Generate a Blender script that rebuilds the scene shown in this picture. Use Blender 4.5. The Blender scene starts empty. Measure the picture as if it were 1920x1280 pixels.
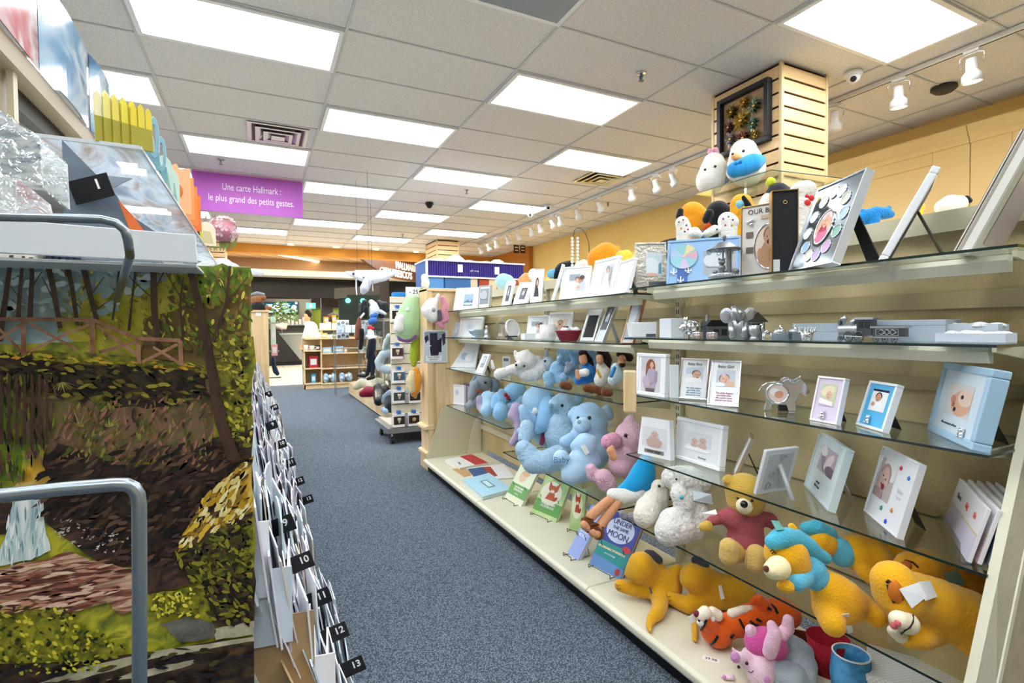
import bpy, math, random
from mathutils import Vector, Matrix
PI = math.pi
C = bpy.context.scene.collection
rnd = random.Random(7)

# ------------------------------------------------------------------ camera, world, exposure
HC = 1.13                      # eye height above the carpet
FPX, YAW, PITCH, ROLL = 962.99, 0.45463, -0.026034, -0.0096065
_f = Vector((math.sin(YAW)*math.cos(PITCH), math.cos(YAW)*math.cos(PITCH), math.sin(PITCH)))
_r0 = Vector((math.cos(YAW), -math.sin(YAW), 0)); _u0 = _r0.cross(_f)
_r = math.cos(ROLL)*_r0 + math.sin(ROLL)*_u0
_u = -math.sin(ROLL)*_r0 + math.cos(ROLL)*_u0
O = Vector((0, 0, HC))
cam_d = bpy.data.cameras.new('camera'); cam = bpy.data.objects.new('camera', cam_d); C.objects.link(cam)
cam_d.sensor_width = 36.0; cam_d.lens = FPX/1920*36.0; cam_d.clip_start = 0.05; cam_d.clip_end = 100
cam.matrix_world = Matrix(((_r.x, _u.x, -_f.x, O.x), (_r.y, _u.y, -_f.y, O.y), (_r.z, _u.z, -_f.z, O.z), (0, 0, 0, 1)))
bpy.context.scene.camera = cam
vs = bpy.context.scene.view_settings
vs.view_transform = 'Standard'; vs.look = 'None'; vs.gamma = 1.0; vs.use_curve_mapping = False
vs.exposure = 1.02
bpy.context.scene.display_settings.display_device = 'sRGB'
bpy.context.scene.cycles.transparent_max_bounces = 40   # many stacked glass shelves
W = bpy.data.worlds.new('world'); bpy.context.scene.world = W; W.use_nodes = True
W.node_tree.nodes['Background'].inputs[0].default_value = (0.9, 0.95, 1.0, 1)
W.node_tree.nodes['Background'].inputs[1].default_value = 0.6
LIGHT_L = 7.5                  # radiance of the ceiling troffers

def ray(px, py): return _f + (px-960)/FPX*_r - (py-640)/FPX*_u
def P(px, py, **k):            # the point of the place that stands on a known plane x=, y= or z=
    d = ray(px, py); (a, v), = k.items(); i = 'xyz'.index(a)
    return O + d*((v-O[i])/d[i])
def D(px, py, t): return O + ray(px, py)*t
def rest_t(px, py, r, z):      # depth of a ball of seen radius r lying on a surface at height z
    d = ray(px, py)
    return (z-HC)/(d.z - r/FPX)
def depth(p): return (Vector(p)-O).dot(_f)

# ------------------------------------------------------------------ materials
def lin(c):
    return tuple((v/12.92 if v <= .04045 else ((v+.055)/1.055)**2.4) for v in c)
def hexc(h):
    h = h.lstrip('#'); return lin(tuple(int(h[i:i+2], 16)/255 for i in (0, 2, 4)))
MATS = {}
def M(h, rough=.6, metal=0.0, bump=0.0, bscale=60., noise=0.0, nscale=8., spec=.4, coat=0, sheen=0, h2=None, name=None):
    key = (h, rough, metal, bump, bscale, noise, nscale, spec, coat, sheen, h2)
    if key in MATS: return MATS[key]
    m = bpy.data.materials.new(name or ('mat_'+h.strip('#'))); m.use_nodes = True
    nt = m.node_tree; b = nt.nodes['Principled BSDF']
    c = hexc(h)
    b.inputs['Base Color'].default_value = (*c, 1); b.inputs['Roughness'].default_value = rough
    b.inputs['Metallic'].default_value = metal; b.inputs['Specular IOR Level'].default_value = spec
    if coat: b.inputs['Coat Weight'].default_value = coat; b.inputs['Coat Roughness'].default_value = .08
    if sheen: b.inputs['Sheen Weight'].default_value = sheen; b.inputs['Sheen Roughness'].default_value = .5
    if noise or bump or h2:
        tc = nt.nodes.new('ShaderNodeTexCoord')
    if noise or h2:
        n = nt.nodes.new('ShaderNodeTexNoise'); n.inputs['Scale'].default_value = nscale; n.inputs['Detail'].default_value = 6
        nt.links.new(tc.outputs['Object'], n.inputs['Vector'])
        r = nt.nodes.new('ShaderNodeValToRGB')
        c2 = hexc(h2) if h2 else tuple(v*(1-noise) for v in c)
        r.color_ramp.elements[0].position = .36; r.color_ramp.elements[1].position = .64
        r.color_ramp.elements[0].color = (*c2, 1); r.color_ramp.elements[1].color = (*c, 1)
        nt.links.new(n.outputs['Fac'], r.inputs['Fac']); nt.links.new(r.outputs['Color'], b.inputs['Base Color'])
    if bump:
        n = nt.nodes.new('ShaderNodeTexNoise'); n.inputs['Scale'].default_value = bscale; n.inputs['Detail'].default_value = 3
        nt.links.new(tc.outputs['Object'], n.inputs['Vector'])
        bp = nt.nodes.new('ShaderNodeBump'); bp.inputs['Strength'].default_value = bump; bp.inputs['Distance'].default_value = .01
        nt.links.new(n.outputs['Fac'], bp.inputs['Height']); nt.links.new(bp.outputs['Normal'], b.inputs['Normal'])
    MATS[key] = m
    return m
def plushm(h, bump=.5, bscale=180.): return M(h, .95, 0, bump, bscale, spec=.15, sheen=.25)
def furm(h, bump=1.0, bscale=90.): return M(h, 1.0, 0, bump, bscale, noise=.12, nscale=60., spec=.1, sheen=.3)
def EM(h, s, name='glow'):
    key = ('em', h, s)
    if key in MATS: return MATS[key]
    m = bpy.data.materials.new(name); m.use_nodes = True; nt = m.node_tree
    nt.nodes.remove(nt.nodes['Principled BSDF'])
    e = nt.nodes.new('ShaderNodeEmission'); e.inputs[0].default_value = (*hexc(h), 1); e.inputs[1].default_value = s
    nt.links.new(e.outputs[0], nt.nodes['Material Output'].inputs[0]); MATS[key] = m
    return m
def glassm(tint=(.93, .97, .94), gl=1.0, name='clear_glass', ior=1.5, wrinkle=0):
    key = ('gl', tint, gl, wrinkle)
    if key in MATS: return MATS[key]
    m = bpy.data.materials.new(name); m.use_nodes = True; nt = m.node_tree
    nt.nodes.remove(nt.nodes['Principled BSDF'])
    t = nt.nodes.new('ShaderNodeBsdfTransparent'); t.inputs[0].default_value = (*tint, 1)
    g = nt.nodes.new('ShaderNodeBsdfGlossy'); g.inputs['Roughness'].default_value = .03; g.inputs[0].default_value = (.9*gl, .95*gl, .93*gl, 1)
    lw = nt.nodes.new('ShaderNodeLayerWeight'); lw.inputs[0].default_value = .5
    pw = nt.nodes.new('ShaderNodeMath'); pw.operation = 'POWER'; pw.inputs[1].default_value = 4; nt.links.new(lw.outputs['Facing'], pw.inputs[0])
    f = nt.nodes.new('ShaderNodeMath'); f.operation = 'MULTIPLY_ADD'; f.inputs[1].default_value = .8; f.inputs[2].default_value = .05*ior**2/2; nt.links.new(pw.outputs[0], f.inputs[0])
    if wrinkle:
        n = nt.nodes.new('ShaderNodeTexNoise'); n.inputs['Scale'].default_value = wrinkle; n.inputs['Distortion'].default_value = 2
        tc = nt.nodes.new('ShaderNodeTexCoord'); nt.links.new(tc.outputs['Object'], n.inputs['Vector'])
        bp = nt.nodes.new('ShaderNodeBump'); bp.inputs['Strength'].default_value = 1; bp.inputs['Distance'].default_value = .012; nt.links.new(n.outputs['Fac'], bp.inputs['Height']); nt.links.new(bp.outputs['Normal'], g.inputs['Normal']); f.inputs[2].default_value = .3
    mx = nt.nodes.new('ShaderNodeMixShader')
    nt.links.new(f.outputs[0], mx.inputs[0]); nt.links.new(t.outputs[0], mx.inputs[1]); nt.links.new(g.outputs[0], mx.inputs[2])
    nt.links.new(mx.outputs[0], nt.nodes['Material Output'].inputs[0]); MATS[key] = m
    return m
def nodemat(name, rough=.6, metal=0., spec=.4):
    m = bpy.data.materials.new(name); m.use_nodes = True
    b = m.node_tree.nodes['Principled BSDF']; b.inputs['Roughness'].default_value = rough; b.inputs['Metallic'].default_value = metal
    b.inputs['Specular IOR Level'].default_value = spec
    return m, m.node_tree, b
def ramp(nt, fac, stops):
    r = nt.nodes.new('ShaderNodeValToRGB'); e = r.color_ramp.elements
    while len(e) < len(stops): e.new(.5)
    for q, (p, h) in zip(e, stops): q.position = p; q.color = (*hexc(h), 1)
    nt.links.new(fac, r.inputs[0]); return r.outputs[0]
def tex(nt, kind, scale, vec=None, **k):
    n = nt.nodes.new(kind)
    for a, v in k.items(): n.inputs[a].default_value = v
    if 'Scale' in n.inputs: n.inputs['Scale'].default_value = scale
    if vec: nt.links.new(vec, n.inputs['Vector'])
    return n
def mapping(nt, scale=(1, 1, 1), rot=(0, 0, 0), loc=(0, 0, 0)):
    tc = nt.nodes.new('ShaderNodeTexCoord'); mp = nt.nodes.new('ShaderNodeMapping')
    mp.inputs['Scale'].default_value = scale; mp.inputs['Rotation'].default_value = rot; mp.inputs['Location'].default_value = loc
    nt.links.new(tc.outputs['Object'], mp.inputs['Vector']); return mp.outputs[0]
def bump(nt, b, h, s=.3, d=.01):
    bp = nt.nodes.new('ShaderNodeBump'); bp.inputs['Strength'].default_value = s; bp.inputs['Distance'].default_value = d
    nt.links.new(h, bp.inputs['Height']); nt.links.new(bp.outputs['Normal'], b.inputs['Normal'])

def carpet_mat():
    m, nt, b = nodemat('carpet', .95, 0, .1)
    v = mapping(nt, (1, 1, 1), (0, 0, .5))
    w = tex(nt, 'ShaderNodeTexVoronoi', 190, v); n = tex(nt, 'ShaderNodeTexNoise', 700, v)
    mx = nt.nodes.new('ShaderNodeMath'); mx.operation = 'ADD'; nt.links.new(w.outputs['Distance'], mx.inputs[0]); nt.links.new(n.outputs['Fac'], mx.inputs[1])
    c = ramp(nt, mx.outputs[0], [(.5, '#a9b4bf'), (.95, '#7d8b9a'), (1.25, '#525e6c')])
    nt.links.new(c, b.inputs['Base Color']); bump(nt, b, mx.outputs[0], .8, .006); return m
def wood_mat(name, a, b_, sc=1., axis='z', rough=.45):
    m, nt, b = nodemat(name, rough)
    s = {'z': (14, 14, .8), 'x': (.8, 14, 14), 'y': (14, .8, 14)}[axis]
    v = mapping(nt, tuple(q*sc for q in s))
    n = tex(nt, 'ShaderNodeTexNoise', 3.0, v, Detail=8.0)
    nt.links.new(ramp(nt, n.outputs['Fac'], [(.3, a), (.7, b_)]), b.inputs['Base Color']); return m
def ceil_mat():
    m, nt, b = nodemat('acoustic_tile', .95, 0, .1)
    v = mapping(nt)
    n = tex(nt, 'ShaderNodeTexNoise', 160, v, Detail=4.0)
    nt.links.new(ramp(nt, n.outputs['Fac'], [(.35, '#cfd1d3'), (.65, '#efefef')]), b.inputs['Base Color'])
    bump(nt, b, n.outputs['Fac'], .5, .004); return m
def mottled(name, a, c, sc=2.2, rough=.6, fine=.0):
    m, nt, b = nodemat(name, rough)
    v = mapping(nt); n = tex(nt, 'ShaderNodeTexNoise', sc, v, Detail=2.0); n2 = tex(nt, 'ShaderNodeTexNoise', 260, v)
    mx = nt.nodes.new('ShaderNodeMath'); mx.operation = 'MULTIPLY_ADD'; mx.inputs[1].default_value = .25
    nt.links.new(n2.outputs['Fac'], mx.inputs[0]); nt.links.new(n.outputs['Fac'], mx.inputs[2])
    nt.links.new(ramp(nt, mx.outputs[0], [(.45, a), (.8, c)]), b.inputs['Base Color']); return m
def check_mat(name, a, c, sc, rough=.6):
    m, nt, b = nodemat(name, rough)
    v = mapping(nt); k = nt.nodes.new('ShaderNodeTexChecker'); k.inputs['Scale'].default_value = sc
    k.inputs['Color1'].default_value = (*hexc(a), 1); k.inputs['Color2'].default_value = (*hexc(c), 1)
    nt.links.new(v, k.inputs['Vector']); nt.links.new(k.outputs[0], b.inputs['Base Color']); return m
def streak_mat(name, stops, sc=(3, 3, 3), rough=.3, detail=5., dist=1.5, spec=.5):
    m, nt, b = nodemat(name, rough, 0, spec)
    v = mapping(nt, sc); n = tex(nt, 'ShaderNodeTexNoise', 1.0, v, Detail=detail, Distortion=dist)
    nt.links.new(ramp(nt, n.outputs['Fac'], stops), b.inputs['Base Color']); return m

CARPET = carpet_mat(); CEIL = ceil_mat()
MAPLE = wood_mat('maple', '#d9b987', '#ecd3a6'); MAPLEX = wood_mat('maple_x', '#dcbd8c', '#f0dab2', axis='x')
MAPLEY = wood_mat('maple_y', '#dcbd8c', '#f0dab2', axis='y')
PARTB = mottled('pegboard_tan', '#b9a373', '#e2d0a4', 2.4)
CREAM = M('#dcd8c0', .35, noise=.04); CREAMD = M('#cfc9ab', .4); TANW = mottled('tan_panel', '#a59878', '#b5a88a', 30)
WHITE = M('#eef1f4', .4); WHITEG = M('#f4f6f8', .2, coat=.4); BLACK = M('#101114', .5); DARK = M('#23262b', .6)
CHROME = M('#e8eaee', .12, 1.0); STEEL = M('#aeb4ba', .3, 1.0); PEWTER = M('#b4b9be', .34, .8, bump=.1, bscale=40); PEWD = M('#83878b', .38, .75, bump=.15, bscale=60)
GLASS = glassm((.965, .985, .975)); GEDGE = M('#0c241f', .15, spec=.6); ACRYL = glassm((.93, .95, .97), 1.0, 'acrylic')
YELLOW = mottled('yellow_paint', '#f6d27c', '#fbdc90', 1.0)
GOLDM = M('#c9a264', .25, 1.0)

# ------------------------------------------------------------------ mesh builder
class MB:
    def __init__(s): s.v = []; s.f = []; s.mi = []; s.sm = []; s.mats = []; s.cur = 0; s.X = Matrix.Identity(4); s.smooth = False
    def mat(s, m):
        if m not in s.mats: s.mats.append(m)
        s.cur = s.mats.index(m); return s
    def at(s, X): s.X = X; return s
    def add(s, vs, fs, smooth=None):
        o = len(s.v); s.v += [tuple(s.X @ Vector(p)) for p in vs]
        s.f += [tuple(o+i for i in f) for f in fs]; s.mi += [s.cur]*len(fs); s.sm += [s.smooth if smooth is None else smooth]*len(fs); return s
    def box(s, a, b):
        (x0, y0, z0), (x1, y1, z1) = a, b
        return s.add([(x0, y0, z0), (x1, y0, z0), (x1, y1, z0), (x0, y1, z0), (x0, y0, z1), (x1, y0, z1), (x1, y1, z1), (x0, y1, z1)],
                     [(3, 2, 1, 0), (4, 5, 6, 7), (0, 1, 5, 4), (1, 2, 6, 5), (2, 3, 7, 6), (3, 0, 4, 7)], False)
    def quad(s, *p): return s.add(p, [tuple(range(len(p)))], False)
    def prism(s, poly, a, b, axis='y'):
        n = len(poly)
        def w(p, h): return {'y': (p[0], h, p[1]), 'z': (p[0], p[1], h), 'x': (h, p[0], p[1])}[axis]
        vs = [w(p, a) for p in poly]+[w(p, b) for p in poly]
        return s.add(vs, [tuple(range(n)), tuple(range(2*n-1, n-1, -1))]+[(i, n+i, n+(i+1) % n, (i+1) % n) for i in range(n)], False)
    def ell(s, c, r, rot=None, seg=16, ring=10):
        if not hasattr(r, '__len__'): r = (r, r, r)
        R = rot or Matrix.Identity(3); c = Vector(c); vs = [c+R@Vector((0, 0, r[2]))]
        for i in range(1, ring):
            a = PI*i/ring
            for j in range(seg):
                b = 2*PI*j/seg
                vs.append(c+R@Vector((r[0]*math.sin(a)*math.cos(b), r[1]*math.sin(a)*math.sin(b), r[2]*math.cos(a))))
        vs.append(c-R@Vector((0, 0, r[2]))); fs = []
        for j in range(seg):
            fs.append((0, 1+j, 1+(j+1) % seg)); l = 1+(ring-2)*seg; fs.append((len(vs)-1, l+(j+1) % seg, l+j))
            for i in range(ring-2):
                q = 1+i*seg; fs.append((q+j, q+seg+j, q+seg+(j+1) % seg, q+(j+1) % seg))
        return s.add(vs, fs, True)
    def cyl(s, a, b, r, r2=None, n=16, cap=True):
        a = Vector(a); b = Vector(b); r2 = r if r2 is None else r2; d = (b-a).normalized()
        u = d.orthogonal().normalized(); w = d.cross(u); vs = []
        for c, q in ((a, r), (b, r2)):
            vs += [c+q*(math.cos(2*PI*i/n)*u+math.sin(2*PI*i/n)*w) for i in range(n)]
        s.add(vs, [(i, (i+1) % n, n+(i+1) % n, n+i) for i in range(n)], True)
        if cap: s.add(vs, [tuple(range(n-1, -1, -1)), tuple(range(n, 2*n))], False)
        return s
    def tube(s, pts, r, n=8):
        pts = [Vector(p) for p in pts]; rings = []; u = None; rr = r if hasattr(r, '__len__') else [r]*len(pts)
        for i, p in enumerate(pts):
            d = (pts[min(i+1, len(pts)-1)]-pts[max(i-1, 0)]).normalized()
            u = d.orthogonal().normalized() if u is None else (u-d*u.dot(d)).normalized()
            w = d.cross(u); rings.append([p+rr[i]*(math.cos(2*PI*k/n)*u+math.sin(2*PI*k/n)*w) for k in range(n)])
        vs = [q for g in rings for q in g]; fs = []
        for i in range(len(pts)-1):
            fs += [(i*n+k, i*n+(k+1) % n, (i+1)*n+(k+1) % n, (i+1)*n+k) for k in range(n)]
        fs += [tuple(range(n-1, -1, -1)), tuple(range((len(pts)-1)*n, len(pts)*n))]
        return s.add(vs, fs, True)
    def lathe(s, prof, c=(0, 0, 0), n=24):
        c = Vector(c); vs = [c+Vector((r*math.cos(2*PI*k/n), r*math.sin(2*PI*k/n), z)) for r, z in prof for k in range(n)]
        fs = [(i*n+k, i*n+(k+1) % n, (i+1)*n+(k+1) % n, (i+1)*n+k) for i in range(len(prof)-1) for k in range(n)]
        return s.add(vs, fs, True)
    def torus(s, c, R, r, X=None, n=28, k=8, ry=None):
        ry = ry or R; X = X or Matrix.Identity(3); c = Vector(c)
        return s.tube([c+X@Vector((R*math.cos(2*PI*i/n), 0, ry*math.sin(2*PI*i/n))) for i in range(n+1)], r, k)
    def build(s, name, m=None, parent=None, bevel=0, loc=None, kind=None, seg=2):
        me = bpy.data.meshes.new(name); me.from_pydata([tuple(p) for p in s.v], [], s.f)
        for q in ([m] if m else s.mats): me.materials.append(q)
        if not m: me.polygons.foreach_set('material_index', s.mi)
        me.polygons.foreach_set('use_smooth', s.sm); me.update()
        o = bpy.data.objects.new(name, me); C.objects.link(o)
        if parent: o.parent = parent
        if loc is not None: o.location = loc
        if bevel:
            b = o.modifiers.new('bevel', 'BEVEL'); b.width = bevel; b.segments = seg; b.limit_method = 'ANGLE'
        if kind: o['kind'] = kind
        return o
def thing(name, label, cat, loc=(0, 0, 0), rz=0, group=None):
    o = bpy.data.objects.new(name, None); C.objects.link(o); o.location = loc; o.rotation_euler = (0, 0, rz)
    o.empty_display_size = .05
    o['label'] = label; o['category'] = cat
    if group: o['group'] = group
    return o
def tag(o, label, cat, group=None):
    o['label'] = label; o['category'] = cat
    if group: o['group'] = group
    return o
def dup(r, loc, rz=None, label=None, group=None):
    n = r.copy(); C.objects.link(n); n.location = loc
    if rz is not None: n.rotation_euler = (0, 0, rz)
    if label: n['label'] = label
    if group: n['group'] = group
    for ch in list(r.children):
        c = ch.copy(); C.objects.link(c); c.parent = n
        for g in list(ch.children):
            d = g.copy(); C.objects.link(d); d.parent = c
    return n
def text(s, size, X, m, parent=None, name='lettering', ax='CENTER', ext=.0004, ls=1.0, sx=1.0, bold=0.0, shear=0.):
    cu = bpy.data.curves.new(name, 'FONT'); cu.body = s; cu.size = size; cu.align_x = ax; cu.align_y = 'CENTER'
    cu.extrude = ext; cu.space_line = ls; cu.offset = bold; cu.shear = shear; cu.resolution_u = 3
    cu.materials.append(m); o = bpy.data.objects.new(name, cu); C.objects.link(o)
    if parent: o.parent = parent
    o.matrix_local = X @ Matrix.Diagonal((sx, 1, 1, 1)); return o
def Rm(ax, a): return Matrix.Rotation(a, 4, ax)
def Tm(*p): return Matrix.Translation(Vector(p))
STAND = Rm('X', PI/2)     # text plane upright, read from -y
# ------------------------------------------------------------------ lights in the ceiling grid, shell of the shop
TW, TD, GX, GY, CZ = 1.2192, .6096, -.684, 4.076, 3.053
LAMP = EM('#eef6ff', LIGHT_L, 'troffer_glow'); OFFL = M('#9aa3ab', .25)
def prismatic():
    m, nt, b = nodemat('prismatic_diffuser', .4)
    v = mapping(nt, (1, 1, 1)); w = tex(nt, 'ShaderNodeTexVoronoi', 70, v)
    nt.links.new(ramp(nt, w.outputs['Distance'], [(.1, '#d9ecff'), (.6, '#ffffff')]), b.inputs['Emission Color'])
    b.inputs['Emission Strength'].default_value = LIGHT_L; b.inputs['Base Color'].default_value = (.8, .85, .9, 1); return m
LAMP = prismatic()
lights = [
 (0, -1, 'lit rectangular ceiling light nearest the camera above the card rack'),
 (2, -1, 'lit ceiling light left of the slatwall column, close to a sprinkler head'),
 (3, -4, 'lit ceiling light in front of the slatwall column at the top right'),
 (1, -3, 'unlit grey ceiling light cut by the top edge of the photo'),
 (-1, 1, 'lit ceiling light showing behind the yellow standing cards'),
 (1, 1, 'lit ceiling light to the right of the first air vent'),
 (0, 3, 'lit ceiling light just in front of the hanging purple banner'),
 (2, 3, 'lit ceiling light in the middle of the ceiling before the black dome camera'),
 (3, 1, 'lit ceiling light beside the second air vent near the spotlight track'),
 (1, 5, 'lit ceiling light touching the right end of the purple banner'),
 (3, 5, 'lit ceiling light nearest the white dome cameras'),
 (2, 7, 'lit ceiling light just behind the black dome camera'),
 (1, 9, 'small distant lit ceiling light behind the purple banner, right part'),
 (0, 11, 'small distant lit ceiling light low behind the pink paper flowers'),
 (2, 11, 'farthest lit ceiling light above the hanging white ray'),
 (3, 9, 'distant lit ceiling light in front of the far slatwall column'),
 (0, 7, None), (-1, -3, None), (-2, -1, None), (-3, 1, None), (-1, 5, None), (-2, 3, None), (-3, 5, None),
 (0, -5, None), (2, -5, None), (1, -7, None), (3, -8, None), (-1, -7, None), (-2, 7, None), (-1, 9, None), (0, -9, None), (2, -9, None)]
for c, r, lab in lights:
    x0 = GX+c*TW; y0 = GY+r*TD
    t = thing('ceiling_light', lab or 'lit ceiling light over the part of the shop outside the photo', 'ceiling light', (x0+TW/2, y0+TD/2, CZ-.012), 0, 'fluorescent panels in the ceiling grid' if lab else 'ceiling lights out of view')
    hw, hd = TW/2-.012, TD/2-.012
    f = MB().mat(WHITE)
    for a, b in (((-hw, -hd, 0), (hw, -hd+.03, .02)), ((-hw, hd-.03, 0), (hw, hd, .02)), ((-hw, -hd+.03, 0), (-hw+.03, hd-.03, .02)), ((hw-.03, -hd+.03, 0), (hw, hd-.03, .02))): f.box(a, b)
    f.build('frame', None, t)
    MB().box((-hw+.03, -hd+.03, .004), (hw-.03, hd-.03, .014)).build('diffuser', OFFL if (c, r) == (1, -3) else LAMP, t)
XL, XR, YB, YE = -5.6, 5.83, -3.6, 12.8
MB().box((XL, YB, -.1), (7, 11.55, 0)).build('floor', CARPET, kind='structure')
MB().box((XL, YB, CZ+.008), (XR+.1, YE, CZ+.06)).build('ceiling', CEIL, kind='structure')
g = MB(); tb = M('#c9cbcd', .5)
i = math.floor((XL-GX)/TW)
while GX+i*TW < XR:
    x = GX+i*TW
    if x > XL: g.box((x-.009, YB, CZ-.001), (x+.009, YE, CZ+.012))
    i += 1
j = math.floor((YB-GY)/TD)
while GY+j*TD < YE:
    y = GY+j*TD
    if y > YB: g.box((XL, y-.006, CZ), (XR, y+.006, CZ+.011))
    j += 1
g.build('trim_grid', tb, kind='structure')
MB().box((XR, YB, 0), (XR+.12, 10.75, CZ+.05)).build('wall_right', YELLOW, kind='structure')
MB().box((XL-.12, YB, 0), (XL, YE, CZ+.05)).build('wall_left', M('#e7dfc9', .7), kind='structure')
MB().box((XL-.1, YB-.12, 0), (XR+.1, YB, CZ+.05)).build('wall_back', M('#e7dfc9', .7), kind='structure')
ORANGE = mottled('orange_soffit', '#d8963a', '#e8a94c', 1.2)
sf = MB().box((-.78, YE, 2.86), (XR+.4, YE+.25, CZ+.06)); sf.build('trim_soffit', ORANGE, kind='structure')
MB().box((XL, YE, 0), (-.78, YE+.25, CZ+.06)).build('wall_far', MAPLEX, kind='structure')
MB().box((XR-.12, 10.75, 0), (XR+.12, YE+.2, CZ+.05)).build('trim_pilaster', M('#c07a2e', .6), kind='structure')
MB().box((4.4, YE-.02, 0), (XR, YE+.2, 2.86)).build('wall_end', M('#b5b46c', .7), kind='structure')
# recessed warm downlights along the soffit
DL = EM('#ffd9a0', 18, 'warm_lamp'); WARM = EM('#ffe2b5', 14, 'spot_lamp')
for k, (px, lab) in enumerate([(545, 'first'), (630, 'second'), (705, 'third'), (780, 'fourth')]):
    p = P(px, 460, y=12.55)
    t = thing('downlight', 'warm recessed downlight before the orange soffit, %s from the left' % lab, 'downlight', (p.x, 12.55, CZ-.006), 0, 'warm downlights along the orange soffit')
    MB().torus((0, 0, 0), .07, .012, Matrix.Rotation(PI/2, 3, 'X')).build('ring', WHITE, t)
    MB().cyl((0, 0, .004), (0, 0, .01), .06, n=20).build('lamp', DL, t)
    l = bpy.data.lights.new('downlight_beam', 'SPOT'); l.energy = 45; l.color = (1, .72, .38); l.spot_size = 1.9; l.spot_blend = .6; l.shadow_soft_size = .05
    lo = bpy.data.objects.new('beam', l); C.objects.link(lo); lo.parent = t; lo.location = (0, 0, -.01)
# slatwall columns
def slat_column(x0, x1, y0, y1, label, pitch=.1016, top=CZ):
    t = thing('slatwall_column', label, 'column', (x0, y0, 0))
    w, d = x1-x0, y1-y0; wood = wood_mat('slat_maple', '#e3bd86', '#f1d2a0', .7, 'x', .4)
    MB().box((.012, .012, 0), (w-.012, d-.012, top)).build('core', M('#2c180c', .8), t)
    f = MB(); z = .0
    while z < top-.02:
        h = min(pitch-.017, top-z)
        f.box((.004, 0, z), (w-.004, .014, z+h)); f.box((0, .004, z), (.014, d-.004, z+h)); f.box((w-.014, .004, z), (w, d-.004, z+h)); z += pitch
    f.build('slat_panel', wood, t)
    e = MB()
    for x in (-.004, w-.022):
        e.box((x, -.004, 0), (x+.026, .02, top)); e.box((x, d-.02, 0), (x+.026, d+.004, top))
    e.build('corner_trim', MAPLE, t); return t
slat_column(3.44, 3.97, 2.53, 3.17, 'maple slatwall column behind the baby gift shelves, reaching the ceiling')
slat_column(3.44, 3.95, 10.7, 11.5, 'distant maple slatwall column behind the purple shelf display')
slat_column(-1.1, -.62, 12.1, 12.7, 'slatwall panel post at the far left beside the shop opening')
# yellow panelled wall cabinets
def wall_panel(y0, y1, label):
    t = thing('wall_cabinet', label, 'cabinet', (5.70, y0, 0)); w = y1-y0-.006; ym = M('#ffe3a0', .5); z1 = 2.83
    MB().box((0, 0, .9), (.12, w, z1)).build('carcass', ym, t)
    m = MB(); a, b, c, d = .28, w-.28, 1.3, 2.62
    for q in (((-.02, 0, c-.35), (0, a, z1)), ((-.02, b, c-.35), (0, w, z1)), ((-.02, a, d), (0, b, z1)), ((-.02, a, c-.35), (0, b, c))): m.box(*q)
    m.build('door_frame', ym, t, .006)
    cr = MB().prism([(-.02, z1-.1), (-.035, z1-.1), (-.04, z1-.06), (-.06, z1-.04), (-.075, z1), (-.09, z1+.03), (-.09, z1+.05), (.12, z1+.05), (.12, z1-.02)], 0, w, 'y')
    cr.build('cornice', ym, t)
wall_panel(2.34, 4.15, 'yellow panelled wall cabinet just right of the slatwall column')
wall_panel(.5, 2.34, 'yellow panelled wall cabinet at the right edge behind the tall albums')
# air vents, sprinklers, cameras
def vent(x, y, label):
    t = thing('air_vent', label, 'air vent', (x, y, CZ-.006), 0, 'square air vents in the ceiling')
    f = MB().mat(STEEL)
    for k, (hw, z) in enumerate([(.27, 0), (.2, -.012), (.13, -.022)]):
        s = .03
        for q in (((-hw, -hw, z), (hw, -hw+s, z+.004)), ((-hw, hw-s, z), (hw, hw, z+.004)), ((-hw, -hw+s, z), (-hw+s, hw-s, z+.004)), ((hw-s, -hw+s, z), (hw, hw-s, z+.004))): f.box(*q)
        f.prism([(-hw+s, z), (-hw+s+.035, z+.02), (-hw+s+.035, z+.024), (-hw+s, z+.004)], -hw+s, hw-s, 'y')
        f.prism([(hw-s, z), (hw-s-.035, z+.02), (hw-s-.035, z+.024), (hw-s, z+.004)], -hw+s, hw-s, 'y')
    f.build('louvre', None, t); MB().box((-.06, -.06, -.03), (.06, .06, -.024)).build('centre_plate', STEEL, t)
    MB().box((-.24, -.24, .006), (.24, .24, .008)).build('duct_opening', BLACK, t)
vent(.19, 5.6, 'metal air vent left of the row of lights, above the purple banner')
vent(4.0, 5.5, 'metal air vent beside the spotlight track on the right')
def sprinkler(px, py, label):
    p = P(px, py, z=3.0); t = thing('sprinkler_head', label, 'sprinkler', (p.x, p.y, CZ+.004), 0, 'sprinkler heads on the ceiling')
    MB().lathe([(.0, -.006), (.038, -.006), (.04, 0), (.0, 0)], n=18).build('rose', CHROME, t)
    MB().cyl((0, 0, 0), (0, 0, -.045), .009).tube([(0, .014, -.01), (0, .018, -.03), (0, 0, -.055)], .004).tube([(0, -.014, -.01), (0, -.018, -.03), (0, 0, -.055)], .004).build('frame_arms', PEWD, t)
    MB().lathe([(0, -.055), (.02, -.055), (.022, -.058), (0, -.06)], n=12).build('deflector', PEWD, t)
sprinkler(1202, 152, 'chrome sprinkler head left of the slatwall column'); sprinkler(414, 308, 'sprinkler head above the left end of the purple banner')
sprinkler(875, 363, 'sprinkler head in the middle of the ceiling'); sprinkler(1140, 386, 'sprinkler head near the yellow wall'); sprinkler(755, 444, 'most distant sprinkler head')
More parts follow.
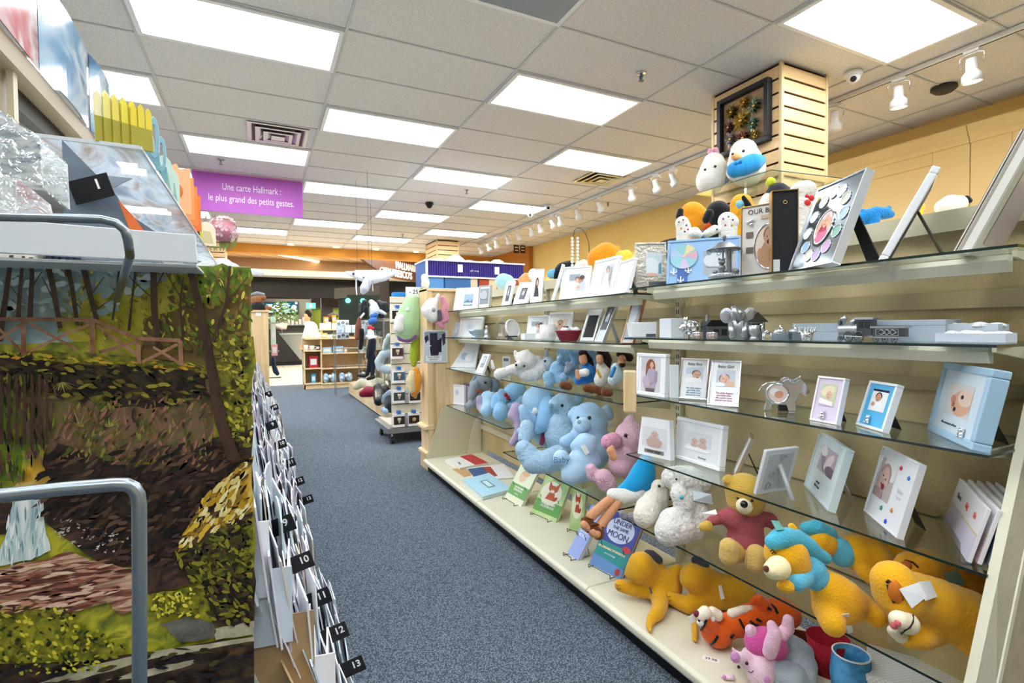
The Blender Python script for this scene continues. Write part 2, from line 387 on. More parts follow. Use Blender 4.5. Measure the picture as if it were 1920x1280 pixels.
def dome(px, py, label, col, r=.06, z=2.99):
    p = P(px, py, z=z); t = thing('security_camera', label, 'security camera', (p.x, p.y, CZ+.004))
    MB().lathe([(0, 0), (r, 0), (r*1.05, -.02), (r*.95, -.035), (0, -.035)]).build('base', col, t)
    MB().ell((0, 0, -.035), (r*.8, r*.8, r*.9)).build('dome_shell', col, t)
    d = Vector((0, 0, HC))-Vector((p.x, p.y, 3)); d.normalize()
    MB().cyl(Vector((0, 0, -.05))+d*r*.55, Vector((0, 0, -.05))+d*r*.95, r*.35).build('lens', BLACK, t)
dome(805, 388, 'black dome security camera hanging under the ceiling', BLACK); dome(1600, 152, 'white ball security camera beside the slatwall column', WHITE)
dome(1028, 392, 'white dome security camera nearer to the track spotlights', WHITE); dome(994, 405, 'smaller white dome security camera farther left', WHITE)
p = P(1770, 176, z=3.0); t = thing('smoke_detector', 'dark round speaker disc on the ceiling above the yellow cabinets', 'smoke detector', (p.x, p.y, CZ+.004))
MB().lathe([(0, 0), (.085, 0), (.09, -.02), (.06, -.045), (0, -.045)]).build('housing', M('#3b3a38', .5), t)
mb = MB()
for q in (.02, .04, .06): mb.torus((0, 0, -.046+q*.12), q, .003, Matrix.Rotation(PI/2, 3, 'X'))
mb.build('grille', BLACK, t)
# spotlight track
TX = 4.45
t = thing('light_track', 'long white spotlight track on the ceiling in front of the yellow wall', 'light track', (TX, -1.5, CZ-.02))
MB().box((-.018, 0, -.012), (.018, 12.3, .022)).build('rail', WHITE, t); MB().box((-.006, .02, -.0135), (.006, 12.28, -.0122)).build('slot', BLACK, t)
def spot(y, lit, label, az=0., x=TX, tilt=.5):
    t = thing('track_spotlight', label, 'spotlight', (x, y, CZ-.034), az, 'spotlights on the white track')
    MB().box((-.02, -.045, -.02), (.02, .045, 0)).build('adapter', WHITE, t, .003)
    X = Tm(0, 0, -.12) @ Rm('Y', tilt)
    MB().tube([(0, -.062, -.11), (0, -.07, -.04), (0, -.04, -.025), (0, .04, -.025), (0, .07, -.04), (0, .062, -.11)], .004).build('yoke', CHROME, t)
    MB().at(X).lathe([(.0, .06), (.03, .06), (.034, .02), (.034, -.02), (.058, -.05), (.06, -.1), (.052, -.1), (.05, -.06), (0, -.05)], n=20).build('head', WHITE, t)
    MB().at(X).lathe([(0, -.088), (.05, -.088), (.05, -.08), (0, -.08)], n=20).build('lamp', WARM if lit else M('#b9b4a8', .3), t)
    if lit:
        l = bpy.data.lights.new('spot_beam', 'SPOT'); l.energy = 230; l.color = (1, .78, .5); l.spot_size = 1.6; l.spot_blend = .8; l.shadow_soft_size = .04
        lo = bpy.data.objects.new('beam', l); C.objects.link(lo); lo.parent = t; lo.matrix_local = X @ Tm(0, 0, -.105)
for k, (px, py, lit) in enumerate([(1822, 145, 1), (1685, 190, 1), (1565, 185, 0), (1262, 340, 1), (1230, 352, 0), (1184, 370, 0), (1124, 388, 0), (1083, 405, 1), (1050, 415, 0), (1035, 422, 0), (1012, 430, 0), (996, 437, 0), (971, 445, 0), (952, 455, 1), (930, 460, 0), (915, 462, 0), (900, 468, 0)]):
    p = P(px, py, x=TX)
    names = ['nearest lit track spotlight at the top right', 'second lit track spotlight from the right edge', 'dim track spotlight half hidden behind the slatwall column', 'lit glaring track spotlight left of the column', 'unlit track spotlight right beside the glaring one'] + ['track spotlight number %s counting away from the column' % w for w in ('three', 'four', 'five', 'six', 'seven', 'eight', 'nine', 'ten', 'eleven', 'twelve', 'thirteen', 'fourteen')]
    spot(p.y, lit, names[k], az=.3*(k % 3), tilt=(-.12 if k < 2 else -.55))
# hanging purple banner
pt = P(362, 318, y=7.2); sw = 1.22
t = thing('hanging_banner', 'purple banner with white French lettering hanging from the ceiling', 'banner', (-.70, 7.2, 2.58))
MB().box((0, 0, 0), (sw, .012, .47)).build('board', M('#b25ac0', .45), t)
MB().box((-.005, -.005, .462), (sw+.005, .017, .49)).build('top_rail', M('#d7a8d0', .4), t)
for k, (s, z) in enumerate((('Une carte Hallmark :', .305), ('le plus grand des petits gestes.', .165))):
    text(s, .118, Tm(sw/2+.03, -.002, z) @ STAND, M('#f6e9f8', .5), t, 'lettering', sx=.66)
# ------------------------------------------------------------------ the mall beyond the opening
def tile_mat(name, a, c, sc, mort='#b8b0a0'):
    m, nt, b = nodemat(name, .25)
    v = mapping(nt); k = nt.nodes.new('ShaderNodeTexBrick'); k.offset = 0
    k.inputs['Scale'].default_value = sc; k.inputs['Mortar Size'].default_value = .008; k.inputs['Brick Width'].default_value = .6; k.inputs['Row Height'].default_value = .6
    for q, h in (('Color1', a), ('Color2', c), ('Mortar', mort)): k.inputs[q].default_value = (*hexc(h), 1)
    nt.links.new(v, k.inputs['Vector']); nt.links.new(k.outputs[0], b.inputs['Base Color']); return m
MB().box((-6, 11.55, -.1), (16, 26, -.002)).build('floor_mall', tile_mat('mall_tile', '#e9e3d4', '#e2dac8', 1), kind='structure')
slm, nt, b = nodemat('slatted_wood', .55)
v = mapping(nt, (1, 1, 1), (0, 0, math.radians(44)))
sx = nt.nodes.new('ShaderNodeSeparateXYZ'); nt.links.new(v, sx.inputs[0])
mm = nt.nodes.new('ShaderNodeMath'); mm.operation = 'MULTIPLY'; mm.inputs[1].default_value = 2.2; nt.links.new(sx.outputs[0], mm.inputs[0])
fr = nt.nodes.new('ShaderNodeMath'); fr.operation = 'FRACT'; nt.links.new(mm.outputs[0], fr.inputs[0])
nt.links.new(ramp(nt, fr.outputs[0], [(.0, '#d9b88e'), (.86, '#cfa97c'), (.9, '#fff4de'), (1., '#fff4de')]), b.inputs['Base Color'])
MB().box((-6, 13.05, 3.4), (16, 18, 3.45)).build('ceiling_mall', slm, kind='structure')
MB().box((-6, 18, 3.02), (16, 18.3, 3.42)).build('wall_bulkhead', M('#a58460', .6), kind='structure')
MB().box((-6, 17.6, 2.84), (16, 18.3, 3.02)).build('trim_fascia', M('#d8d4c6', .5), kind='structure')
MB().box((-6, 18.3, 2.2), (16, 18.34, 2.84)).build('wall_black_header', M('#0c0b0d', .6), kind='structure')
MB().box((-6, 18.4, 2.6), (16, 22, 2.65)).build('ceiling_far', M('#121114', .8), kind='structure')
MB().box((-6, 21.5, 0), (16, 21.6, 2.7)).build('wall_green', M('#a9b63f', .6), kind='structure')
MB().box((-6, 21.3, 2.0), (16, 21.34, 2.6)).build('trim_header', M('#3a1e18', .6), kind='structure')
MB().box((-6, 20.9, 0), (1.75, 21.1, 2.3)).build('wall_kitchen', M('#6b6558', .6), kind='structure')
# light bar, real area light of the mall
a = P(487, 470, z=3.38); bq = P(668, 503, z=3.38)
t = thing('light_bar', 'long glowing linear light set in the slatted mall ceiling', 'light bar', tuple(a))
MB().tube([(0, 0, 0), tuple(bq-a)], .035).build('tube', EM('#ffe9c4', 9), t)
MB().tube([(0, 0, .02), tuple(bq-a+Vector((0, 0, .02)))], .05, 4).build('housing', WHITE, t)
for k, (x, y) in enumerate([(0, 15.5), (3, 16), (1.2, 19.7), (4.5, 14.5), (5.5, 19)]):
    l = bpy.data.lights.new('mall_panel', 'AREA'); l.energy = 85 if k != 2 else 50; l.size = 1.6; l.color = (1, .93, .82)
    lo = bpy.data.objects.new('mall_light', l); C.objects.link(lo); lo.location = (x, y, 3.35 if y < 18 else 2.55)
# angled brown sign with white letters
s0 = P(668, 482, y=14.2); dv = Vector((math.sin(math.radians(44)), math.cos(math.radians(44)), 0))
t = thing('shop_sign', 'brown angled mall sign board with white capital letters', 'sign', (s0.x, s0.y, 2.72), math.atan2(dv.y, dv.x))
MB().prism([(0, .40), (0, .62), (4.6, .62), (4.6, -.05), (1.4, -.05), (1.4, .05), (1.0, .12)], 0, .08, 'y').build('board', wood_mat('brown_board', '#4f2e1b', '#623c24', .5, 'x'), t)
text('HALLMARK', .3, Tm(2.0, -.01, .36) @ STAND, WHITE, t, 'lettering', ext=.01, bold=.006, sx=.85, ax='LEFT')
text("CITY FRESCO'S", .3, Tm(1.1, -.01, .1) @ STAND, WHITE, t, 'lettering', ext=.01, bold=.006, sx=.95, ax='LEFT')
# food counter
q = P(560, 682, z=0)
t = thing('service_counter', 'black angled food counter with dark top beyond the shop opening', 'counter', (q.x-1.9, 18.0, 0))
MB().prism([(0, .12), (2.05, .12), (2.05, .02), (1.95, .02), (1.95, .0), (0, 0)], .1, 1.0, 'y').build('plinth', DARK, t)
MB().prism([(0, .12), (1.95, .12), (1.25, 1.1), (0, 1.1)], 0, 1.0, 'y').build('body', M('#17171b', .35, bump=.3, bscale=150), t)
MB().box((-.05, -.05, 1.1), (1.35, 1.0, 1.16)).build('worktop', BLACK, t)
t = thing('prep_counter', 'grey counter section standing behind the black food counter', 'counter', (q.x-.6, 19.1, 0))
MB().box((0, 0, 0), (2.3, .7, .98)).build('body', M('#aab2ae', .4), t); MB().box((-.02, -.03, .98), (2.32, .7, 1.02)).build('worktop', M('#d5d9d6', .3), t)
# menu screens
def menu(px0, px1, py0, py1, label, y=20.8):
    a, b = P(px0, py1, y=y), P(px1, py0, y=y); w, h = b.x-a.x, b.z-a.z
    t = thing('menu_screen', label, 'screen', (a.x, y, a.z)); MB().box((0, 0, 0), (w, .05, h)).build('bezel', BLACK, t)
    MB().box((.03, -.006, .03), (w-.03, 0, h-.03)).build('display', EM('#0d4a5c', 1.2), t)
    m = MB()
    for i in range(6):
        z = h-.12-i*h*.135
        m.box((.08, -.01, z), (.08+w*rnd.uniform(.3, .48), -.007, z+.035))
    m.build('menu_lines', EM('#d8fbff', 2.2), t)
    m = MB(); m.cyl((w*.74, -.012, h*.5), (w*.74, -.008, h*.5), h*.2, n=20); m.cyl((w*.86, -.012, h*.86), (w*.86, -.008, h*.86), h*.1, n=16); m.cyl((w*.86, -.012, h*.2), (w*.86, -.008, h*.2), h*.1, n=16)
    m.build('dish_picture', EM('#f1c9bd', 1.6), t)
menu(496, 524, 566, 586, 'left lit teal menu screen over the food counter'); menu(526, 560, 565, 587, 'right lit teal menu screen over the food counter')
t = thing('kitchen_shelf', 'grey shelf of containers under the menu screens', 'shelf', tuple(P(535, 610, y=20.64)))
MB().box((-.1, 0, 0), (.9, .25, .03)).box((-.1, 0, -.3), (.9, .25, -.27)).box((-.12, .0, -.5), (-.1, .25, .45)).box((.9, 0, -.5), (.92, .25, .45)).build('frame', STEEL, t)
mb = MB()
for i in range(7): mb.box((-.06+i*.13, .02, .03), (.04+i*.13, .2, .03+.12+.08*(i % 3)))
mb.build('container', M('#b9b2a8', .5), t)
# green wall doorway frame + exit sign
t = thing('exit_sign', 'small glowing teal running figure sign above the green doorway', 'sign', tuple(P(583, 573, y=20.2)))
MB().box((-.01, .01, .1), (.01, .03, 2.6-t.location.z)).build('hanger', DARK, t)
MB().box((-.16, 0, -.1), (.16, .04, .1)).build('case', EM('#49c7c4', 2.5), t)
mb = MB().ell((-.02, -.004, .05), (.02, .004, .02)); mb.tube([(-.02, -.005, .03), (0, -.005, -.02), (.05, -.005, -.07)], .01, 4).tube([(0, -.005, -.02), (-.05, -.005, -.06)], .01, 4).tube([(-.06, -.005, 0), (.05, -.005, .02)], .008, 4)
mb.build('figure', EM('#ffffff', 4), t)
MB().box((3.2, 19.8, 0), (3.6, 20.2, 2.6)).build('trim_post', M('#3c3b36', .6), kind='structure')
a = P(602, 540, y=19); MB().box((a.x, 19, 0), (a.x+.38, 19.3, 2.6)).build('trim_dark_post', M('#33312d', .5), kind='structure')
a = P(672, 530, y=17.4); MB().box((a.x+.35, 17.4, 0), (a.x+1.0, 17.8, 2.84)).build('trim_black_post', M('#1b1616', .6), kind='structure')
# black rails of small spotlights
for k, (p0, p1, lab) in enumerate([((522, 566), (548, 541), 'left black rail of small spotlights under the dark mall ceiling'), ((612, 558), (636, 540), 'right black rail of small spotlights under the dark mall ceiling')]):
    a = P(*p0, z=2.55); b = P(*p1, z=2.5)
    t = thing('spot_rail', lab, 'light track', tuple(a)); w = b-a
    MB().tube([(0, 0, .04), tuple(w+Vector((0, 0, .04)))], .02, 4).build('rail', DARK, t)
    for i in range(5):
        c = w*(i/4); MB().cyl(c+Vector((0, 0, -.02)), c+Vector((-.05, -.08, -.12)), .05, .06).build('head', EM('#ffffff', 6) if i < 3 else DARK, t)
# potted plant on the counter
b0 = P(527, 611, y=18.2)
t = thing('flower_arrangement', 'leafy green and white flower arrangement on the black counter', 'plant', (b0.x, 18.3, 1.16))
MB().lathe([(0, 0), (.16, 0), (.22, .2), (.2, .2), (.15, .02)]).build('pot', M('#ddd6c8', .5), t)
lf = MB(); fl = MB()
for i in range(260):
    a = rnd.uniform(0, 2*PI); r = rnd.uniform(0, .5)**.8; z = .2+rnd.uniform(0, .75)*(1-r*.6); c = Vector((r*math.cos(a)*1.0, r*math.sin(a)*.6, z))
    e = Vector((rnd.uniform(-1, 1), rnd.uniform(-1, 1), rnd.uniform(-.4, 1))).normalized(); s = e.orthogonal().normalized()
    if i % 5: lf.add([c, c+e*.06+s*.03, c+e*.14, c+e*.06-s*.03], [(0, 1, 2, 3)])
    else: fl.ell(c, (.035, .035, .02), seg=6, ring=4)
lf.build('leaves', M('#5f8f45', .6), t); fl.build('blossom', M('#e9e6dc', .6), t, kind='stuff')
# hot drink station / black hanging panel etc. on the right of the mall
t = thing('display_monitor', 'dark display panel with two teal lights in the far stall', 'screen', tuple(P(640, 640, y=15.5)))
MB().box((-.05, 0, 0), (1.1, .06, 1.35)).build('panel', M('#0e2422', .4), t); MB().box((.4, .02, -t.location.z), (.6, .05, 0)).build('stand', DARK, t)
for k in (.2, .62): MB().ell((k, -.04, 1.18), .07).build('lamp', EM('#3fe0c0', 6), t)
t = thing('stall_header', 'grey wooden header beam of the far stall', 'header', tuple(P(628, 560, y=15.2)))
MB().add([(0, 0, 0), (1.5, 1.2, .25), (1.5, 1.2, .5), (0, 0, .3), (0, .1, 0), (1.5, 1.3, .25), (1.5, 1.3, .5), (0, .1, .3)], [(0, 1, 2, 3), (7, 6, 5, 4), (0, 4, 5, 1), (3, 2, 6, 7), (0, 3, 7, 4), (1, 5, 6, 2)]).build('beam', M('#3d3733', .6), t)
# ------------------------------------------------------------------ the baby gift shelving run
XF, XB = 1.33, 1.64                      # shelf front, back panel
YS = [.50, 1.68, 2.83, 3.95]             # bay boundaries
ZTOP, ZTOPF, Z2, Z2F, Z3, Z3F, Z4, Z4F, Z5, Z5M, ZD = 1.285, 1.268, 1.087, 1.062, .861, .815, .614, .516, .36, .378, .10
g = thing('shelving_unit', 'cream metal shelving run with tan back panels holding the baby gifts', 'shelving unit', (0, 0, 0))
for i in range(3):
    MB().box((XB, YS[i]+.02, .14), (XB+.02, YS[i+1]-.02, 1.40)).build('back_panel', PARTB, g)
TANR = M('#b5a47c', .5)
for y in YS:
    m = MB().box((XB-.022, y-.016, .02), (XB+.05, y+.016, 1.43)); m.build('upright', CREAMD, g, .002)
    s = MB()
    for k in range(38):
        for q in (-.006, .006): s.box((XB-.0235, y+q-.0015, .16+k*.032), (XB-.0215, y+q+.0015, .178+k*.032))
    s.build('slots', DARK, g.children[-1])
for i in range(3):
    y0, y1 = YS[i], YS[i+1]
    d = MB().prism([(1.15, .0+.055), (1.135, .07), (1.135, .092), (1.15, ZD), (XB, ZD), (XB, .08), (1.17, .055)], y0+.0015, y1-.0015, 'y')
    d.build('base_deck', CREAM, g, .006, seg=3)
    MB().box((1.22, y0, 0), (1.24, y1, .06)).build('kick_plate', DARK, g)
    MB().box((XB-.03, y0+.016, 1.395), (XB+.30, y1-.016, 1.425)).box((XB-.032, y0+.016, 1.37), (XB-.028, y1-.016, 1.425)).build('top_ledge', CREAMD, g)
    MB().box((XB-.02, y0+.016, .30), (XB-.004, y1-.016, .34)).build('back_rail', CREAMD, g)
    MB().box((XB-.016, y0+.016, .95), (XB-.004, y1-.016, .985)).build('back_rail', TANR, g)
    MB().box((XB-.012, y0+.016, 1.17), (XB-.004, y1-.016, 1.215)).build('back_rail', TANR, g)
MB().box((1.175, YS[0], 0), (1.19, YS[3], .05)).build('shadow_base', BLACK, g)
# end panels
MB().prism([(1.125, 0), (1.13, .16), (1.25, .42), (1.42, .80), (1.56, 1.12), (XB+.01, 1.35), (XB+.05, 1.43), (2.1, 1.43), (2.1, 0)], YS[0]-.034, YS[0]-.006, 'y').build('end_panel', TANW, g)
ed = MB(); pp = [(1.125, 0), (1.13, .16), (1.25, .42), (1.42, .80), (1.56, 1.12), (XB+.01, 1.35)]
ed.prism(pp+[(x+.014, z-.004) for x, z in pp[::-1]], YS[0]-.037, YS[0]+.012, 'y').build('edge_trim', CREAM, g)
MB().prism([(1.16, ZD), (1.30, .50), (1.40, .51), (XB-.02, .51), (XB-.02, ZD)], YS[3]-.012, YS[3], 'y').build('end_support', CREAMD, g)
MB().prism([(1.50, ZD), (1.56, .36), (XB-.02, .44), (XB-.02, ZD)], YS[3]-.03, YS[3]-.02, 'y').build('end_support', CREAM, g)
def bracket(mb, y, z, d=.24, h=.05): mb.prism([(XB-.02, z-.005), (XB-d, z-.005), (XB-d, z-.018), (XB-.02, z-h)], y-.004, y+.004, 'y')
def glass_shelf(z, y0, y1, label, rail=True, xf=XF, group=None):
    t = thing('glass_shelf', label, 'shelf', (0, 0, z)); x1 = XB-.024
    m = MB().mat(GLASS).quad((xf, y0, 0), (x1, y0, 0), (x1, y1, 0), (xf, y1, 0)).quad((xf, y1, -.006), (x1, y1, -.006), (x1, y0, -.006), (xf, y0, -.006))
    m.mat(GEDGE).quad((xf, y0, -.006), (xf, y0, 0), (xf, y1, 0), (xf, y1, -.006)).quad((x1, y0, -.006), (x1, y1, -.006), (x1, y1, 0), (x1, y0, 0))
    m.quad((xf, y0, -.006), (x1, y0, -.006), (x1, y0, 0), (xf, y0, 0)).quad((xf, y1, -.006), (xf, y1, 0), (x1, y1, 0), (x1, y1, -.006))
    m.build('glass_pane', None, t)
    for y in (y0+.03, y1-.03): b = MB(); bracket(b, y, 0); b.build('bracket', CREAMD, t)
    if rail: MB().prism([(XF+.10, -.008), (XF+.095, -.02), (XF+.105, -.045), (XF+.12, -.045), (XF+.12, -.008)], y0+.05, y1-.03, 'y').build('front_rail', CREAM, t)
    return t
glass_shelf(ZTOP, YS[0]-.03, YS[1]-.03, 'topmost glass shelf of the near bay carrying the large tilted frames')
glass_shelf(ZTOPF, YS[1]-.02, YS[3]-.03, 'topmost glass shelf of the far bays with the white wedding frames')
glass_shelf(Z2, YS[0]-.0, YS[1]+.0, 'second glass shelf of the near bay with pewter banks and the train')
glass_shelf(Z2F, YS[1]+.01, YS[3]+.0, 'second glass shelf of the far bays with mug, basket and frames')
glass_shelf(Z3, YS[0]+.01, YS[1]-.01, 'third glass shelf of the near bay with the small baby frames', False)
glass_shelf(Z3F, YS[1]+.02, YS[3]-.01, 'third glass shelf of the far bays with white bear and dolls', False)
glass_shelf(Z4, YS[0]+.01, YS[1]-.01, 'fourth glass shelf of the near bay with the two twins and star frames', False)
glass_shelf(Z4F, YS[2]+.01, YS[3]-.01, 'low glass shelf in the farthest bay under the small elephants', False)
glass_shelf(Z5, YS[0]+.01, YS[1]-.01, 'lowest glass shelf of the near bay under the yellow sleeping bears', False, 1.30)
glass_shelf(Z5M, YS[1]+.02, YS[2]-.01, 'lowest glass shelf of the middle bay under the pale blue bears', False, 1.31)
# ------------------------------------------------------------------ maple end cabinet
t = thing('end_cabinet', 'maple end cabinet closing the far end of the baby shelves', 'cabinet', (1.185, 3.965, 0))
MB().box((.02, .012, .0), (.455, .2, 1.44)).build('carcass', MAPLE, t)
MB().box((.07, 0, .06), (.455, .014, 1.40)).build('side_panel', MAPLE, t)
MB().box((0, -.008, .05), (.045, .2, 1.45)).build('corner_post', MAPLE, t, .003)
MB().box((.0, -.012, 1.43), (.46, .22, 1.455)).build('top_board', MAPLEX, t, .003)
MB().prism([(-.035, .33), (-.035, .35), (.04, .37), (.05, .33)], -.02, .21, 'y').build('moulding', MAPLEX, t)
MB().prism([(-.025, .12), (-.025, .14), (.04, .16), (.05, .12)], -.02, .21, 'y').build('moulding', MAPLEX, t)
MB().box((-.01, -.01, 0), (.05, .2, .12)).build('foot', MAPLE, t)
# ------------------------------------------------------------------ pictures inside frames
def clip(poly, w, h):
    for ax, v, s in ((0, 0, 1), (0, w, -1), (1, 0, 1), (1, h, -1)):
        out = []
        for i in range(len(poly)):
            a, b = poly[i], poly[(i+1) % len(poly)]; ia = (a[ax]-v)*s >= 0; ib = (b[ax]-v)*s >= 0
            if ia: out.append(a)
            if ia != ib:
                q = (v-a[ax])/(b[ax]-a[ax]); out.append((a[0]+q*(b[0]-a[0]), a[1]+q*(b[1]-a[1])))
        poly = out
        if not poly: return []
    return poly
def E_(cx, cy, rx, ry, a=0, n=20): return [(cx+rx*math.cos(2*PI*i/n)*math.cos(a)-ry*math.sin(2*PI*i/n)*math.sin(a), cy+rx*math.cos(2*PI*i/n)*math.sin(a)+ry*math.sin(2*PI*i/n)*math.cos(a)) for i in range(n)]
SK = '#e3b398'; SK2 = '#d79d80'
def face(cx, cy, r, skin=SK, hair=None, a=0.):
    o = []
    def T(x, y): return (cx+r*(x*math.cos(a)-y*math.sin(a)), cy+r*(x*math.sin(a)+y*math.cos(a)))
    def el(x, y, rx, ry): 
        c = T(x, y); return E_(c[0], c[1], rx*r, ry*r, a)
    if hair: o.append((hair, el(0, .25, 1.05, 1.0)))
    o += [(skin, el(0, 0, .82, 1.0)), (skin, el(-.85, -.05, .15, .22)), (skin, el(.85, -.05, .15, .22))]
    o += [('#3a2a22', el(-.33, .1, .11, .07)), ('#3a2a22', el(.33, .1, .11, .07)), (SK2, el(0, -.18, .12, .14)), ('#b0584f', el(0, -.5, .26, .09))]
    return o
def pic(kind):
    if kind == 'pregnant': return '#d7d5d8', [('#c9c6cb', E_(.2, .9, .5, .3)), ('#8a5238', E_(.5, .72, .24, .24)), ('#8a5238', E_(.38, .55, .13, .25)), *face(.56, .78, .1, SK), ('#b3a6b8', [(.42, .68), (.66, .68), (.85, .6), (.8, .3), (.66, 0), (.25, 0), (.15, .25), (.28, .45)]), ('#bdb1c3', E_(.3, .3, .2, .15)), ('#a394aa', [(.72, .6), (.86, .6), (.84, .3), (.45, .16), (.43, .22), (.7, .32)]), (SK, E_(.42, .2, .07, .04)), ('#6d5a5e', [(.3, .1), (.75, .1), (.72, 0), (.3, 0)])]
    if kind == 'sleeping': return '#cfdbe6', [('#f2f5f8', E_(.3, .25, .6, .3)), ('#7a6a6a', E_(.62, .58, .27, .24, -.5)), (SK, E_(.63, .5, .22, .26, -.5)), ('#a8584c', E_(.7, .33, .05, .03)), ('#5a3a30', E_(.6, .52, .06, .015, .3)), ('#5a3a30', E_(.75, .5, .05, .015, .3)), ('#ffffff', E_(.3, .1, .7, .22))]
    if kind == 'sleeping_girl': return '#c7d0dc', [('#9b7f70', E_(.42, .52, .3, .26, .4)), (SK, E_(.45, .45, .24, .26, .4)), ('#e5c3cf', E_(.38, .72, .12, .1)), ('#a8584c', E_(.52, .3, .05, .03)), ('#5a3a30', E_(.38, .48, .06, .015, .4)), ('#5a3a30', E_(.55, .42, .05, .015, .4)), (SK, E_(.8, .18, .3, .16)), ('#eef1f5', E_(.2, .1, .3, .14))]
    if kind == 'baby': return '#e4e5e8', [('#c9c2bd', E_(.5, .3, .26, .34)), ('#cbb0a2', E_(.5, .25, .22, .3)), *face(.52, .66, .17, '#d6bcae'), ('#cbb0a2', E_(.3, .2, .09, .2, .3)), ('#cbb0a2', E_(.72, .2, .09, .2, -.3))]
    if kind == 'twins': return '#dfe2e6', [('#f6f6f6', E_(.5, .12, .6, .22)), *face(.36, .52, .15, '#d8b9a9'), *face(.68, .6, .16, '#d8b9a9'), ('#d8b9a9', E_(.36, .3, .15, .12)), ('#d8b9a9', E_(.68, .32, .16, .14)), ('#ffffff', E_(.5, .08, .5, .12))]
    if kind == 'couple': return '#d3dae0', [('#9ea9b4', E_(.25, .9, .4, .3)), ('#b98873', E_(.72, .62, .16, .2)), ('#5a4038', E_(.78, .78, .16, .14)), ('#8a6a58', E_(.5, .7, .14, .16)), (SK, E_(.5, .6, .1, .14)), ('#eef1f4', [(0, 0), (.45, 0), (.55, .45), (.3, .6), (.05, .5)]), ('#c7ccd4', [(.5, 0), (1, 0), (1, .5), (.75, .5), (.55, .3)]), (SK, E_(.6, .2, .12, .1))]
    if kind == 'bride': return '#b9bfc6', [('#5a453c', E_(.5, .8, .18, .14)), *face(.5, .74, .1), ('#f4f5f7', [(.35, .62), (.65, .62), (.8, .3), (1, 0), (0, 0), (.2, .3)]), ('#9a8f92', E_(.8, .6, .12, .3))]
    if kind == 'woman': return '#dfdcdc', [('#4a372f', E_(.5, .66, .26, .26)), ('#4a372f', E_(.36, .42, .16, .3)), *face(.53, .66, .16), ('#2d2b33', [(.25, .42), (.75, .42), (.95, 0), (.1, 0)])]
    if kind == 'landscape': return '#8fb1cf', [('#5c7fa0', [(0, .3), (.3, .5), (.6, .35), (1, .55), (1, 0), (0, 0)]), ('#c9d8de', E_(.5, .18, .5, .1)), ('#3c5c7c', [(.4, .3), (.5, .6), (.6, .3)])]
    if kind == 'hat': return '#c8d0a8', [('#e9dcb8', E_(.45, .7, .45, .22, .3)), *face(.55, .5, .2), ('#f4ecf3', [(0, .35), (.9, .2), (.9, 0), (0, 0)]), ('#c9b3cf', [(0, .1), (1, .02), (1, 0), (0, 0)])]
    if kind == 'boy': return '#eef3f6', [('#2a1e3c', [(0, 1), (1, 1), (1, .9), (0, .9)]), *face(.45, .62, .2, SK2, '#33241f'), ('#f6f8fa', E_(.55, .2, .35, .25)), (SK2, E_(.25, .3, .12, .1))]
    if kind == 'closeup': return '#ded9d8', [(SK, E_(.62, .42, .42, .4, .5)), ('#edd2c4', E_(.75, .6, .3, .26)), ('#4b4a55', E_(.62, .62, .06, .07)), ('#4b4a55', E_(.42, .2, .06, .07)), ('#d08f77', E_(.28, .5, .1, .13)), ('#b4695c', E_(.33, .34, .05, .08)), ('#2c2b33', E_(.62, .62, .03, .035)), ('#2c2b33', E_(.42, .2, .03, .035))]
    if kind == 'feet': return '#b7aab8', [('#8f7f95', E_(.3, .4, .14, .4, .4)), ('#e2cfd4', E_(.62, .5, .16, .4, -.5)), ('#6f6076', E_(.8, .2, .3, .2)), ('#e8dfe6', E_(.2, .8, .2, .2))]
    if kind == 'laugh': return '#c2b5b3', [('#e9e6e6', E_(.8, .9, .6, .4)), *face(.42, .5, .32, '#d9b8ae', '#b59a90', -.3), ('#8e3a3a', E_(.48, .3, .1, .08)), ('#b69a96', E_(.2, .05, .4, .2))]
    if kind == 'newborn': return '#e9dccb', [('#c59a78', E_(.5, .25, .3, .4)), ('#c99d7a', E_(.3, .2, .16, .3, .5)), *face(.52, .7, .2, '#cfa283', '#a57b5c'), ('#6d2f2a', E_(.5, .6, .06, .05))]
    if kind == 'pinkbaby': return '#f3dfe4', [('#d06a8e', E_(.5, .2, .35, .3)), ('#b8314f', E_(.5, .5, .34, .14)), *face(.5, .68, .2), (SK, E_(.2, .55, .12, .25, -.5)), (SK, E_(.8, .55, .12, .25, .5))]
    if kind == 'crowd': return '#c9cdd3', [('#8f96a3', E_(.5, .85, .6, .2)), ('#2a2438', [(.25, .95), (.6, .95), (.6, .75), (.7, .5), (.62, .1), (.3, .1), (.25, .4)]), ('#1c1b26', [(.6, .7), (.8, .8), (.78, .3), (.62, .3)]), ('#2a2438', [(0, .8), (.15, .9), (.2, .75), (.05, .6)]), ('#34323f', [(.8, .9), (.95, .95), (.97, .6), (.85, .5)]), ('#e3e6ea', [(0, .52), (.3, .54), (.3, .51), (0, .5)])]
    if kind == 'bw': return '#2e3036', [('#777b82', E_(.5, .75, .3, .15)), ('#b9bdc3', E_(.4, .5, .16, .2)), ('#9a9da4', E_(.62, .45, .14, .2)), ('#4f5259', E_(.5, .15, .5, .2)), ('#d8dade', E_(.55, .62, .1, .1))]
    if kind == 'black': return '#0b0b0d', []
    if kind == 'blank': return '#cfe0e6', [('#e6f0f3', E_(.3, .4, .5, .4)), ('#f0b9a8', E_(.3, .06, .4, .08)), ('#6c9fb4', [(.78, .1), (.95, .1), (.95, .6), (.78, .5)])]
    if kind == 'silver': return '#9fa8af', [('#c9d0d5', E_(.4, .6, .4, .3)), ('#6f767c', [(.1, .35), (.9, .3), (.9, .26), (.1, .3)])]
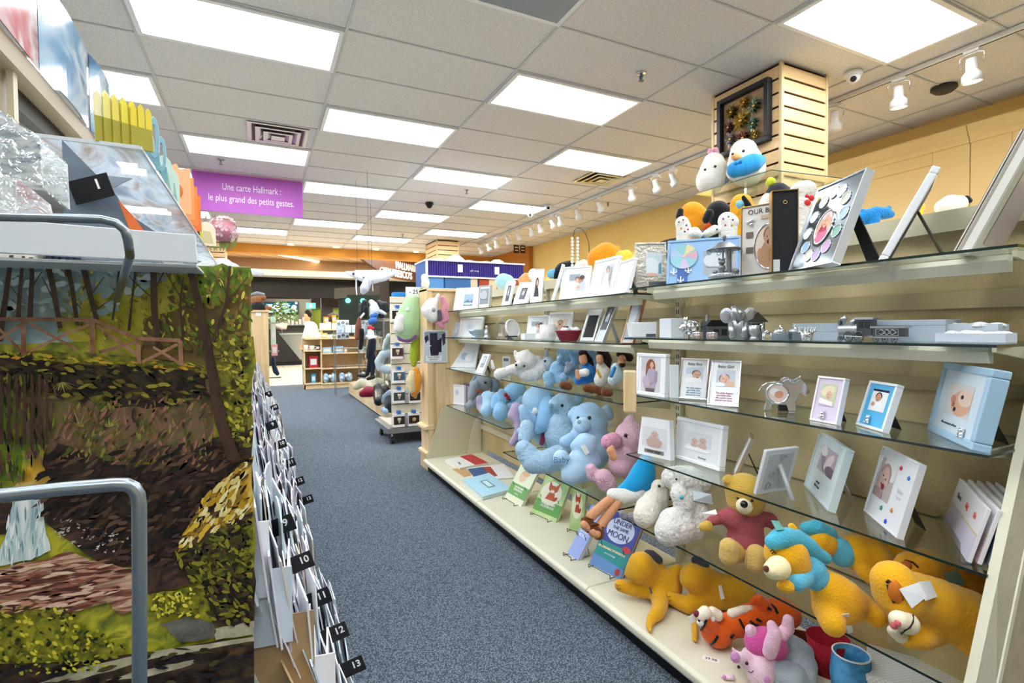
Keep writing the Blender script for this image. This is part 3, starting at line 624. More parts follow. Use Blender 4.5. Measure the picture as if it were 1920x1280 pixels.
    if kind == 'white': return '#f4f6f8', [('#dfe5ec', E_(.5, .5, .36, .4)), ('#c6cfda', E_(.5, .5, .2, .24))]
    if kind == 'monitor': return '#dfe8ef', [('#a9bccd', E_(.4, .55, .2, .3)), ('#f5f7f9', E_(.65, .4, .2, .3))]
    return '#cccccc', []
def photo(kind, x0, z0, w, h, X, parent, name='photo', base=-.0004):
    bg, sh = pic(kind); m = MB().at(X)
    m.mat(M(bg, .25)).quad((x0, base, z0), (x0+w, base, z0), (x0+w, base, z0+h), (x0, base, z0+h)); k = 1
    for c, poly in sh:
        q = clip([(a*w, b*h) for a, b in poly], w, h)
        if len(q) > 2: m.mat(M(c, .25)).add([(x0+a, base-.00012*k, z0+b) for a, b in q], [tuple(range(len(q)))], False); k += 1
    return m.build(name, None, parent)
def ring_frame(m, w, h, b, y0, y1, bt=None, z0=0, x0=0):
    bt = bt or b
    m.box((x0, y0, z0), (x0+w, y1, z0+bt)).box((x0, y0, z0+h-bt), (x0+w, y1, z0+h)).box((x0, y0, z0+bt), (x0+b, y1, z0+h-bt)).box((x0+w-b, y0, z0+bt), (x0+w, y1, z0+h-bt))
def frame(label, pos, w, h, yaw=0., lean=.25, t=.014, b=.012, col=None, mount='#f4f5f6', ph='baby', win=(.2, .25, .6, .55), leg=True, legc=None, back=None, txt=(), group=None, cat='photo frame', name='framed_photo', extra=None, flip=False, lip=.004, legx=.5):
    """a free-standing picture frame; local x = width seen from the front, local -y = front"""
    r = thing(name, label, cat, tuple(pos), yaw, group); X = Rm('X', -lean); col = col or WHITEG
    f = MB().at(X); ring_frame(f, w, h, b, -lip, t); f.build('frame', col, r, min(.003, b*.2))
    if mount: mo = MB().at(X).box((b*.9, 0, b*.9), (w-b*.9, t*.6, h-b*.9)).build('mount', M(mount, .45) if isinstance(mount, str) else mount, r)
    else: mo = r
    MB().at(X).box((b*.5, t*.6, b*.5), (w-b*.5, t*.95, h-b*.5)).build('back_board', back or BLACK, r)
    if ph: 
        wx, wz, ww, wh = win; o = photo(ph, w*wx, h*wz, w*ww, h*wh, X, mo, base=-.0006)
    if leg:
        H = h*.62; top = X @ Vector((w*legx, t, H)); lw = w*.09+.006
        foot = Vector((w*legx, top.y + H*.42*math.cos(lean), 0)) if lean >= 0 else Vector((w*legx, t+H*.4, 0))
        m = MB(); d = .003; m.add([(top.x-lw*.7, top.y, top.z), (top.x+lw*.7, top.y, top.z), (foot.x+lw, foot.y, .0), (foot.x-lw, foot.y, .0), (top.x-lw*.7, top.y+d, top.z), (top.x+lw*.7, top.y+d, top.z), (foot.x+lw, foot.y+d, .0), (foot.x-lw, foot.y+d, .0)],
              [(0, 1, 2, 3), (7, 6, 5, 4), (0, 4, 5, 1), (1, 5, 6, 2), (2, 6, 7, 3), (3, 7, 4, 0)]); m.build('easel_leg', legc or BLACK, r)
    for s in txt:
        st, size, x, z, c = s[:5]; k = s[5] if len(s) > 5 else {}
        text(st, size, X @ Tm(w*x, -.0012, h*z) @ STAND, M(c, .5), mo, 'lettering', **k)
    if extra: extra(r, X, w, h)
    return r
def fpx(label, bl, br, tl, zs, xl=None, xr=None, **k):
    """place a frame by where its three front corners stand on a shelf of known height"""
    tr = k.pop('tr', None)
    if tr is not None:             # the turn that also brings the fourth corner home
        best = None
        for i in range(-10, 24):
            x2 = xl+i*.01; a = P(*bl, x=xl); b = P(*br, x=x2); a.z = zs; b.z = zs; w = b-a; u = w.normalized(); d = ray(*tl)
            T = O + d*((a-O).dot(u)/d.dot(u)); hv = T-a; ln = math.degrees(math.atan2(hv.dot(Vector((-u.y, u.x, 0))), hv.z))
            q = (b+hv)-O; q = (960+FPX*q.dot(_r)/q.dot(_f), 640-FPX*q.dot(_u)/q.dot(_f)); e = abs(q[0]-tr[0])+abs(q[1]-tr[1]) + max(0, 3-ln)*3+max(0, ln-32)*3 + (8 if w.length > .3 else 0)
            if best is None or e < best[0]: best = (e, x2)
        xr = best[1]
    if xl is None: a = P(*bl, z=zs); b = P(*br, z=zs)
    else: a = P(*bl, x=xl); b = P(*br, x=xr if xr is not None else xl); a.z = zs; b.z = zs
    w = b-a; w.z = 0; wd = w.length; yaw = math.atan2(w.y, w.x); u = w.normalized()
    d = ray(*tl); den = d.dot(u); lean = k.pop('lean', None); h = k.pop('h', None)
    if h is None:
        T = O + d*((a-O).dot(u)/den); hv = T-a; h = Vector((hv.dot(Vector((-u.y, u.x, 0))), hv.z)).length
        if lean is None: lean = math.atan2(hv.dot(Vector((-u.y, u.x, 0))), hv.z)
    lean = max(.0, min(.55, .25 if lean is None else lean)); h = min(h, k.pop('hmax', .45))
    k.setdefault('b', wd*.07)
    return frame(label, a, wd, h, yaw, lean, **k)
def edgeon(label, px, x, z, w, h, lean, turn=0., **k):
    """a frame seen from its side: stands along the line of sight, its near lower corner at px"""
    a = P(*px, x=x); a.z = z; az = math.atan2(a.y, a.x)-turn
    return frame(label, a+Vector((math.cos(az), math.sin(az), 0))*w, w, h, az+PI, lean, **k)
# ------------------------------------------------------------------ frames, topmost glass shelf, near bay and far bays
WD = 'white wedding and family frames'
fpx('white tiled landscape frame at the far left end of the top shelf', (849, 579), (896, 572), (856, 540), ZTOPF, 1.38, None, tr=(898, 538), ph='landscape', win=(.38, .22, .36, .5))
fpx('clear silver scroll frame second from the far end of the top shelf, black easel back', (896, 571), (918, 569), (899, 536), ZTOPF, 1.4, None, tr=(925, 534), ph='silver', win=(.12, .2, .74, .66), col=M('#dfe4e8', .15, .7))
fpx('slim white portrait frame on the top shelf beside a pale blue plush dome', (940, 567), (955, 566), (951, 527), ZTOPF, 1.38, None, tr=(963, 527), ph='bw', win=(.3, .2, .42, .62))
fpx('small white frame with dark photo on the top shelf of the far bay', (961, 567), (987, 564), (975, 530), ZTOPF, 1.38, None, tr=(995, 530), ph='bw', win=(.3, .25, .42, .5))
fpx('tall ornate white frame with a long-haired woman photo on the top shelf', (993, 562), (1015, 561), (999, 505), ZTOPF, 1.38, None, tr=(1021, 507), ph='woman', win=(.24, .2, .5, .6))
edgeon('white frame seen edge-on on the top shelf before the big couple frame', (1034, 559), 1.36, ZTOPF, .15, .20, .30, ph=None, b=.02)
fpx('large white landscape frame with a couple and newborn on the top shelf', (1048, 557), (1103, 548), (1056, 501), ZTOPF, 1.38, None, tr=(1113, 499), ph='couple', win=(.27, .27, .56, .5))
fpx('white portrait frame with a bride photo on the top shelf', (1103, 550), (1148, 545), (1117, 489), ZTOPF, 1.38, None, tr=(1163, 477), ph='bride', win=(.42, .16, .42, .66))
fpx('white lace-edged frame tilted back with a black stand on the top shelf', (1149, 545), (1176, 540), (1163, 491), ZTOPF, 1.36, None, tr=(1189, 482), ph='white', win=(.14, .12, .7, .74))
def tagbar(r, X, w, h):
    MB().at(X).box((w*.42, -.006, h*.05), (w*.98, -.004, h*.16)).build('name_plate', M('#8b8f92', .3, .8), r)
fpx('champagne floral frame with a scalloped top on the top shelf', (1192, 537), (1250, 530), (1191, 455), ZTOP, 1.4, None, tr=(1252, 455), ph='blank', win=(.34, .28, .52, .5), col=M('#cfcabd', .3, .5, bump=.6, bscale=90), mount=M('#cfcabd', .3, .5, bump=.8, bscale=90), extra=tagbar)
def planes(r, X, w, h):
    m = MB().at(X)
    for cx, cz in ((.1, .28), (.3, .3), (.2, .1)):
        x, z = w*cx, h*cz; s = .012
        m.box((x-s*.15, -.006, z-s*.7), (x+s*.15, -.003, z+s*1.4)).box((x-s, -.006, z-s*.1), (x+s, -.003, z+s*.15)).box((x-s*.5, -.006, z-s*.7), (x+s*.5, -.003, z-s*.5))
        m.box((x-s*.95, -.006, z-s*.1), (x-s*.75, -.003, z+s*.6)).box((x+s*.75, -.006, z-s*.1), (x+s*.95, -.003, z+s*.6))
    m.build('toy_plane_motif', M('#f4f8fb', .3), r)
    MB().at(X).box((w*.15, -.004, h*.02), (w*.29, -.001, h*.5)).build('centre_stripe', M('#3a5fa8', .4), r)
    m = MB().at(X).mat(M('#9fd3dc', .15, .3)).cyl((w*.235, -.007, h*.62), (w*.235, -.005, h*.62), h*.27, n=40)
    for a0, c in ((-.3, '#e6b7c9'), (.6, '#e8dfae'), (2.4, '#b7cfe8'), (4.4, '#d8c4e6')):
        q = [(w*.235, -.0072, h*.62)]+[(w*.235+h*.265*math.cos(a0+i*.11), -.0072, h*.62+h*.265*math.sin(a0+i*.11)) for i in range(8)]
        m.mat(M(c, .15, .3)).add(q, [tuple(range(len(q)))], False)
    m.mat(M('#c9b7ae', .3)).cyl((w*.235, -.009, h*.62), (w*.235, -.005, h*.62), h*.035); m.build('disc', None, r)
fpx('wide light blue frame with plane motifs and a pastel disc on the top shelf', (1249, 530), (1391, 512), (1252, 452), ZTOP, 1.4, None, tr=(1391, 445), ph='silver', win=(.5, .2, .42, .52), col=M('#8db4da', .4, bump=.3, bscale=120), mount='#8db4da', b=.01, extra=planes)
def ovalf(cx, cz, rx, rz, kind):
    def fn(r, X, w, h):
        bg, sh = pic(kind); m = MB().at(X); m.mat(M(bg, .25)).add([(w*cx+a*w*rx, -.0015, h*cz+b*h*rz) for a, b in E_(0, 0, 1, 1, 0, 36)], [tuple(range(36))], False)
        k = 1
        for c, poly in sh:
            q = []
            for a, b in poly:
                u, v = (a-.5)*2, (b-.5)*2; L = math.hypot(u, v)
                if L > .98: u, v = u/L*.98, v/L*.98
                q.append((w*cx+u*w*rx, -.0015-.00012*k, h*cz+v*h*rz))
            m.mat(M(c, .25)).add(q, [tuple(range(len(q)))], False); k += 1
        m.build('photo', None, r)
        MB().at(X).torus((w*cx, -.002, h*cz), w*rx, .003, ry=h*rz, n=40).build('oval_bezel', CHROME, r)
    return fn
def ourbaby(r, X, w, h):
    ovalf(.72, .42, .36, .3, 'newborn')(r, X, w, h)
    m = MB().at(X)
    for z in (.35, .56): m.box((w*.14, -.003, h*z), (w*.32, -.001, h*(z+.08)))
    m.build('small_window', M('#7d756c', .3, .5), r)
    MB().at(X).box((w*.52, -.002, h*.80), (w*1.0, -.001, h*.85)).build('name_bar', M('#c7ae90', .5), r)
    m = MB().at(X)
    for a, b in ((.2, .78), (.28, .74), (.3, .8)): m.ell((w*a, -.004, h*b), .006)
    m.build('pewter_charm', CHROME, r)
fpx('tall cream frame lettered OUR BABY with an oval newborn photo', (1389, 514), (1462, 508), (1390, 402), ZTOP, 1.43, 1.47, ph=None, mount='#d9d5cc', col=GOLDM, b=.003, h=.235, lean=.02, extra=ourbaby, txt=[('OUR BABY', .022, .62, .91, '#3a3836')])
# gold and black box frame seen from the back
a = P(1447, 509, x=1.40); a.z = ZTOP; az = math.atan2(a.y, a.x)
t = thing('framed_photo', 'gold-edged frame turned round, its black back to the aisle', 'photo frame', tuple(a), math.radians(-42))
MB().box((0, 0, 0), (.07, .03, .25)).build('back_board', M('#0d0f14', .7), t); f = MB(); ring_frame(f, .074, .254, .003, -.004, .034, z0=-.001, x0=-.002); f.build('frame', GOLDM, t)
MB().torus((.035, -.006, .215), .005, .0012).build('hanging_hook', GOLDM, t); MB().box((.004, -.0015, .003), (.022, 0, .045)).build('sticker', M('#c4c9c4', .5), t)
def multiwin(r, X, w, h):
    m = MB(); m.at(X); rg = MB().at(X); cs = ['#f4f6f8', '#eef1f4', '#f7f8fa', '#eef3f6', '#8fb7d8', '#cfd4c8', '#b9a4cf', '#c6a0cc', '#7fae9c', '#9cbfe0', '#b9bda6', '#e9e4d0']
    for i in range(12):
        a = 2*PI*i/12+PI*.55; cx, cz = w*(.5+.35*math.cos(a)), h*(.5+.37*math.sin(a)); rx, rz = w*.085, h*.07
        m.mat(M(cs[i], .3)).add([(cx+u, -.0015, cz+v) for u, v in E_(0, 0, rx, rz)], [tuple(range(20))], False); rg.torus((cx, -.002, cz), rx, .0012, ry=rz, n=24, k=6)
    m.build('month_windows', None, r); rg.build('window_rims', CHROME, r)
    MB().at(X).add([(w*.5+u, -.0012, h*.45+v) for u, v in E_(0, 0, w*.2, h*.21, 0, 32)], [tuple(range(32))], False).build('oval_mat', BLACK, r)
    ovalf(.51, .46, .17, .19, 'pinkbaby')(r, X, w, h)
fpx('large silver collage frame with twelve small ovals around a baby in pink, leaning back', (1479, 504), (1562, 496), (1535, 356), ZTOP, 1.38, None, tr=(1630, 314), ph=None, mount=M('#aeb9c2', .12, .9), col=M('#dfe6ec', .15, .6), b=.004, t=.02, extra=multiwin, legx=.8)
# edge-on white frame & albums

edgeon('tall white frame seen edge-on with a thin strut, on the top shelf', (1649, 485), 1.36, ZTOP, .2, .235, .45, ph=None, b=.016, t=.014, legc=M('#5d5348', .5))


def slab(label, cat, name, px, x, w, h, t, yaw, lean, col, z, parts=()):
    a = P(*px, x=x); a.z = z; a -= Vector((math.cos(yaw), math.sin(yaw), 0))*w; r = thing(name, label, cat, tuple(a), yaw); X = Rm('X', -lean)
    MB().at(X).box((0, 0, 0), (w, t, h)).build('cover', col, r, .003)
    MB().at(X).box((.004, .004, .002), (w+.001, t-.004, h-.003)).build('pages', M('#e9e6dc', .8), r)
    for pn, c, q in parts: MB().at(X).box(*q).build(pn, M(c, .5), r)
    return r
Y7 = math.radians(191)
slab('teal and rust patterned thin book leaning at the right end of the top shelf', 'book', 'book', (1784, 466), 1.36, .2, .26, .006, Y7, .42, M('#8b6a5a', .5, h2='#3d6a68', nscale=9), ZTOP)
slab('thin cream book between the patterned book and the boxed keepsake album', 'book', 'book', (1790, 465), 1.362, .2, .26, .008, Y7, .42, M('#cfcabc', .5), ZTOP)
slab('thick cream boxed keepsake album at the right end of the top shelf', 'album', 'photo_album', (1797, 463), 1.365, .22, .26, .022, Y7, .42, M('#d7d6c4', .4), ZTOP)
for o in C.objects:
    if o.get('label', '').startswith('thick cream boxed'): photo('laugh', -.2, .03, .17, .19, Rm('X', -.42) @ Tm(.21, .0235, 0), o)
# ------------------------------------------------------------------ second shelf, far bays
fpx('pale blue grey card panel at the far left of the second shelf', (842, 631), (858, 631), (849, 602), Z2F, 1.38, 1.42, ph='monitor', win=(.5, .3, .3, .4), mount='#c3d0de', col=M('#c3d0de', .3), h=.12, lean=.3)
fpx('white frame with three small figures photo on the second shelf, far left', (858, 631), (901, 628), (864, 595), Z2F, 1.42, None, tr=(906, 593), ph='white', win=(.22, .25, .56, .5))
def onx(px, x, z): a = P(*px, x=x); a.z = z; return a
a = onx((896, 632), 1.42, Z2F)
t = thing('boat_dish', 'small silver blue boat-shaped dish on the second shelf', 'dish', tuple(a), .3)
MB().lathe([(0, 0), (.05, 0), (.055, .006), (.035, .012), (.06, .035), (.075, .06), (.072, .06), (.055, .036), (0, .02)]).build('bowl', M('#b7cbdd', .25, .5), t).scale = (1.15, .6, 1)
a = onx((913, 633), 1.40, Z2F)
t = thing('figurine', 'small pewter bird figurine standing on the second shelf', 'figurine', tuple(a))
MB().lathe([(0, 0), (.024, 0), (.024, .008), (.018, .014), (.02, .03), (.012, .055), (.006, .062), (.011, .072), (.009, .085), (0, .09)], n=16).build('body', PEWTER, t); MB().box((-.03, -.02, 0), (.03, .02, .006)).build('base', PEWD, t)
a = onx((941, 631), 1.46, Z2F)
t = thing('crystal_ornament', 'clear crystal angel ornament standing on the second shelf', 'ornament', tuple(a))
CRY = M('#e6e3ee', .06, 0, spec=.8, coat=1.0)
MB().lathe([(0, 0), (.04, 0), (.03, .02), (.02, .06), (.026, .08), (.012, .11), (.018, .13), (0, .145)], n=8).build('body', glassm((.88, .86, .92), 1.2, 'crystal', 1.9), t)
m = MB(); m.ell((-.03, .01, .06), (.02, .006, .045)); m.ell((.035, .01, .055), (.026, .006, .04)); m.ell((0, 0, .135), .014); m.build('wings', glassm((.86, .86, .9), 1.2, 'crystal2', 1.9), t)
a = onx((955, 634), 1.38, Z2F)
t = thing('jewel_box', 'flat clear and black jewel tray before the crystal ornament', 'tray', tuple(a), .2); MB().box((-.06, -.03, 0), (.06, .03, .012)).build('tray', ACRYL, t); MB().box((-.02, -.02, .012), (.05, .02, .02)).build('inlay', DARK, t)
a = onx((966, 633), 1.44, Z2F)
t = thing('round_photo', 'round white photo frame tilted on the second shelf', 'photo frame', (a.x, a.y, Z2F), .35); X = Rm('X', -.3)
MB().at(X).torus((0, 0, .066), .058, .008, n=36).build('frame', WHITEG, t); MB().at(X).cyl((0, -.002, .066), (0, .008, .066), .055, n=32).build('photo', M('#e9edf1', .3), t); MB().box((-.012, .03, 0), (.012, .06, .05)).build('easel', DARK, t)
fpx('white frame with a man and baby photo behind the white box on the second shelf', (986, 634), (1024, 632), (991, 592), Z2F, 1.44, None, tr=(1036, 591), ph='couple', win=(.2, .25, .6, .5))
fpx('larger white frame with a sleeping newborn photo behind the mug', (1024, 634), (1069, 632), (1031, 586), Z2F, 1.44, None, tr=(1082, 585), ph='newborn', win=(.2, .28, .6, .46))
a = onx((984, 636), 1.40, Z2F); t = tag(MB().box((0, 0, 0), (.09, .05, .035)).build('gift_box', WHITE, None, .002, tuple(a)), 'low white gift box before the man and baby frame', 'box')
a = onx((1027, 638), 1.40, Z2F)
t = thing('mug', 'white ceramic mug with raised lettering on the second shelf', 'mug', tuple(a), .2)
MB().lathe([(0, 0), (.036, 0), (.042, .01), (.043, .085), (.04, .085), (.039, .012), (0, .01)]).build('cup', M('#e7e6e2', .25), t); MB().torus((.052, 0, .046), .022, .006, ry=.028).build('handle', M('#e7e6e2', .25), t)
text('LOVE', .026, Tm(0, -.0435, .03) @ STAND, M('#bdbab4', .5), t)
a = onx((1066, 640), 1.385, Z2F)
t = thing('gift_basket', 'dark red woven gift basket filled with wrapped white bundles', 'basket', tuple(a), .1)
m = MB()
for k in range(7): m.torus((0, 0, .008+k*.007), .038+k*.003, .0042, Matrix.Rotation(PI/2, 3, 'X'), n=30)
m.lathe([(0, 0), (.036, 0), (.05, .05), (.048, .05), (.034, .004), (0, .004)]); m.build('basket', M('#8c2438', .5), t).scale = (1.25, .8, 1)
m = MB()
for k in range(6): m.ell((rnd.uniform(-.04, .04), rnd.uniform(-.02, .02), .055), (.02, .015, .016), Matrix.Rotation(rnd.uniform(0, 3), 3, 'Z'))
m.build('wrapped_bundles', M('#e4e8ec', .15), t); MB().box((-.045, -.02, .05), (-.015, -.018, .075)).build('card', M('#6d2740', .5), t)
fpx('silver frame with an all-black insert on the second shelf', (1087, 641), (1113, 642), (1105, 578), Z2F, 1.4, None, tr=(1128, 578), ph='black', win=(.14, .12, .72, .66), mount='#d6d8d6', col=M('#d6dadb', .2, .7))
fpx('tall silver frame with a dark garden photo leaning on the second shelf', (1115, 642), (1130, 643), (1142, 571), Z2F, 1.4, None, tr=(1158, 571), ph='bw', win=(.1, .32, .8, .62), mount='#cfdbe4', col=M('#d6dadb', .2, .7), legc=STEEL)
fpx('clear wrapped tall frame with a copper ribbon edge on the second shelf', (1164, 640), (1187, 641), (1190, 549), Z2F, 1.37, None, tr=(1213, 550), ph='silver', win=(.08, .06, .8, .88), mount='#c9cdd0', col=M('#d9a184', .2, .8))
# ------------------------------------------------------------------ second shelf, near bay
a = onx((1184, 633), 1.37, Z2)
t = thing('gift_box', 'white shrink-wrapped gift box with a barcode on the second shelf', 'box', tuple(a), math.radians(-26)); MB().box((0, 0, 0), (.105, .09, .062)).build('box', M('#e3e8ee', .2, coat=.5), t, .004); MB().box((.06, -.001, .002), (.10, -.0002, .014)).build('barcode', M('#555a60', .4), t)
a = onx((1258, 634), 1.42, Z2)
t = thing('gift_box', 'white cube gift box beside the chrome piggy bank', 'box', tuple(a), math.radians(-10)); MB().box((0, 0, 0), (.075, .08, .075)).build('box', M('#dfe4eb', .4), t, .002)
def pewt(name, label, cat, px, x, z, rz=0): a = onx(px, x, z); return thing(name, label, cat, tuple(a), rz)
t = pewt('money_bank', 'shiny chrome owl-shaped money bank on the second shelf', 'money bank', (1298, 636), 1.40, Z2, -.5)
m = MB().ell((0, 0, .035), (.036, .03, .032)); m.ell((-.03, -.005, .038), (.016, .018, .02)); m.ell((-.044, -.005, .036), (.006, .01, .009)); m.ell((-.022, -.012, .066), (.006, .005, .012)); m.ell((-.022, .014, .066), (.006, .005, .012))
for x in (-.02, .02):
    for y in (-.014, .014): m.cyl((x, y, .016), (x, y, 0), .008, .009)
m.build('body', M('#e8eaee', .1, 1.0, bump=.2, bscale=30), t)
for px, lab in ((1308, 'left of two small ribbed silver trinket boxes'), (1335, 'right of two small ribbed silver trinket boxes')):
    t = pewt('trinket_box', lab, 'trinket box', (px, 637), 1.37, Z2); m = MB()
    n = 16; m.lathe([(0, 0), (.016, 0), (.017, .018), (0, .018)], n=n)
    for k in range(n): a_ = 2*PI*k/n; m.cyl((.016*math.cos(a_), .016*math.sin(a_), 0), (.017*math.cos(a_), .017*math.sin(a_), .018), .002, n=6)
    m.build('body', M('#d9c8c2', .2, .8), t); MB().lathe([(0, .018), (.018, .018), (.018, .022), (0, .024)]).build('lid', CHROME, t)
t = pewt('model_cottage', 'dark pewter railway cottage bank behind the ribbed trinket boxes', 'money bank', (1340, 632), 1.48, Z2, -.35)
MB().box((-.045, -.03, 0), (.045, .03, .045)).build('walls', PEWD, t, .002); MB().prism([(-.05, .045), (.05, .045), (.03, .065), (-.03, .065)], -.034, .034, 'y').build('roof', M('#3b3d40', .4, .9), t); MB().cyl((-.028, 0, .06), (-.028, 0, .085), .006).build('chimney', PEWTER, t)
MB().box((-.02, -.032, .01), (0, -.03, .032)).box((.01, -.032, .01), (.03, -.03, .032)).build('windows', DARK, t)
# pewter elephant
t = pewt('elephant_bank', 'seated laughing pewter elephant money bank on the second shelf', 'money bank', (1384, 636), 1.41, Z2, math.radians(-50))
m = MB().ell((0, 0, .036), (.028, .026, .036)); m.ell((0, -.004, .078), (.024, .022, .024))
for s in (-1, 1):
    m.ell((s*.016, -.022, .012), (.012, .016, .012)); m.tube([(s*.02, -.01, .05), (s*.02, -.028, .03), (s*.014, -.034, .014)], [.011, .01, .009])
m.tube([(0, -.018, .074), (-.002, -.034, .070), (-.008, -.044, .084), (-.014, -.036, .106)], [.014, .012, .010, .008], 10)
m.build('body', PEWTER, t)
e = MB()
for s in (-1, 1): e.ell((s*.036, .006, .078), (.022, .004, .026), Matrix.Rotation(s*.4, 3, 'Z'))
e.build('ears', PEWTER, t); e = MB()
for s in (-1, 1): e.ell((s*.037, .003, .078), (.016, .003, .02), Matrix.Rotation(s*.4, 3, 'Z'))
e.build('ear_lining', M('#b6b6b8', .35, .9), t)
m = MB()
for s in (-1, 1): m.ell((s*.011, -.026, .084), (.004, .003, .0015)).ell((s*.016, -.037, .006), (.006, .003, .004))
m.build('eyes_and_toes', PEWD, t)
t = pewt('model_house', 'dark pewter pitched-roof house bank behind the elephant', 'money bank', (1414, 634), 1.47, Z2, -.5)
MB().box((-.025, -.025, 0), (.025, .025, .06)).build('walls', PEWD, t, .002); MB().prism([(-.034, .055), (.034, .055), (0, .088)], -.03, .03, 'y').build('roof', M('#55504a', .4, .8), t); MB().box((-.018, -.0265, .03), (.018, -.025, .05)).build('window', DARK, t)
t = pewt('pewter_cup', 'small ridged pewter egg cup beside the elephant', 'cup', (1414, 637), 1.395, Z2)
MB().lathe([(0, 0), (.014, 0), (.011, .006), (.008, .012), (.015, .02), (.017, .045), (.015, .045), (.013, .022), (0, .02)]).build('cup', PEWTER, t)
t = pewt('giraffe_figurine', 'tiny silver giraffe figurine with a raised neck', 'figurine', (1438, 638), 1.385, Z2, -.4)
m = MB().ell((0, 0, .022), (.014, .006, .007))
for x in (-.01, .01):
    for y in (-.004, .004): m.tube([(x, y, .02), (x*1.2, y, 0)], .0018, 6)
m.tube([(-.01, 0, .024), (-.016, 0, .036), (-.013, 0, .044)], [.004, .003, .003]); m.ell((-.016, 0, .046), (.006, .003, .003)); m.cyl((-.012, 0, .047), (-.011, 0, .053), .001); m.build('body', CHROME, t)
for px, lab, x in ((1463, 'domed silver keepsake box on a square base, beside the giraffe', 1.39), (1490, 'darker domed keepsake box right behind the crown', 1.43)):
    t = pewt('keepsake_box', lab, 'trinket box', (px, 638), x, Z2, -.5); MB().box((-.017, -.017, 0), (.017, .017, .02)).build('box', M('#9aa6b2', .3, .8), t, .002)
    MB().lathe([(.0, .02), (.018, .02), (.019, .024), (.015, .032), (.006, .037), (.002, .04), (.003, .043), (0, .045)]).build('lid', CHROME if px < 1480 else PEWTER, t)
t = pewt('crown_box', 'small chrome crown-shaped box on the second shelf', 'trinket box', (1513, 640), 1.375, Z2)
m = MB().lathe([(0, 0), (.013, 0), (.018, .026), (.016, .026), (.012, .004), (0, .004)])
for k in range(8): a_ = 2*PI*k/8; m.cyl((.018*math.cos(a_), .018*math.sin(a_), .024), (.02*math.cos(a_), .02*math.sin(a_), .034), .004, .001, 6); m.ell((.0205*math.cos(a_), .0205*math.sin(a_), .035), .0025, seg=8, ring=6)
m.build('crown', CHROME, t)
PEWX = M('#5c6165', .35, .8, bump=.1, bscale=60); BG = M('#b4c2d0', .45); BGD = M('#74797c', .5)
t = pewt('storage_box', 'long blue grey cardboard box lying behind the crown', 'box', (1487, 636), 1.46, Z2, math.radians(-80)); MB().box((0, 0, 0), (.145, .1, .042)).build('base', BG, t); MB().box((-.001, -.001, .024), (.146, .101, .048)).build('lid', BG, t, .001)
t = pewt('storage_box', 'long grey box behind the pewter train tender', 'box', (1640, 640), 1.44, Z2, math.radians(-80)); MB().box((0, 0, 0), (.145, .12, .05)).build('base', BG, t); MB().box((-.001, -.001, .04), (.146, .121, .054)).build('lid', BG, t, .001)
# pewter train: locomotive and tender
yw = math.radians(-84)
def wheel(m, c, r, sp=8):
    m.torus(c, r, r*.14, n=24, k=6); m.cyl((c[0], c[1]-.002, c[2]), (c[0], c[1]+.002, c[2]), r*.25, n=10)
    for k in range(sp): a_ = 2*PI*k/sp; m.cyl(c, (c[0]+r*math.cos(a_), c[1], c[2]+r*math.sin(a_)), r*.06, n=5)
t = pewt('toy_locomotive', 'pewter steam locomotive money bank on the second shelf', 'toy train', (1569, 641), 1.38, Z2, yw)
m = MB().cyl((.0, .016, .026), (.042, .016, .026), .0125, n=20); m.cyl((.038, .016, .026), (.046, .016, .026), .0135, n=20); m.box((.0, .006, .011), (.085, .026, .015)); m.prism([(-.006, .002), (.004, .012), (.004, .002)], .004, .028, 'y'); m.build('boiler', PEWTER, t)
MB().lathe([(.0, .036), (.005, .036), (.004, .044), (.009, .05), (.009, .053), (.003, .058), (0, .06)], (.01, .016, 0)).build('funnel', PEWTER, t); MB().lathe([(0, .036), (.007, .036), (.008, .046), (.004, .05), (0, .051)], (.032, .016, 0)).build('dome', PEWTER, t)
MB().box((.046, .002, .014), (.082, .030, .048)).build('cab', PEWX, t, .001); MB().box((.042, -.001, .048), (.086, .033, .053)).build('cab_roof', PEWTER, t, .001)
MB().box((.051, .0005, .03), (.061, .002, .044)).box((.066, .0005, .03), (.077, .002, .044)).build('cab_windows', M('#2b2d30', .4), t)
MB().box((-.002, .008, .038), (.004, .02, .048)).build('lantern', PEWD, t)
for x, r in ((.008, .006), (.028, .011), (.053, .011)):
    m = MB(); wheel(m, (x, .0, r), r); m.build('wheel', PEWX, t)
m = MB(); m.cyl((.02, -.003, .012), (.062, -.003, .010), .0016, n=6); m.build('side_rod', PEWTER, t); t.scale = (1, 1, 1.15)
a = onx((1631, 641), 1.385, Z2)
t = thing('toy_tender', 'pewter coal tender with diamond pattern coupled behind the locomotive', 'toy train', tuple(a), yw)
MB().box((.004, .002, .010), (.072, .03, .036)).build('body', PEWX, t, .001); m = MB(); m.box((.0, -.001, .034), (.076, .033, .039)); m.box((.0, -.001, .010), (.076, .033, .013))
m.box((.012, .0, .015), (.062, .002, .0165)).box((.012, .0, .031), (.062, .002, .0325)).box((.012, .0, .015), (.0135, .002, .0325)).box((.0605, .0, .015), (.062, .002, .0325)); m.build('trim', PEWTER, t)
m = MB()
for x in (.025, .037, .049): m.torus((x, .0, .024), .009, .001, n=4, ry=.006)
m.build('diamond_relief', PEWTER, t)
for x in (.013, .033, .053):
    m = MB(); wheel(m, (x, .0, .0065), .0065, 6); m.build('wheel', PEWX, t)
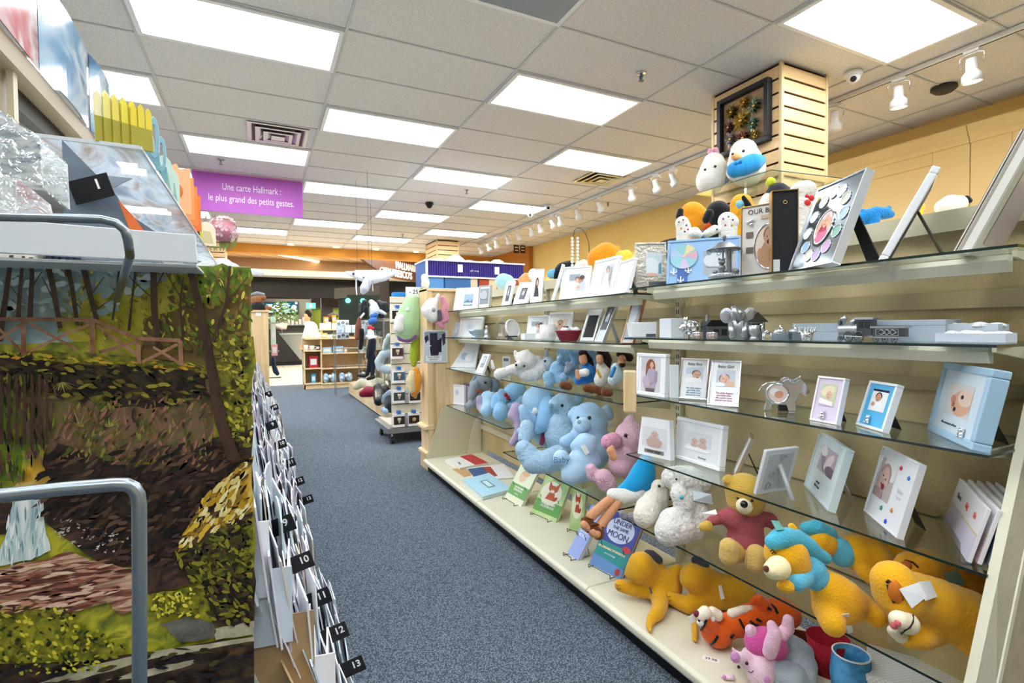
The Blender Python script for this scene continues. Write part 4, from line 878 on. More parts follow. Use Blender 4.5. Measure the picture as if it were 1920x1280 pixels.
for px, x, z, w, lab in (((1748, 641), 1.47, .0, .12, 'open white box of tissue paper stacked at the back right of the second shelf'), ((1753, 641), 1.385, .0, .12, 'open white box with crumpled tissue at the front right end of the second shelf')):
    a = onx(px, x, Z2+z); t = thing('tissue_box', lab, 'box', tuple(a), math.radians(-84)); hh = .022 if x < 1.4 else .042
    f = MB(); ring_frame(f, w, .075, .002, 0, hh); f.at(Matrix.Identity(4)); f.v = [(p[0], p[2], p[1]) for p in f.v]; f.build('box', M('#c9d3df', .5), t); MB().box((0, 0, 0), (w, .075, .003)).build('bottom', M('#c9d3df', .5), t)
    m = MB()
    for k in range(14): m.ell((rnd.uniform(.01, w-.01), rnd.uniform(.01, .065), hh-.004), (.018, .014, rnd.uniform(.005, .011)), Matrix.Rotation(rnd.uniform(0, 3), 3, 'Z'), 10, 6)
    m.build('tissue_paper', M('#f4f6fa', .8, bump=.8, bscale=80), t)
# ------------------------------------------------------------------ pewter carousel on the top shelf
a = onx((1358, 516), 1.38, ZTOP)
t = thing('carousel_ornament', 'pewter carousel ornament with a teddy bear under a canopy on the top shelf', 'ornament', tuple(a), -.5)
m = MB().lathe([(0, 0), (.046, 0), (.048, .004), (.044, .012), (.046, .016), (0, .018)], n=36)
for k in range(30): m.ell((.047*math.cos(k*2*PI/30), .047*math.sin(k*2*PI/30), .008), .0035, seg=6, ring=4)
m.build('base', PEWTER, t)
MB().cyl((.012, 0, .016), (.012, 0, .1), .007).cyl((-.0, .012, .016), (-.0, .012, .1), .003).cyl((.022, .0, .016), (.022, 0, .1), .003).build('pole', PEWTER, t)
m = MB().lathe([(0, .124), (.02, .12), (.035, .108), (.05, .1), (.055, .096), (.0, .1)], n=24); m.lathe([(0, .124), (.004, .126), (.004, .132), (.008, .138), (.003, .146), (0, .148)])
for k in range(8): a_ = 2*PI*k/8; m.torus((.052*math.cos(a_), .052*math.sin(a_), .092), .006, .001, n=12)
m.build('canopy', PEWD, t)
m = MB().ell((-.014, -.016, .034), (.012, .011, .014)); m.ell((-.014, -.018, .054), (.011, .01, .01)); m.ell((-.022, -.016, .064), .004).ell((-.006, -.016, .064), .004).ell((-.014, -.028, .052), (.005, .005, .004)).ell((-.022, -.028, .024), (.005, .009, .005)).ell((-.006, -.028, .024), (.005, .009, .005)); m.build('bear', PEWD, t)
m = MB().ell((.03, -.018, .024), (.012, .01, .009)).ell((-.034, -.012, .022), (.008, .008, .007)); m.box((-.03, -.04, .018), (-.02, -.03, .028)); m.build('toys', PEWD, t)
MB().box((.016, -.022, .03), (.028, -.018, .08)).build('photo_panel', CHROME, t)
# ------------------------------------------------------------------ third shelf
fpx('white frame with two photo windows at the far end of the third shelf', (839, 689), (892, 698), (847, 644), Z3F, 1.36, None, tr=(894, 646), ph='monitor', win=(.3, .2, .6, .5))
fpx('slim white bookmark frame beside it on the third shelf, black strut', (892, 700), (905, 702), (906, 663), Z3F, 1.37, None, tr=(917, 664), ph='silver', win=(.25, .3, .5, .6))
a = P(942, 694, x=1.55); t = thing('info_card', 'small upright white printed card in a clear stand behind the polar bear', 'card', (a.x, a.y, Z3F), -.9); MB().box((0, 0, 0), (.06, .003, .115)).build('card', M('#e6e6e2', .4), t); MB().box((.01, -.001, .08), (.05, 0, .1)).box((.01, -.001, .02), (.05, 0, .024)).box((.01, -.001, .035), (.05, 0, .039)).build('print', M('#6f7377', .5), t)
fpx('white pregnancy photo frame standing between the bays on the third shelf', (1192, 738), (1247, 746), (1192, 661), Z3, ph='pregnant', win=(.16, .1, .66, .8), b=.014, lean=.06, t=.02)
a = P(1250, 746, z=Z3); t = thing('framed_photo', 'plain white frame edge right behind the pregnancy frame', 'photo frame', tuple(a+Vector((.012, -.0, 0))), math.radians(-45)); MB().box((0, 0, 0), (.035, .014, .125)).build('frame', WHITEG, t, .002); MB().box((.006, -.001, .006), (.029, 0, .119)).build('photo', M('#e4ecf2', .3), t)
a = P(1173, 752, z=Z3); t = thing('wooden_block', 'pale wooden block frame seen from the side, left of the pregnancy frame', 'photo frame', (a.x+.01, a.y+.02, Z3F), math.radians(-30)); MB().box((0, 0, 0), (.045, .03, .155)).build('frame', MAPLE, t, .006)
NT = "The little fingers\nand little toes\nthe sweet nose\nand all our love"
fpx('silver frame lettered Baby Boy with a sleeping newborn', (1272, 751), (1326, 758), (1278, 671), Z3, 1.39, None, tr=(1332, 672), ph='sleeping', win=(.2, .42, .6, .36), b=.006, col=CHROME, t=.008, txt=[('Baby Boy', .014, .5, .86, '#3d4650'), (NT, .0085, .5, .2, '#4b8fb5', {'shear': .4})])
fpx('silver frame lettered Baby Girl with a sleeping newborn', (1326, 760), (1385, 763), (1334, 675), Z3, 1.365, None, tr=(1392, 676), ph='sleeping_girl', win=(.22, .42, .6, .36), b=.006, col=CHROME, t=.008, txt=[('Baby Girl', .014, .5, .86, '#3d4650'), (NT, .0085, .5, .2, '#b56a8f', {'shear': .4})])
# rocking horse frame
a = P(1468, 771, z=Z3)
t = thing('rocking_horse_photo', 'chrome rocking horse shaped frame with a round baby photo', 'photo frame', (a.x, a.y, Z3), math.radians(-48)); X = Rm('X', -.15)
prof = [(-.055, .0), (-.035, .004), (-.03, .02), (.01, .02), (.016, .0), (.036, .0), (.036, .03), (.05, .06), (.065, .05), (.075, .062), (.068, .085), (.055, .1), (.05, .115), (.04, .105), (.02, .098), (0, .1), (-.02, .092), (-.045, .09), (-.06, .08), (-.07, .06), (-.058, .07), (-.05, .05), (-.048, .03)]
MB().at(X).prism(prof, -.004, .008, 'y').build('horse_outline', CHROME, t, .003, seg=3)
MB().at(X).torus((-.015, -.005, .055), .03, .004).build('round_bezel', CHROME, t)
m = MB().at(X).mat(M('#e8d3c8', .3)).cyl((-.015, -.006, .055), (-.015, -.004, .055), .028, n=28); m.mat(M('#d99c80', .3)).add([(-.015+u, -.0065, .052+v) for u, v in E_(.004, 0, .013, .011, .4)], [tuple(range(20))], False); m.mat(M('#f4f4f6', .3)).add([(-.015+u, -.0064, .052+v) for u, v in E_(-.008, .008, .014, .012)], [tuple(range(20))], False); m.build('photo', None, t)
m = MB().at(X)
for k in range(8): m.torus((-.0+k*.006, -.006, .098+.004*math.sin(k)), .005, .0016, n=12, k=5)
m.build('mane', CHROME, t); MB().box((-.01, .01, 0), (.03, .045, .05)).build('easel', BLACK, t)
def charm(x, z, s=.014, black=True):
    def fn(r, X, w, h):
        m = MB().at(X).ell((w*x, -.006, h*z+s*.9), s*.62).ell((w*x, -.006, h*z), (s*.8, s*.5, s*.7)).ell((w*x-s*.5, -.006, h*z+s*1.4), s*.24).ell((w*x+s*.5, -.006, h*z+s*1.4), s*.24).ell((w*x-s*.7, -.007, h*z-s*.5), s*.35).ell((w*x+s*.7, -.007, h*z-s*.5), s*.35)
        m.build('bear_charm', CHROME, r)
    return fn
fpx('pale pink frame with a baby in a sun hat and a silver bear charm', (1519, 787), (1570, 797), (1541, 706), Z3, ph='hat', win=(.2, .36, .56, .48), mount='#ded0e4', col=M('#f3eef6', .2, coat=.5), lean=.25, extra=charm(.45, .13, .009))
fpx('small bright blue frame with a smiling boy and a silver charm', (1606, 796), (1657, 811), (1642, 716), Z3, ph='boy', win=(.22, .38, .56, .46), mount='#58b7e6', col=M('#eef3f7', .2, coat=.5), lean=.3, extra=charm(.4, .15, .009))
fpx('large pale blue box frame with a baby close-up and a teddy charm', (1740, 806), (1825, 845), (1782, 680), Z3, ph='closeup', win=(.25, .32, .5, .42), mount='#d5e4ee', col=M('#a9cbe2', .4), b=.018, t=.03, lean=.2, txt=[('Blue moments of love', .0085, .42, .2, '#44525c', {'shear': .3})], extra=charm(.76, .13, .01))
# ------------------------------------------------------------------ fourth shelf
fpx('upright white photo album at the far end of the fourth shelf', (842, 756), (871, 760), (841, 707), Z4F, ph='white', win=(.32, .42, .4, .4), mount='#f2f1f4', col=M('#f2f1f4', .4), lean=.02, leg=False, t=.03, cat='photo album', name='photo_album', h=.16)
a = P(873, 760, z=Z4F); t = thing('photo_album', 'purple photo album spine beside the white album on the fourth shelf', 'photo album', tuple(a+Vector((.01, .01, 0))), -.2); MB().box((0, 0, 0), (.03, .12, .165)).build('cover', M('#6b5a86', .5), t, .004); MB().box((.008, -.001, .01), (.022, .118, .155)).build('pages', M('#cfc9d8', .7), t)
def frame_trap(label, bl, br, tr, tl, z, ph, txt):
    a, b = P(*bl, z=z), P(*br, z=z); w = (b-a).length; yaw = math.atan2((b-a).y, (b-a).x); u = (b-a).normalized(); d = ray(*tl)
    h = ((O + d*((a+u*w*.08-O).dot(u)/d.dot(u)))-a).z; t = thing('framed_photo', label, 'photo frame', tuple(a), yaw); X = Rm('X', -.08); i = w*.08
    MB().at(X).prism([(0, 0), (w, 0), (w-i, h), (i, h)], 0, .03, 'y').build('frame', WHITEG, t, .002); photo(ph, w*.13, h*.25, w*.74, h*.52, X, t, base=-.001)
    for s in txt: text(s[0], s[1], X @ Tm(w*s[2], -.0014, h*s[3]) @ STAND, M(s[4], .5), t, 'lettering')
    MB().at(X).box((w*.22, -.001, h*.09), (w*.8, 0, h*.19)).build('title_strip', M('#8a8478', .5), t)
frame_trap('white house-shaped frame with a sitting baby photo, lettered SWEET BABY', (1195, 850), (1257, 864), (1249, 791), (1200, 781), Z4, 'baby', [('SWEET BABY', .0115, .51, .14, '#1f1d1b')])
fpx('large white frame with laughing twins on the fourth shelf', (1264, 857), (1350, 884), (1279, 781), Z4, ph='twins', win=(.24, .3, .54, .42), b=.014, t=.026, mount='#eceff2', lean=.12, txt=[('blessings', .011, .62, .17, '#8a929b')])
edgeon('thin bronze frame seen edge-on with a black strut on the fourth shelf', (1376, 911), 1.42, Z4, .12, .15, .38, ph=None, b=.006, t=.008, col=M('#b9ae9c', .3, .6))
# frame seen from the back
a = P(1417, 928, z=Z4)
t = thing('framed_photo', 'white frame turned back to front with its strut toward the aisle', 'photo frame', tuple(a), math.radians(-6)); X = Rm('X', .28)
w, h = .13, .15
MB().at(X).box((0, 0, 0), (w, .012, h)).build('frame', M('#d7dadd', .4), t, .002); MB().at(X).box((w*.12, -.001, h*.1), (w*.88, 0, h*.9)).build('back_board', M('#b9bec2', .5), t)
MB().tube([tuple(X @ Vector((w*.5, 0, h*.66))), (w*.5, -.075, .0)], .007, 4).build('strut', M('#cfd3d6', .4), t); m = MB().at(X)
for q in ((.55, .82), (.3, .45), (.28, .2)): m.torus((w*q[0], -.004, h*q[1]), .009, .0012, n=14, k=5)
m.build('clips', STEEL, t)
fpx('pale grey perforated frame with tiny feet photo, lettered in script', (1509, 909), (1554, 959), (1570, 821), Z4, ph='feet', win=(.24, .42, .56, .42), mount='#d4dfe2', col=M('#cfdbdf', .4), b=.008, t=.018, lean=.25, legc=STEEL, txt=[('sweet\nlittle one', .013, .42, .2, '#4b5052', {'shear': .4})])
def stars(r, X, w, h):
    for cx, cz, c in ((.6, .83, '#d14a5f'), (.84, .76, '#2f7fd0'), (.42, .2, '#2f8f6a'), (.68, .26, '#d78b4a'), (.62, .08, '#2f55c8')):
        pts = [(w*cx+(.0065 if k % 2 == 0 else .0035)*math.cos(k*PI/5+.3), h*cz+(.0065 if k % 2 == 0 else .0035)*math.sin(k*PI/5+.3)) for k in range(10)]
        MB().at(X).prism(pts, -.003, -.0005, 'y').build('star', M(c, .4), r)
fpx('large white frame with coloured stars and a laughing baby photo', (1621, 957), (1684, 1010), (1675, 841), Z4, ph='laugh', win=(.08, .3, .44, .56), mount='#e6e7ea', col=M('#e6e7ea', .4), b=.004, t=.012, lean=.25, extra=stars, txt=[('little\nstar', .016, .74, .5, '#d8dbe0')])
a = P(1763, 982, z=Z4); b = P(1806, 1055, z=Z4); wv = b-a; yb = math.atan2(wv.y, wv.x); nb = Vector((-math.sin(yb), math.cos(yb), 0))
for k, (c1, c2) in enumerate((('#d9cfe0', '#f2f0f4'), ('#e6ccd6', '#f4f0f2'), ('#6f86a0', '#eceae4'), ('#8fa2b5', '#f2f2f2'), ('#a9b6c4', '#f4f4f4'))):
    pk = a+nb*(.006+.017*k)
    t = thing('baby_booklet', ['front lilac booklet lettered I\'m a big sis in the acrylic holder', 'pink-edged booklet second in the acrylic holder', 'blue booklet third in the acrylic holder', 'grey booklet fourth in the acrylic holder', 'rearmost white booklet in the acrylic holder'][k], 'booklet', (pk.x, pk.y, Z4+.004), yb); X = Rm('X', -.25); w = wv.length
    MB().at(X).box((0, 0, 0), (w, .008, .125)).build('cover', M(c2, .25, coat=.4), t, .001); MB().at(X).box((0, -.0006, 0), (w, 0, .06)).build('lower_band', M(c1, .3), t); MB().at(X).box((0, -.0008, .06), (w, 0, .064)).build('gold_line', M('#cdb98a', .3), t)
    if k == 0:
        for st, x, c in (("I'm a", .22, '#5b5b66'), ('big', .52, '#c84b3c'), ('Sis', .8, '#d9694a')): text(st, .018, X @ Tm(w*x, -.001, .09) @ STAND, M(c, .5), t, 'lettering', bold=.0004)
t = thing('acrylic_holder', 'clear acrylic stand holding the baby booklets', 'display stand', tuple(a-nb*.008), yb); MB().box((-.004, 0, 0), (w+.004, .003, .045)).box((-.004, 0, 0), (w+.004, .1, .003)).build('holder', ACRYL, t)
# ------------------------------------------------------------------ books and albums on the base deck
def quadbook(label, pts, z, t, col, cat='book', name='book', extra=None, parts=()):
    q = [P(*p, z=z+t) for p in pts]; c = sum(q, Vector())/4; r = thing(name, label, cat, (c.x, c.y, z)); l = [(p.x-c.x, p.y-c.y) for p in q]
    MB().prism(l, 0, t*.14, 'z').prism(l, t*.86, t, 'z').build('cover', col, r); MB().prism([(x*.975, y*.975) for x, y in l], t*.14, t*.86, 'z').build('pages', M('#eeeae0', .8), r)
    def bil(u, v): return tuple(l[0][i]*(1-u)*(1-v)+l[1][i]*u*(1-v)+l[2][i]*u*v+l[3][i]*(1-u)*v for i in (0, 1))
    for k, (pn, c_, us) in enumerate(parts):
        MB().prism([bil(*u) for u in us], t, t+.0006+.0002*k, 'z').build(pn, c_ if not isinstance(c_, str) else M(c_, .4), r)
    return r
quadbook('white calendar with a red half lying at the far end of the base deck', [(862, 877), (834, 861), (884, 851), (915, 867)], ZD, .018, M('#f1f1ee', .4), 'calendar', 'calendar', parts=[('red_cover', '#c2303a', [(0.0, .55), (1, .55), (1, 1), (0, 1)]), ('dotted_motif', '#5d6470', [(.3, .15), (.5, .2), (.5, .26), (.3, .22)])])
quadbook('blue and white photo booklet lying behind the gingham album', [(893, 899), (876, 878), (945, 869), (966, 895)], ZD, .01, M('#eef0f4', .3), parts=[('blue_photo', '#33578f', [(.1, 0), (.95, 0), (.95, .4), (.1, .42)]), ('red_photo', '#a5413a', [(.1, .42), (.95, .4), (.9, .6), (.2, .6)])])
quadbook('tan card lying under the white calendar', [(870, 893), (848, 879), (868, 876), (890, 888)], ZD, .004, M('#c29a6c', .6), 'card', 'greeting_card')
quadbook('pale blue gingham album lying flat on the base deck', [(905, 931), (867, 899), (917, 886), (961, 916)], ZD, .022, check_mat('gingham', '#bfe0ec', '#93c8de', 110), 'photo album', 'photo_album', parts=[('title_plate', '#4e7f8c', [(.3, .42), (.7, .42), (.7, .66), (.3, .66)]), ('title_field', '#cfe6ea', [(.34, .46), (.66, .46), (.66, .62), (.34, .62)])])
def wirestand(r, w, X):
    m = MB(); m.tube([(w*.15, -.03, .002), (w*.15, -.012, .004), (w*.15, .0, .0), (w*.15, .07, .004), (w*.15, .045, .1)], .0016, 6).tube([(w*.85, -.03, .002), (w*.85, -.012, .004), (w*.85, 0, 0), (w*.85, .07, .004), (w*.85, .045, .1)], .0016, 6).tube([(w*.15, -.03, .016), (w*.85, -.03, .016)], .0016, 6).tube([(w*.15, -.03, .002), (w*.15, -.03, .016)], .0016, 6).tube([(w*.85, -.03, .002), (w*.85, -.03, .016)], .0016, 6)
    m.build('wire_stand', BLACK, r)
def standbook(label, bl, br, tl, cover, band, txt, shapes=(), h=None, lean=None, z=ZD, t=.016, bandz=(.0, .34), xl=None, xr=None, hmax=.3):
    a, b = P(*bl, z=z), P(*br, z=z); w = (b-a); wd = w.length; yaw = math.atan2(w.y, w.x); u = w.normalized(); d = ray(*tl)
    T = O + d*((a-O).dot(u)/d.dot(u)); hv = T-a; n = Vector((-u.y, u.x, 0)); hh = h or min(hmax, Vector((hv.dot(n), hv.z)).length); ln = lean if lean is not None else max(.1, min(.6, math.atan2(hv.dot(n), hv.z)))
    r = thing('book', label, 'book', tuple(a), yaw); X = Rm('X', -ln)
    m = MB().at(X).box((0, 0, 0), (wd, .0015, hh)).box((0, t, 0), (wd, t+.0015, hh)).box((-.001, 0, 0), (.001, t+.0015, hh)); m.build('cover', cover, r)
    MB().at(X).box((.002, .0015, .003), (wd-.003, t, hh-.003)).build('pages', M('#e7dfc6', .8), r)
    if band: MB().at(X).box((0, -.0004, hh*bandz[0]), (wd, 0, hh*bandz[1])).build('title_band', M(band, .35), r)
    k = 0
    for c, pn, poly in shapes:
        q = clip([(x*wd, y*hh) for x, y in poly], wd, hh)
        MB().at(X).add([(x, -.0006-.0002*k, y) for x, y in q], [tuple(range(len(q)))], False).build(pn, M(c, .35), r); k += 1
    for s in txt: text(s[0], s[1], X @ Tm(wd*s[2], -.0022, hh*s[3]) @ STAND, M(s[4], .5), r, 'lettering', **(s[5] if len(s) > 5 else {}))
    wirestand(r, wd, X); return r
GREENC = M('#cfe0a4', .35, h2='#a9cf85', nscale=12); 
standbook('green recordable storybook with a sleeping child photo on a wire stand', (946, 932), (977, 950), (977, 870), M('#dfe6c9', .35), '#6aa35a', [('RECORDABLE\nSTORYBOOK', .016, .5, .36, '#f4f8ee', {'bold': .0004}), ('read to me', .009, .5, .23, '#f4f8ee')], [('#e3c3a6', 'sleeping_child', E_(.42, .72, .2, .16)), ('#d8a985', 'child_hair', E_(.5, .82, .2, .08))], bandz=(.16, .48))
FOX = [('#f3f0d8', 'pale_glow', E_(.45, .6, .4, .3)), ('#c0542c', 'fox_head', [(.3, .7), (.28, .9), (.4, .8), (.55, .8), (.68, .92), (.66, .7), (.5, .58)]), ('#c0542c', 'fox_body', [(.38, .62), (.6, .62), (.66, .44), (.3, .44)]), ('#f4ead6', 'fox_muzzle', E_(.48, .66, .08, .04)), ('#a8401f', 'fox_tail', E_(.68, .5, .08, .05, .6))]
standbook('green recordable storybook with a red fox, middle one on the deck', (996, 960), (1042, 980), (1024, 890), GREENC, '#62a352', [('RECORDABLE\nSTORYBOOK', .018, .5, .3, '#f4f8ee', {'bold': .0004}), ('guess how much', .009, .5, .95, '#5a6a3a')], FOX, bandz=(.1, .4))
standbook('narrower green fox storybook half hidden under the pink bear', (1067, 992), (1092, 1001), (1074, 912), GREENC, None, [], FOX)
standbook('pale lavender blue storybook in an acrylic stand behind the brown sandals', (1064, 1037), (1084, 1051), (1110, 945), M('#93a9e0', .3), None, [('STORY\nBOOK', .02, .5, .45, '#e7edff', {'bold': .0004})])
standbook('dark blue storybook titled UNDER THE SAME MOON on a wire stand', (1105, 1056), (1163, 1087), (1150, 957), M('#2f3f9a', .3), '#1f8a8a', [('UNDER', .032, .48, .84, '#26356f'), ('THE SAME', .02, .48, .74, '#26356f'), ('MOON', .037, .48, .62, '#26356f'), ('RECORDABLE STORYBOOK', .0125, .47, .36, '#f2ecc0', {'bold': .0004}), ('record each page', .009, .47, .28, '#dff2ee')],
          [('#c7d3ee', 'moon_disc', E_(.48, .72, .42, .22, 0, 40)), ('#5a86bb', 'lower_scene', [(0, 0), (1, 0), (1, .16), (0, .2)]), ('#a8352e', 'little_figure', E_(.85, .08, .07, .06)), ('#c2333d', 'red_badge', E_(.86, .46, .13, .055))], bandz=(.17, .46))
a = P(1333, 1236, z=ZD); t = tag(MB().box((-.025, -.012, 0), (.025, .012, .0006)).build('price_sticker', M('#e9e7dc', .5), None, 0, (a.x, a.y, ZD+.0003)), 'white price sticker on the base deck before the orange tiger', 'price sticker'); t.rotation_euler = (0, 0, -.9)
text('39.98', .016, Tm(0, 0, .0008), BLACK, t)
# ------------------------------------------------------------------ soft toys: one remeshed skin per colour, laid out where they sit
TEX = {}
def cloud(sc):
    if sc not in TEX:
        t = bpy.data.textures.new('fur_clouds', 'CLOUDS'); t.noise_scale = sc; t.noise_depth = 2; TEX[sc] = t
    return TEX[sc]
def plush(kind, label, main, parts, zs=None, x=None, feats=(), group=None, cat='soft toy', fur=0., vox=None, flat=1.0, clampg=True, down=None):
    px, py, r = main
    t0 = rest_t(px, py, r, zs) if x is None else depth(P(px, py, x=x))
    base = D(px, py, t0); rw = r/FPX*t0
    root = thing(kind, label, cat, (base.x, base.y, base.z-rw if zs is None else zs), 0, group); L = Matrix.Translation(-root.location)
    balls = []; made = {}
    SG = {'ears': 'ear', 'feet': 'foot'}; parts = [q for pt in parts for q in ([(SG[pt[0]], pt[1], [c]) + tuple(pt[3:]) for c in pt[2]] if pt[0] in SG else [pt])]
    for pt in parts:
        nm, mt, chains = pt[:3]; opt = pt[3] if len(pt) > 3 else {}
        sp = []
        for ch in chains:
            prev = None
            for q in ch:
                qx, qy, qr = q[:3]; t = t0 + (q[3] if len(q) > 3 else 0.)
                if clampg and zs is not None and zs < HC:
                    dz = ray(qx, qy).z - qr/FPX
                    if dz < 0: t = min(t, (zs-HC)/dz)
                c = D(qx, qy, t); R = qr/FPX*t
                if prev:
                    n = max(1, int((c-prev[0]).length/(.4*min(R, prev[1])+.001)))
                    for i in range(1, n): a = i/n; sp.append((prev[0].lerp(c, a), prev[1]*(1-a)+R*a))
                sp.append((c, R)); prev = (c, R)
        if down is not None and not made:
            n = max(2, int((base.z-down-rw*.8)/(rw*.4)))
            for i in range(1, n+1): sp.append((Vector((base.x, base.y, base.z+(down+rw*.8-base.z)*i/n)), rw*.95))
        m = MB().at(L)
        for c, R in sp: m.ell(c, R, None, 12, 8)
        par = made.get(opt.get('parent'), root)
        o = m.build(nm, mt, par); rm = o.modifiers.new('skin', 'REMESH'); rm.mode = 'VOXEL'
        rmx = max(R for c, R in sp); rm.voxel_size = opt.get('vox', vox or max(.0022, min(.007, rmx*.11))); rm.use_smooth_shade = True
        sm = o.modifiers.new('soft', 'SMOOTH'); sm.factor = .6; sm.iterations = opt.get('smooth', 6)
        f = opt.get('fur', fur)
        if f:
            dm = o.modifiers.new('pile', 'DISPLACE'); dm.texture = cloud(f*1.6); dm.strength = f*.9; dm.mid_level = .5; dm.texture_coords = 'LOCAL'
            dm = o.modifiers.new('pile_fine', 'DISPLACE'); dm.texture = cloud(f*.45); dm.strength = f*.5; dm.mid_level = .5; dm.texture_coords = 'LOCAL'
        made[nm] = o; balls += sp
    def surf(qx, qy, r=0):
        d = ray(qx, qy); best = None
        for c, R in balls:
            oc = O-c; A = d.dot(d); B = 2*oc.dot(d); Cc = oc.dot(oc)-R*R; q = B*B-4*A*Cc
            if q > 0:
                t = (-B-math.sqrt(q))/(2*A)
                if best is None or t < best: best = t
        return best if best else t0
    feats = [q for ft in feats for q in ([({'eyes': 'eye', 'nose': 'nose'}.get(ft[0], ft[0]), ft[1], ft[2], [p_]) for p_ in ft[3]] if ft[2] == 'dot' and ft[0] in ('eyes', 'eye_white', 'ear_lining') else [ft])]
    for ft in feats:
        nm, mt, kd, pts = ft[:4]
        m = MB().at(L)
        if kd == 'dot':
            for q in pts:
                t = surf(q[0], q[1]); R = q[2]/FPX*t; c = D(q[0], q[1], t+R*.25)
                m.ell(c, (R, R, R*(q[3] if len(q) > 3 else 1)), None, 14, 10)
        elif kd == 'line':
            m.tube([D(a, b, surf(a, b)-.0006) for a, b in pts], ft[4] if len(ft) > 4 else .0015, 6)
        elif kd == 'lines':
            for ln in pts: m.tube([D(a, b, surf(a, b)-.0006) for a, b in ln], ft[4] if len(ft) > 4 else .0015, 6)
        elif kd == 'tag':
            q = [D(a, b, surf(a, b)-.006) for a, b in pts]; q = q[:4]; m.quad(*q); e = (q[1]-q[0]).cross(q[3]-q[0]).normalized()*.0015; q2 = [p_+e for p_ in q]; m.quad(*q2[::-1])
            m.add([*q, *q2], [(0, 1, 5, 4), (1, 2, 6, 5), (2, 3, 7, 6), (3, 0, 4, 7)], False)
        m.build(nm, mt, made[parts[0][0]] if 'tag' not in nm else root)
    return root
def bez(pts, n=3): return pts
BK = M('#14141a', .15, coat=.5); BKL = M('#2a1a12', .7)
TAGW = M('#eef0f2', .4)
BLUE = plushm('#a8cdea'); BLUE2 = plushm('#8fc0e6'); BLUEF = furm('#b3d6ee'); BLUEG = plushm('#8fb1c8'); PINK = furm('#f2c3d6', 1., 110)
YEL = plushm('#f2b21c'); YEL2 = plushm('#e0a820'); YELP = plushm('#eec765'); SAND = plushm('#cfa94a'); ORG = plushm('#e8611a'); WHF = furm('#eceae4'); WHP = plushm('#f1efe8')
GRY = plushm('#9aa3ad'); LIL = plushm('#b3a3bd'); BRN = plushm('#6f3e1e'); SKIN = plushm('#d69a72', .3); TEAL = plushm('#4fb4cf')
# --- base deck
plush('plush_dog', 'yellow plush puppy lying on the deck right of the dark blue storybook', (1237, 1094, 30), [
 ('body', YEL2, [[(1197, 1068, 24, -.02), (1203, 1060, 26, -.02), (1222, 1078, 24), (1240, 1092, 30), (1252, 1098, 28)], [(1163, 1097, 12), (1172, 1100, 12), (1186, 1103, 14), (1215, 1104, 18)],
   [(1236, 1110, 20), (1238, 1135, 15), (1232, 1150, 14), (1223, 1158, 11), (1217, 1172, 7), (1219, 1184, 5)], [(1180, 1076, 10, -.02), (1200, 1072, 14, -.02)], [(1238, 1075, 10), (1236, 1056, 8, -.01)], [(1258, 1078, 14), (1272, 1070, 13)]]),
 ('grey_ear', plushm('#4b4d57'), [[(1234, 1050, 9, -.01), (1222, 1040, 9, -.01), (1214, 1037, 7, -.01)]])], zs=ZD,
 feats=[('stitched_toes', BKL, 'lines', [[(1155, 1094), (1158, 1098), (1162, 1096)], [(1156, 1102), (1160, 1105), (1164, 1103)]], .0009), ('grey_patch', plushm('#6b6a60'), 'line', [(1218, 1101), (1222, 1112)], .0035), ('paper_tag', TAGW, 'tag', [(1196, 1131), (1206, 1128), (1209, 1138), (1199, 1142)])])
plush('plush_dog', 'second yellow plush puppy lying on the deck behind the orange tiger', (1345, 1108, 32), [
 ('body', YEL2, [[(1288, 1088, 14, -.03), (1300, 1082, 26, -.02), (1320, 1092, 30), (1345, 1108, 33), (1375, 1110, 31), (1392, 1116, 26)], [(1256, 1120, 12), (1270, 1126, 14), (1290, 1134, 16), (1315, 1126, 20)], [(1302, 1160, 7), (1303, 1182, 7), (1303, 1200, 6)], [(1322, 1062, 9, .0), (1336, 1082, 10)]]),
 ('grey_ear', plushm('#4b4d57'), [[(1320, 1060, 10), (1310, 1052, 10), (1304, 1050, 8)]])], zs=ZD,
 feats=[('stitched_toes', BKL, 'lines', [[(1249, 1114), (1252, 1119), (1257, 1117)], [(1250, 1124), (1255, 1127), (1260, 1124)]], .0009), ('paper_tag', TAGW, 'tag', [(1347, 1098), (1353, 1096), (1359, 1122), (1352, 1124)]), ('red_mark', M('#c2333d', .5), 'dot', [(1353, 1107, 2.5)])])
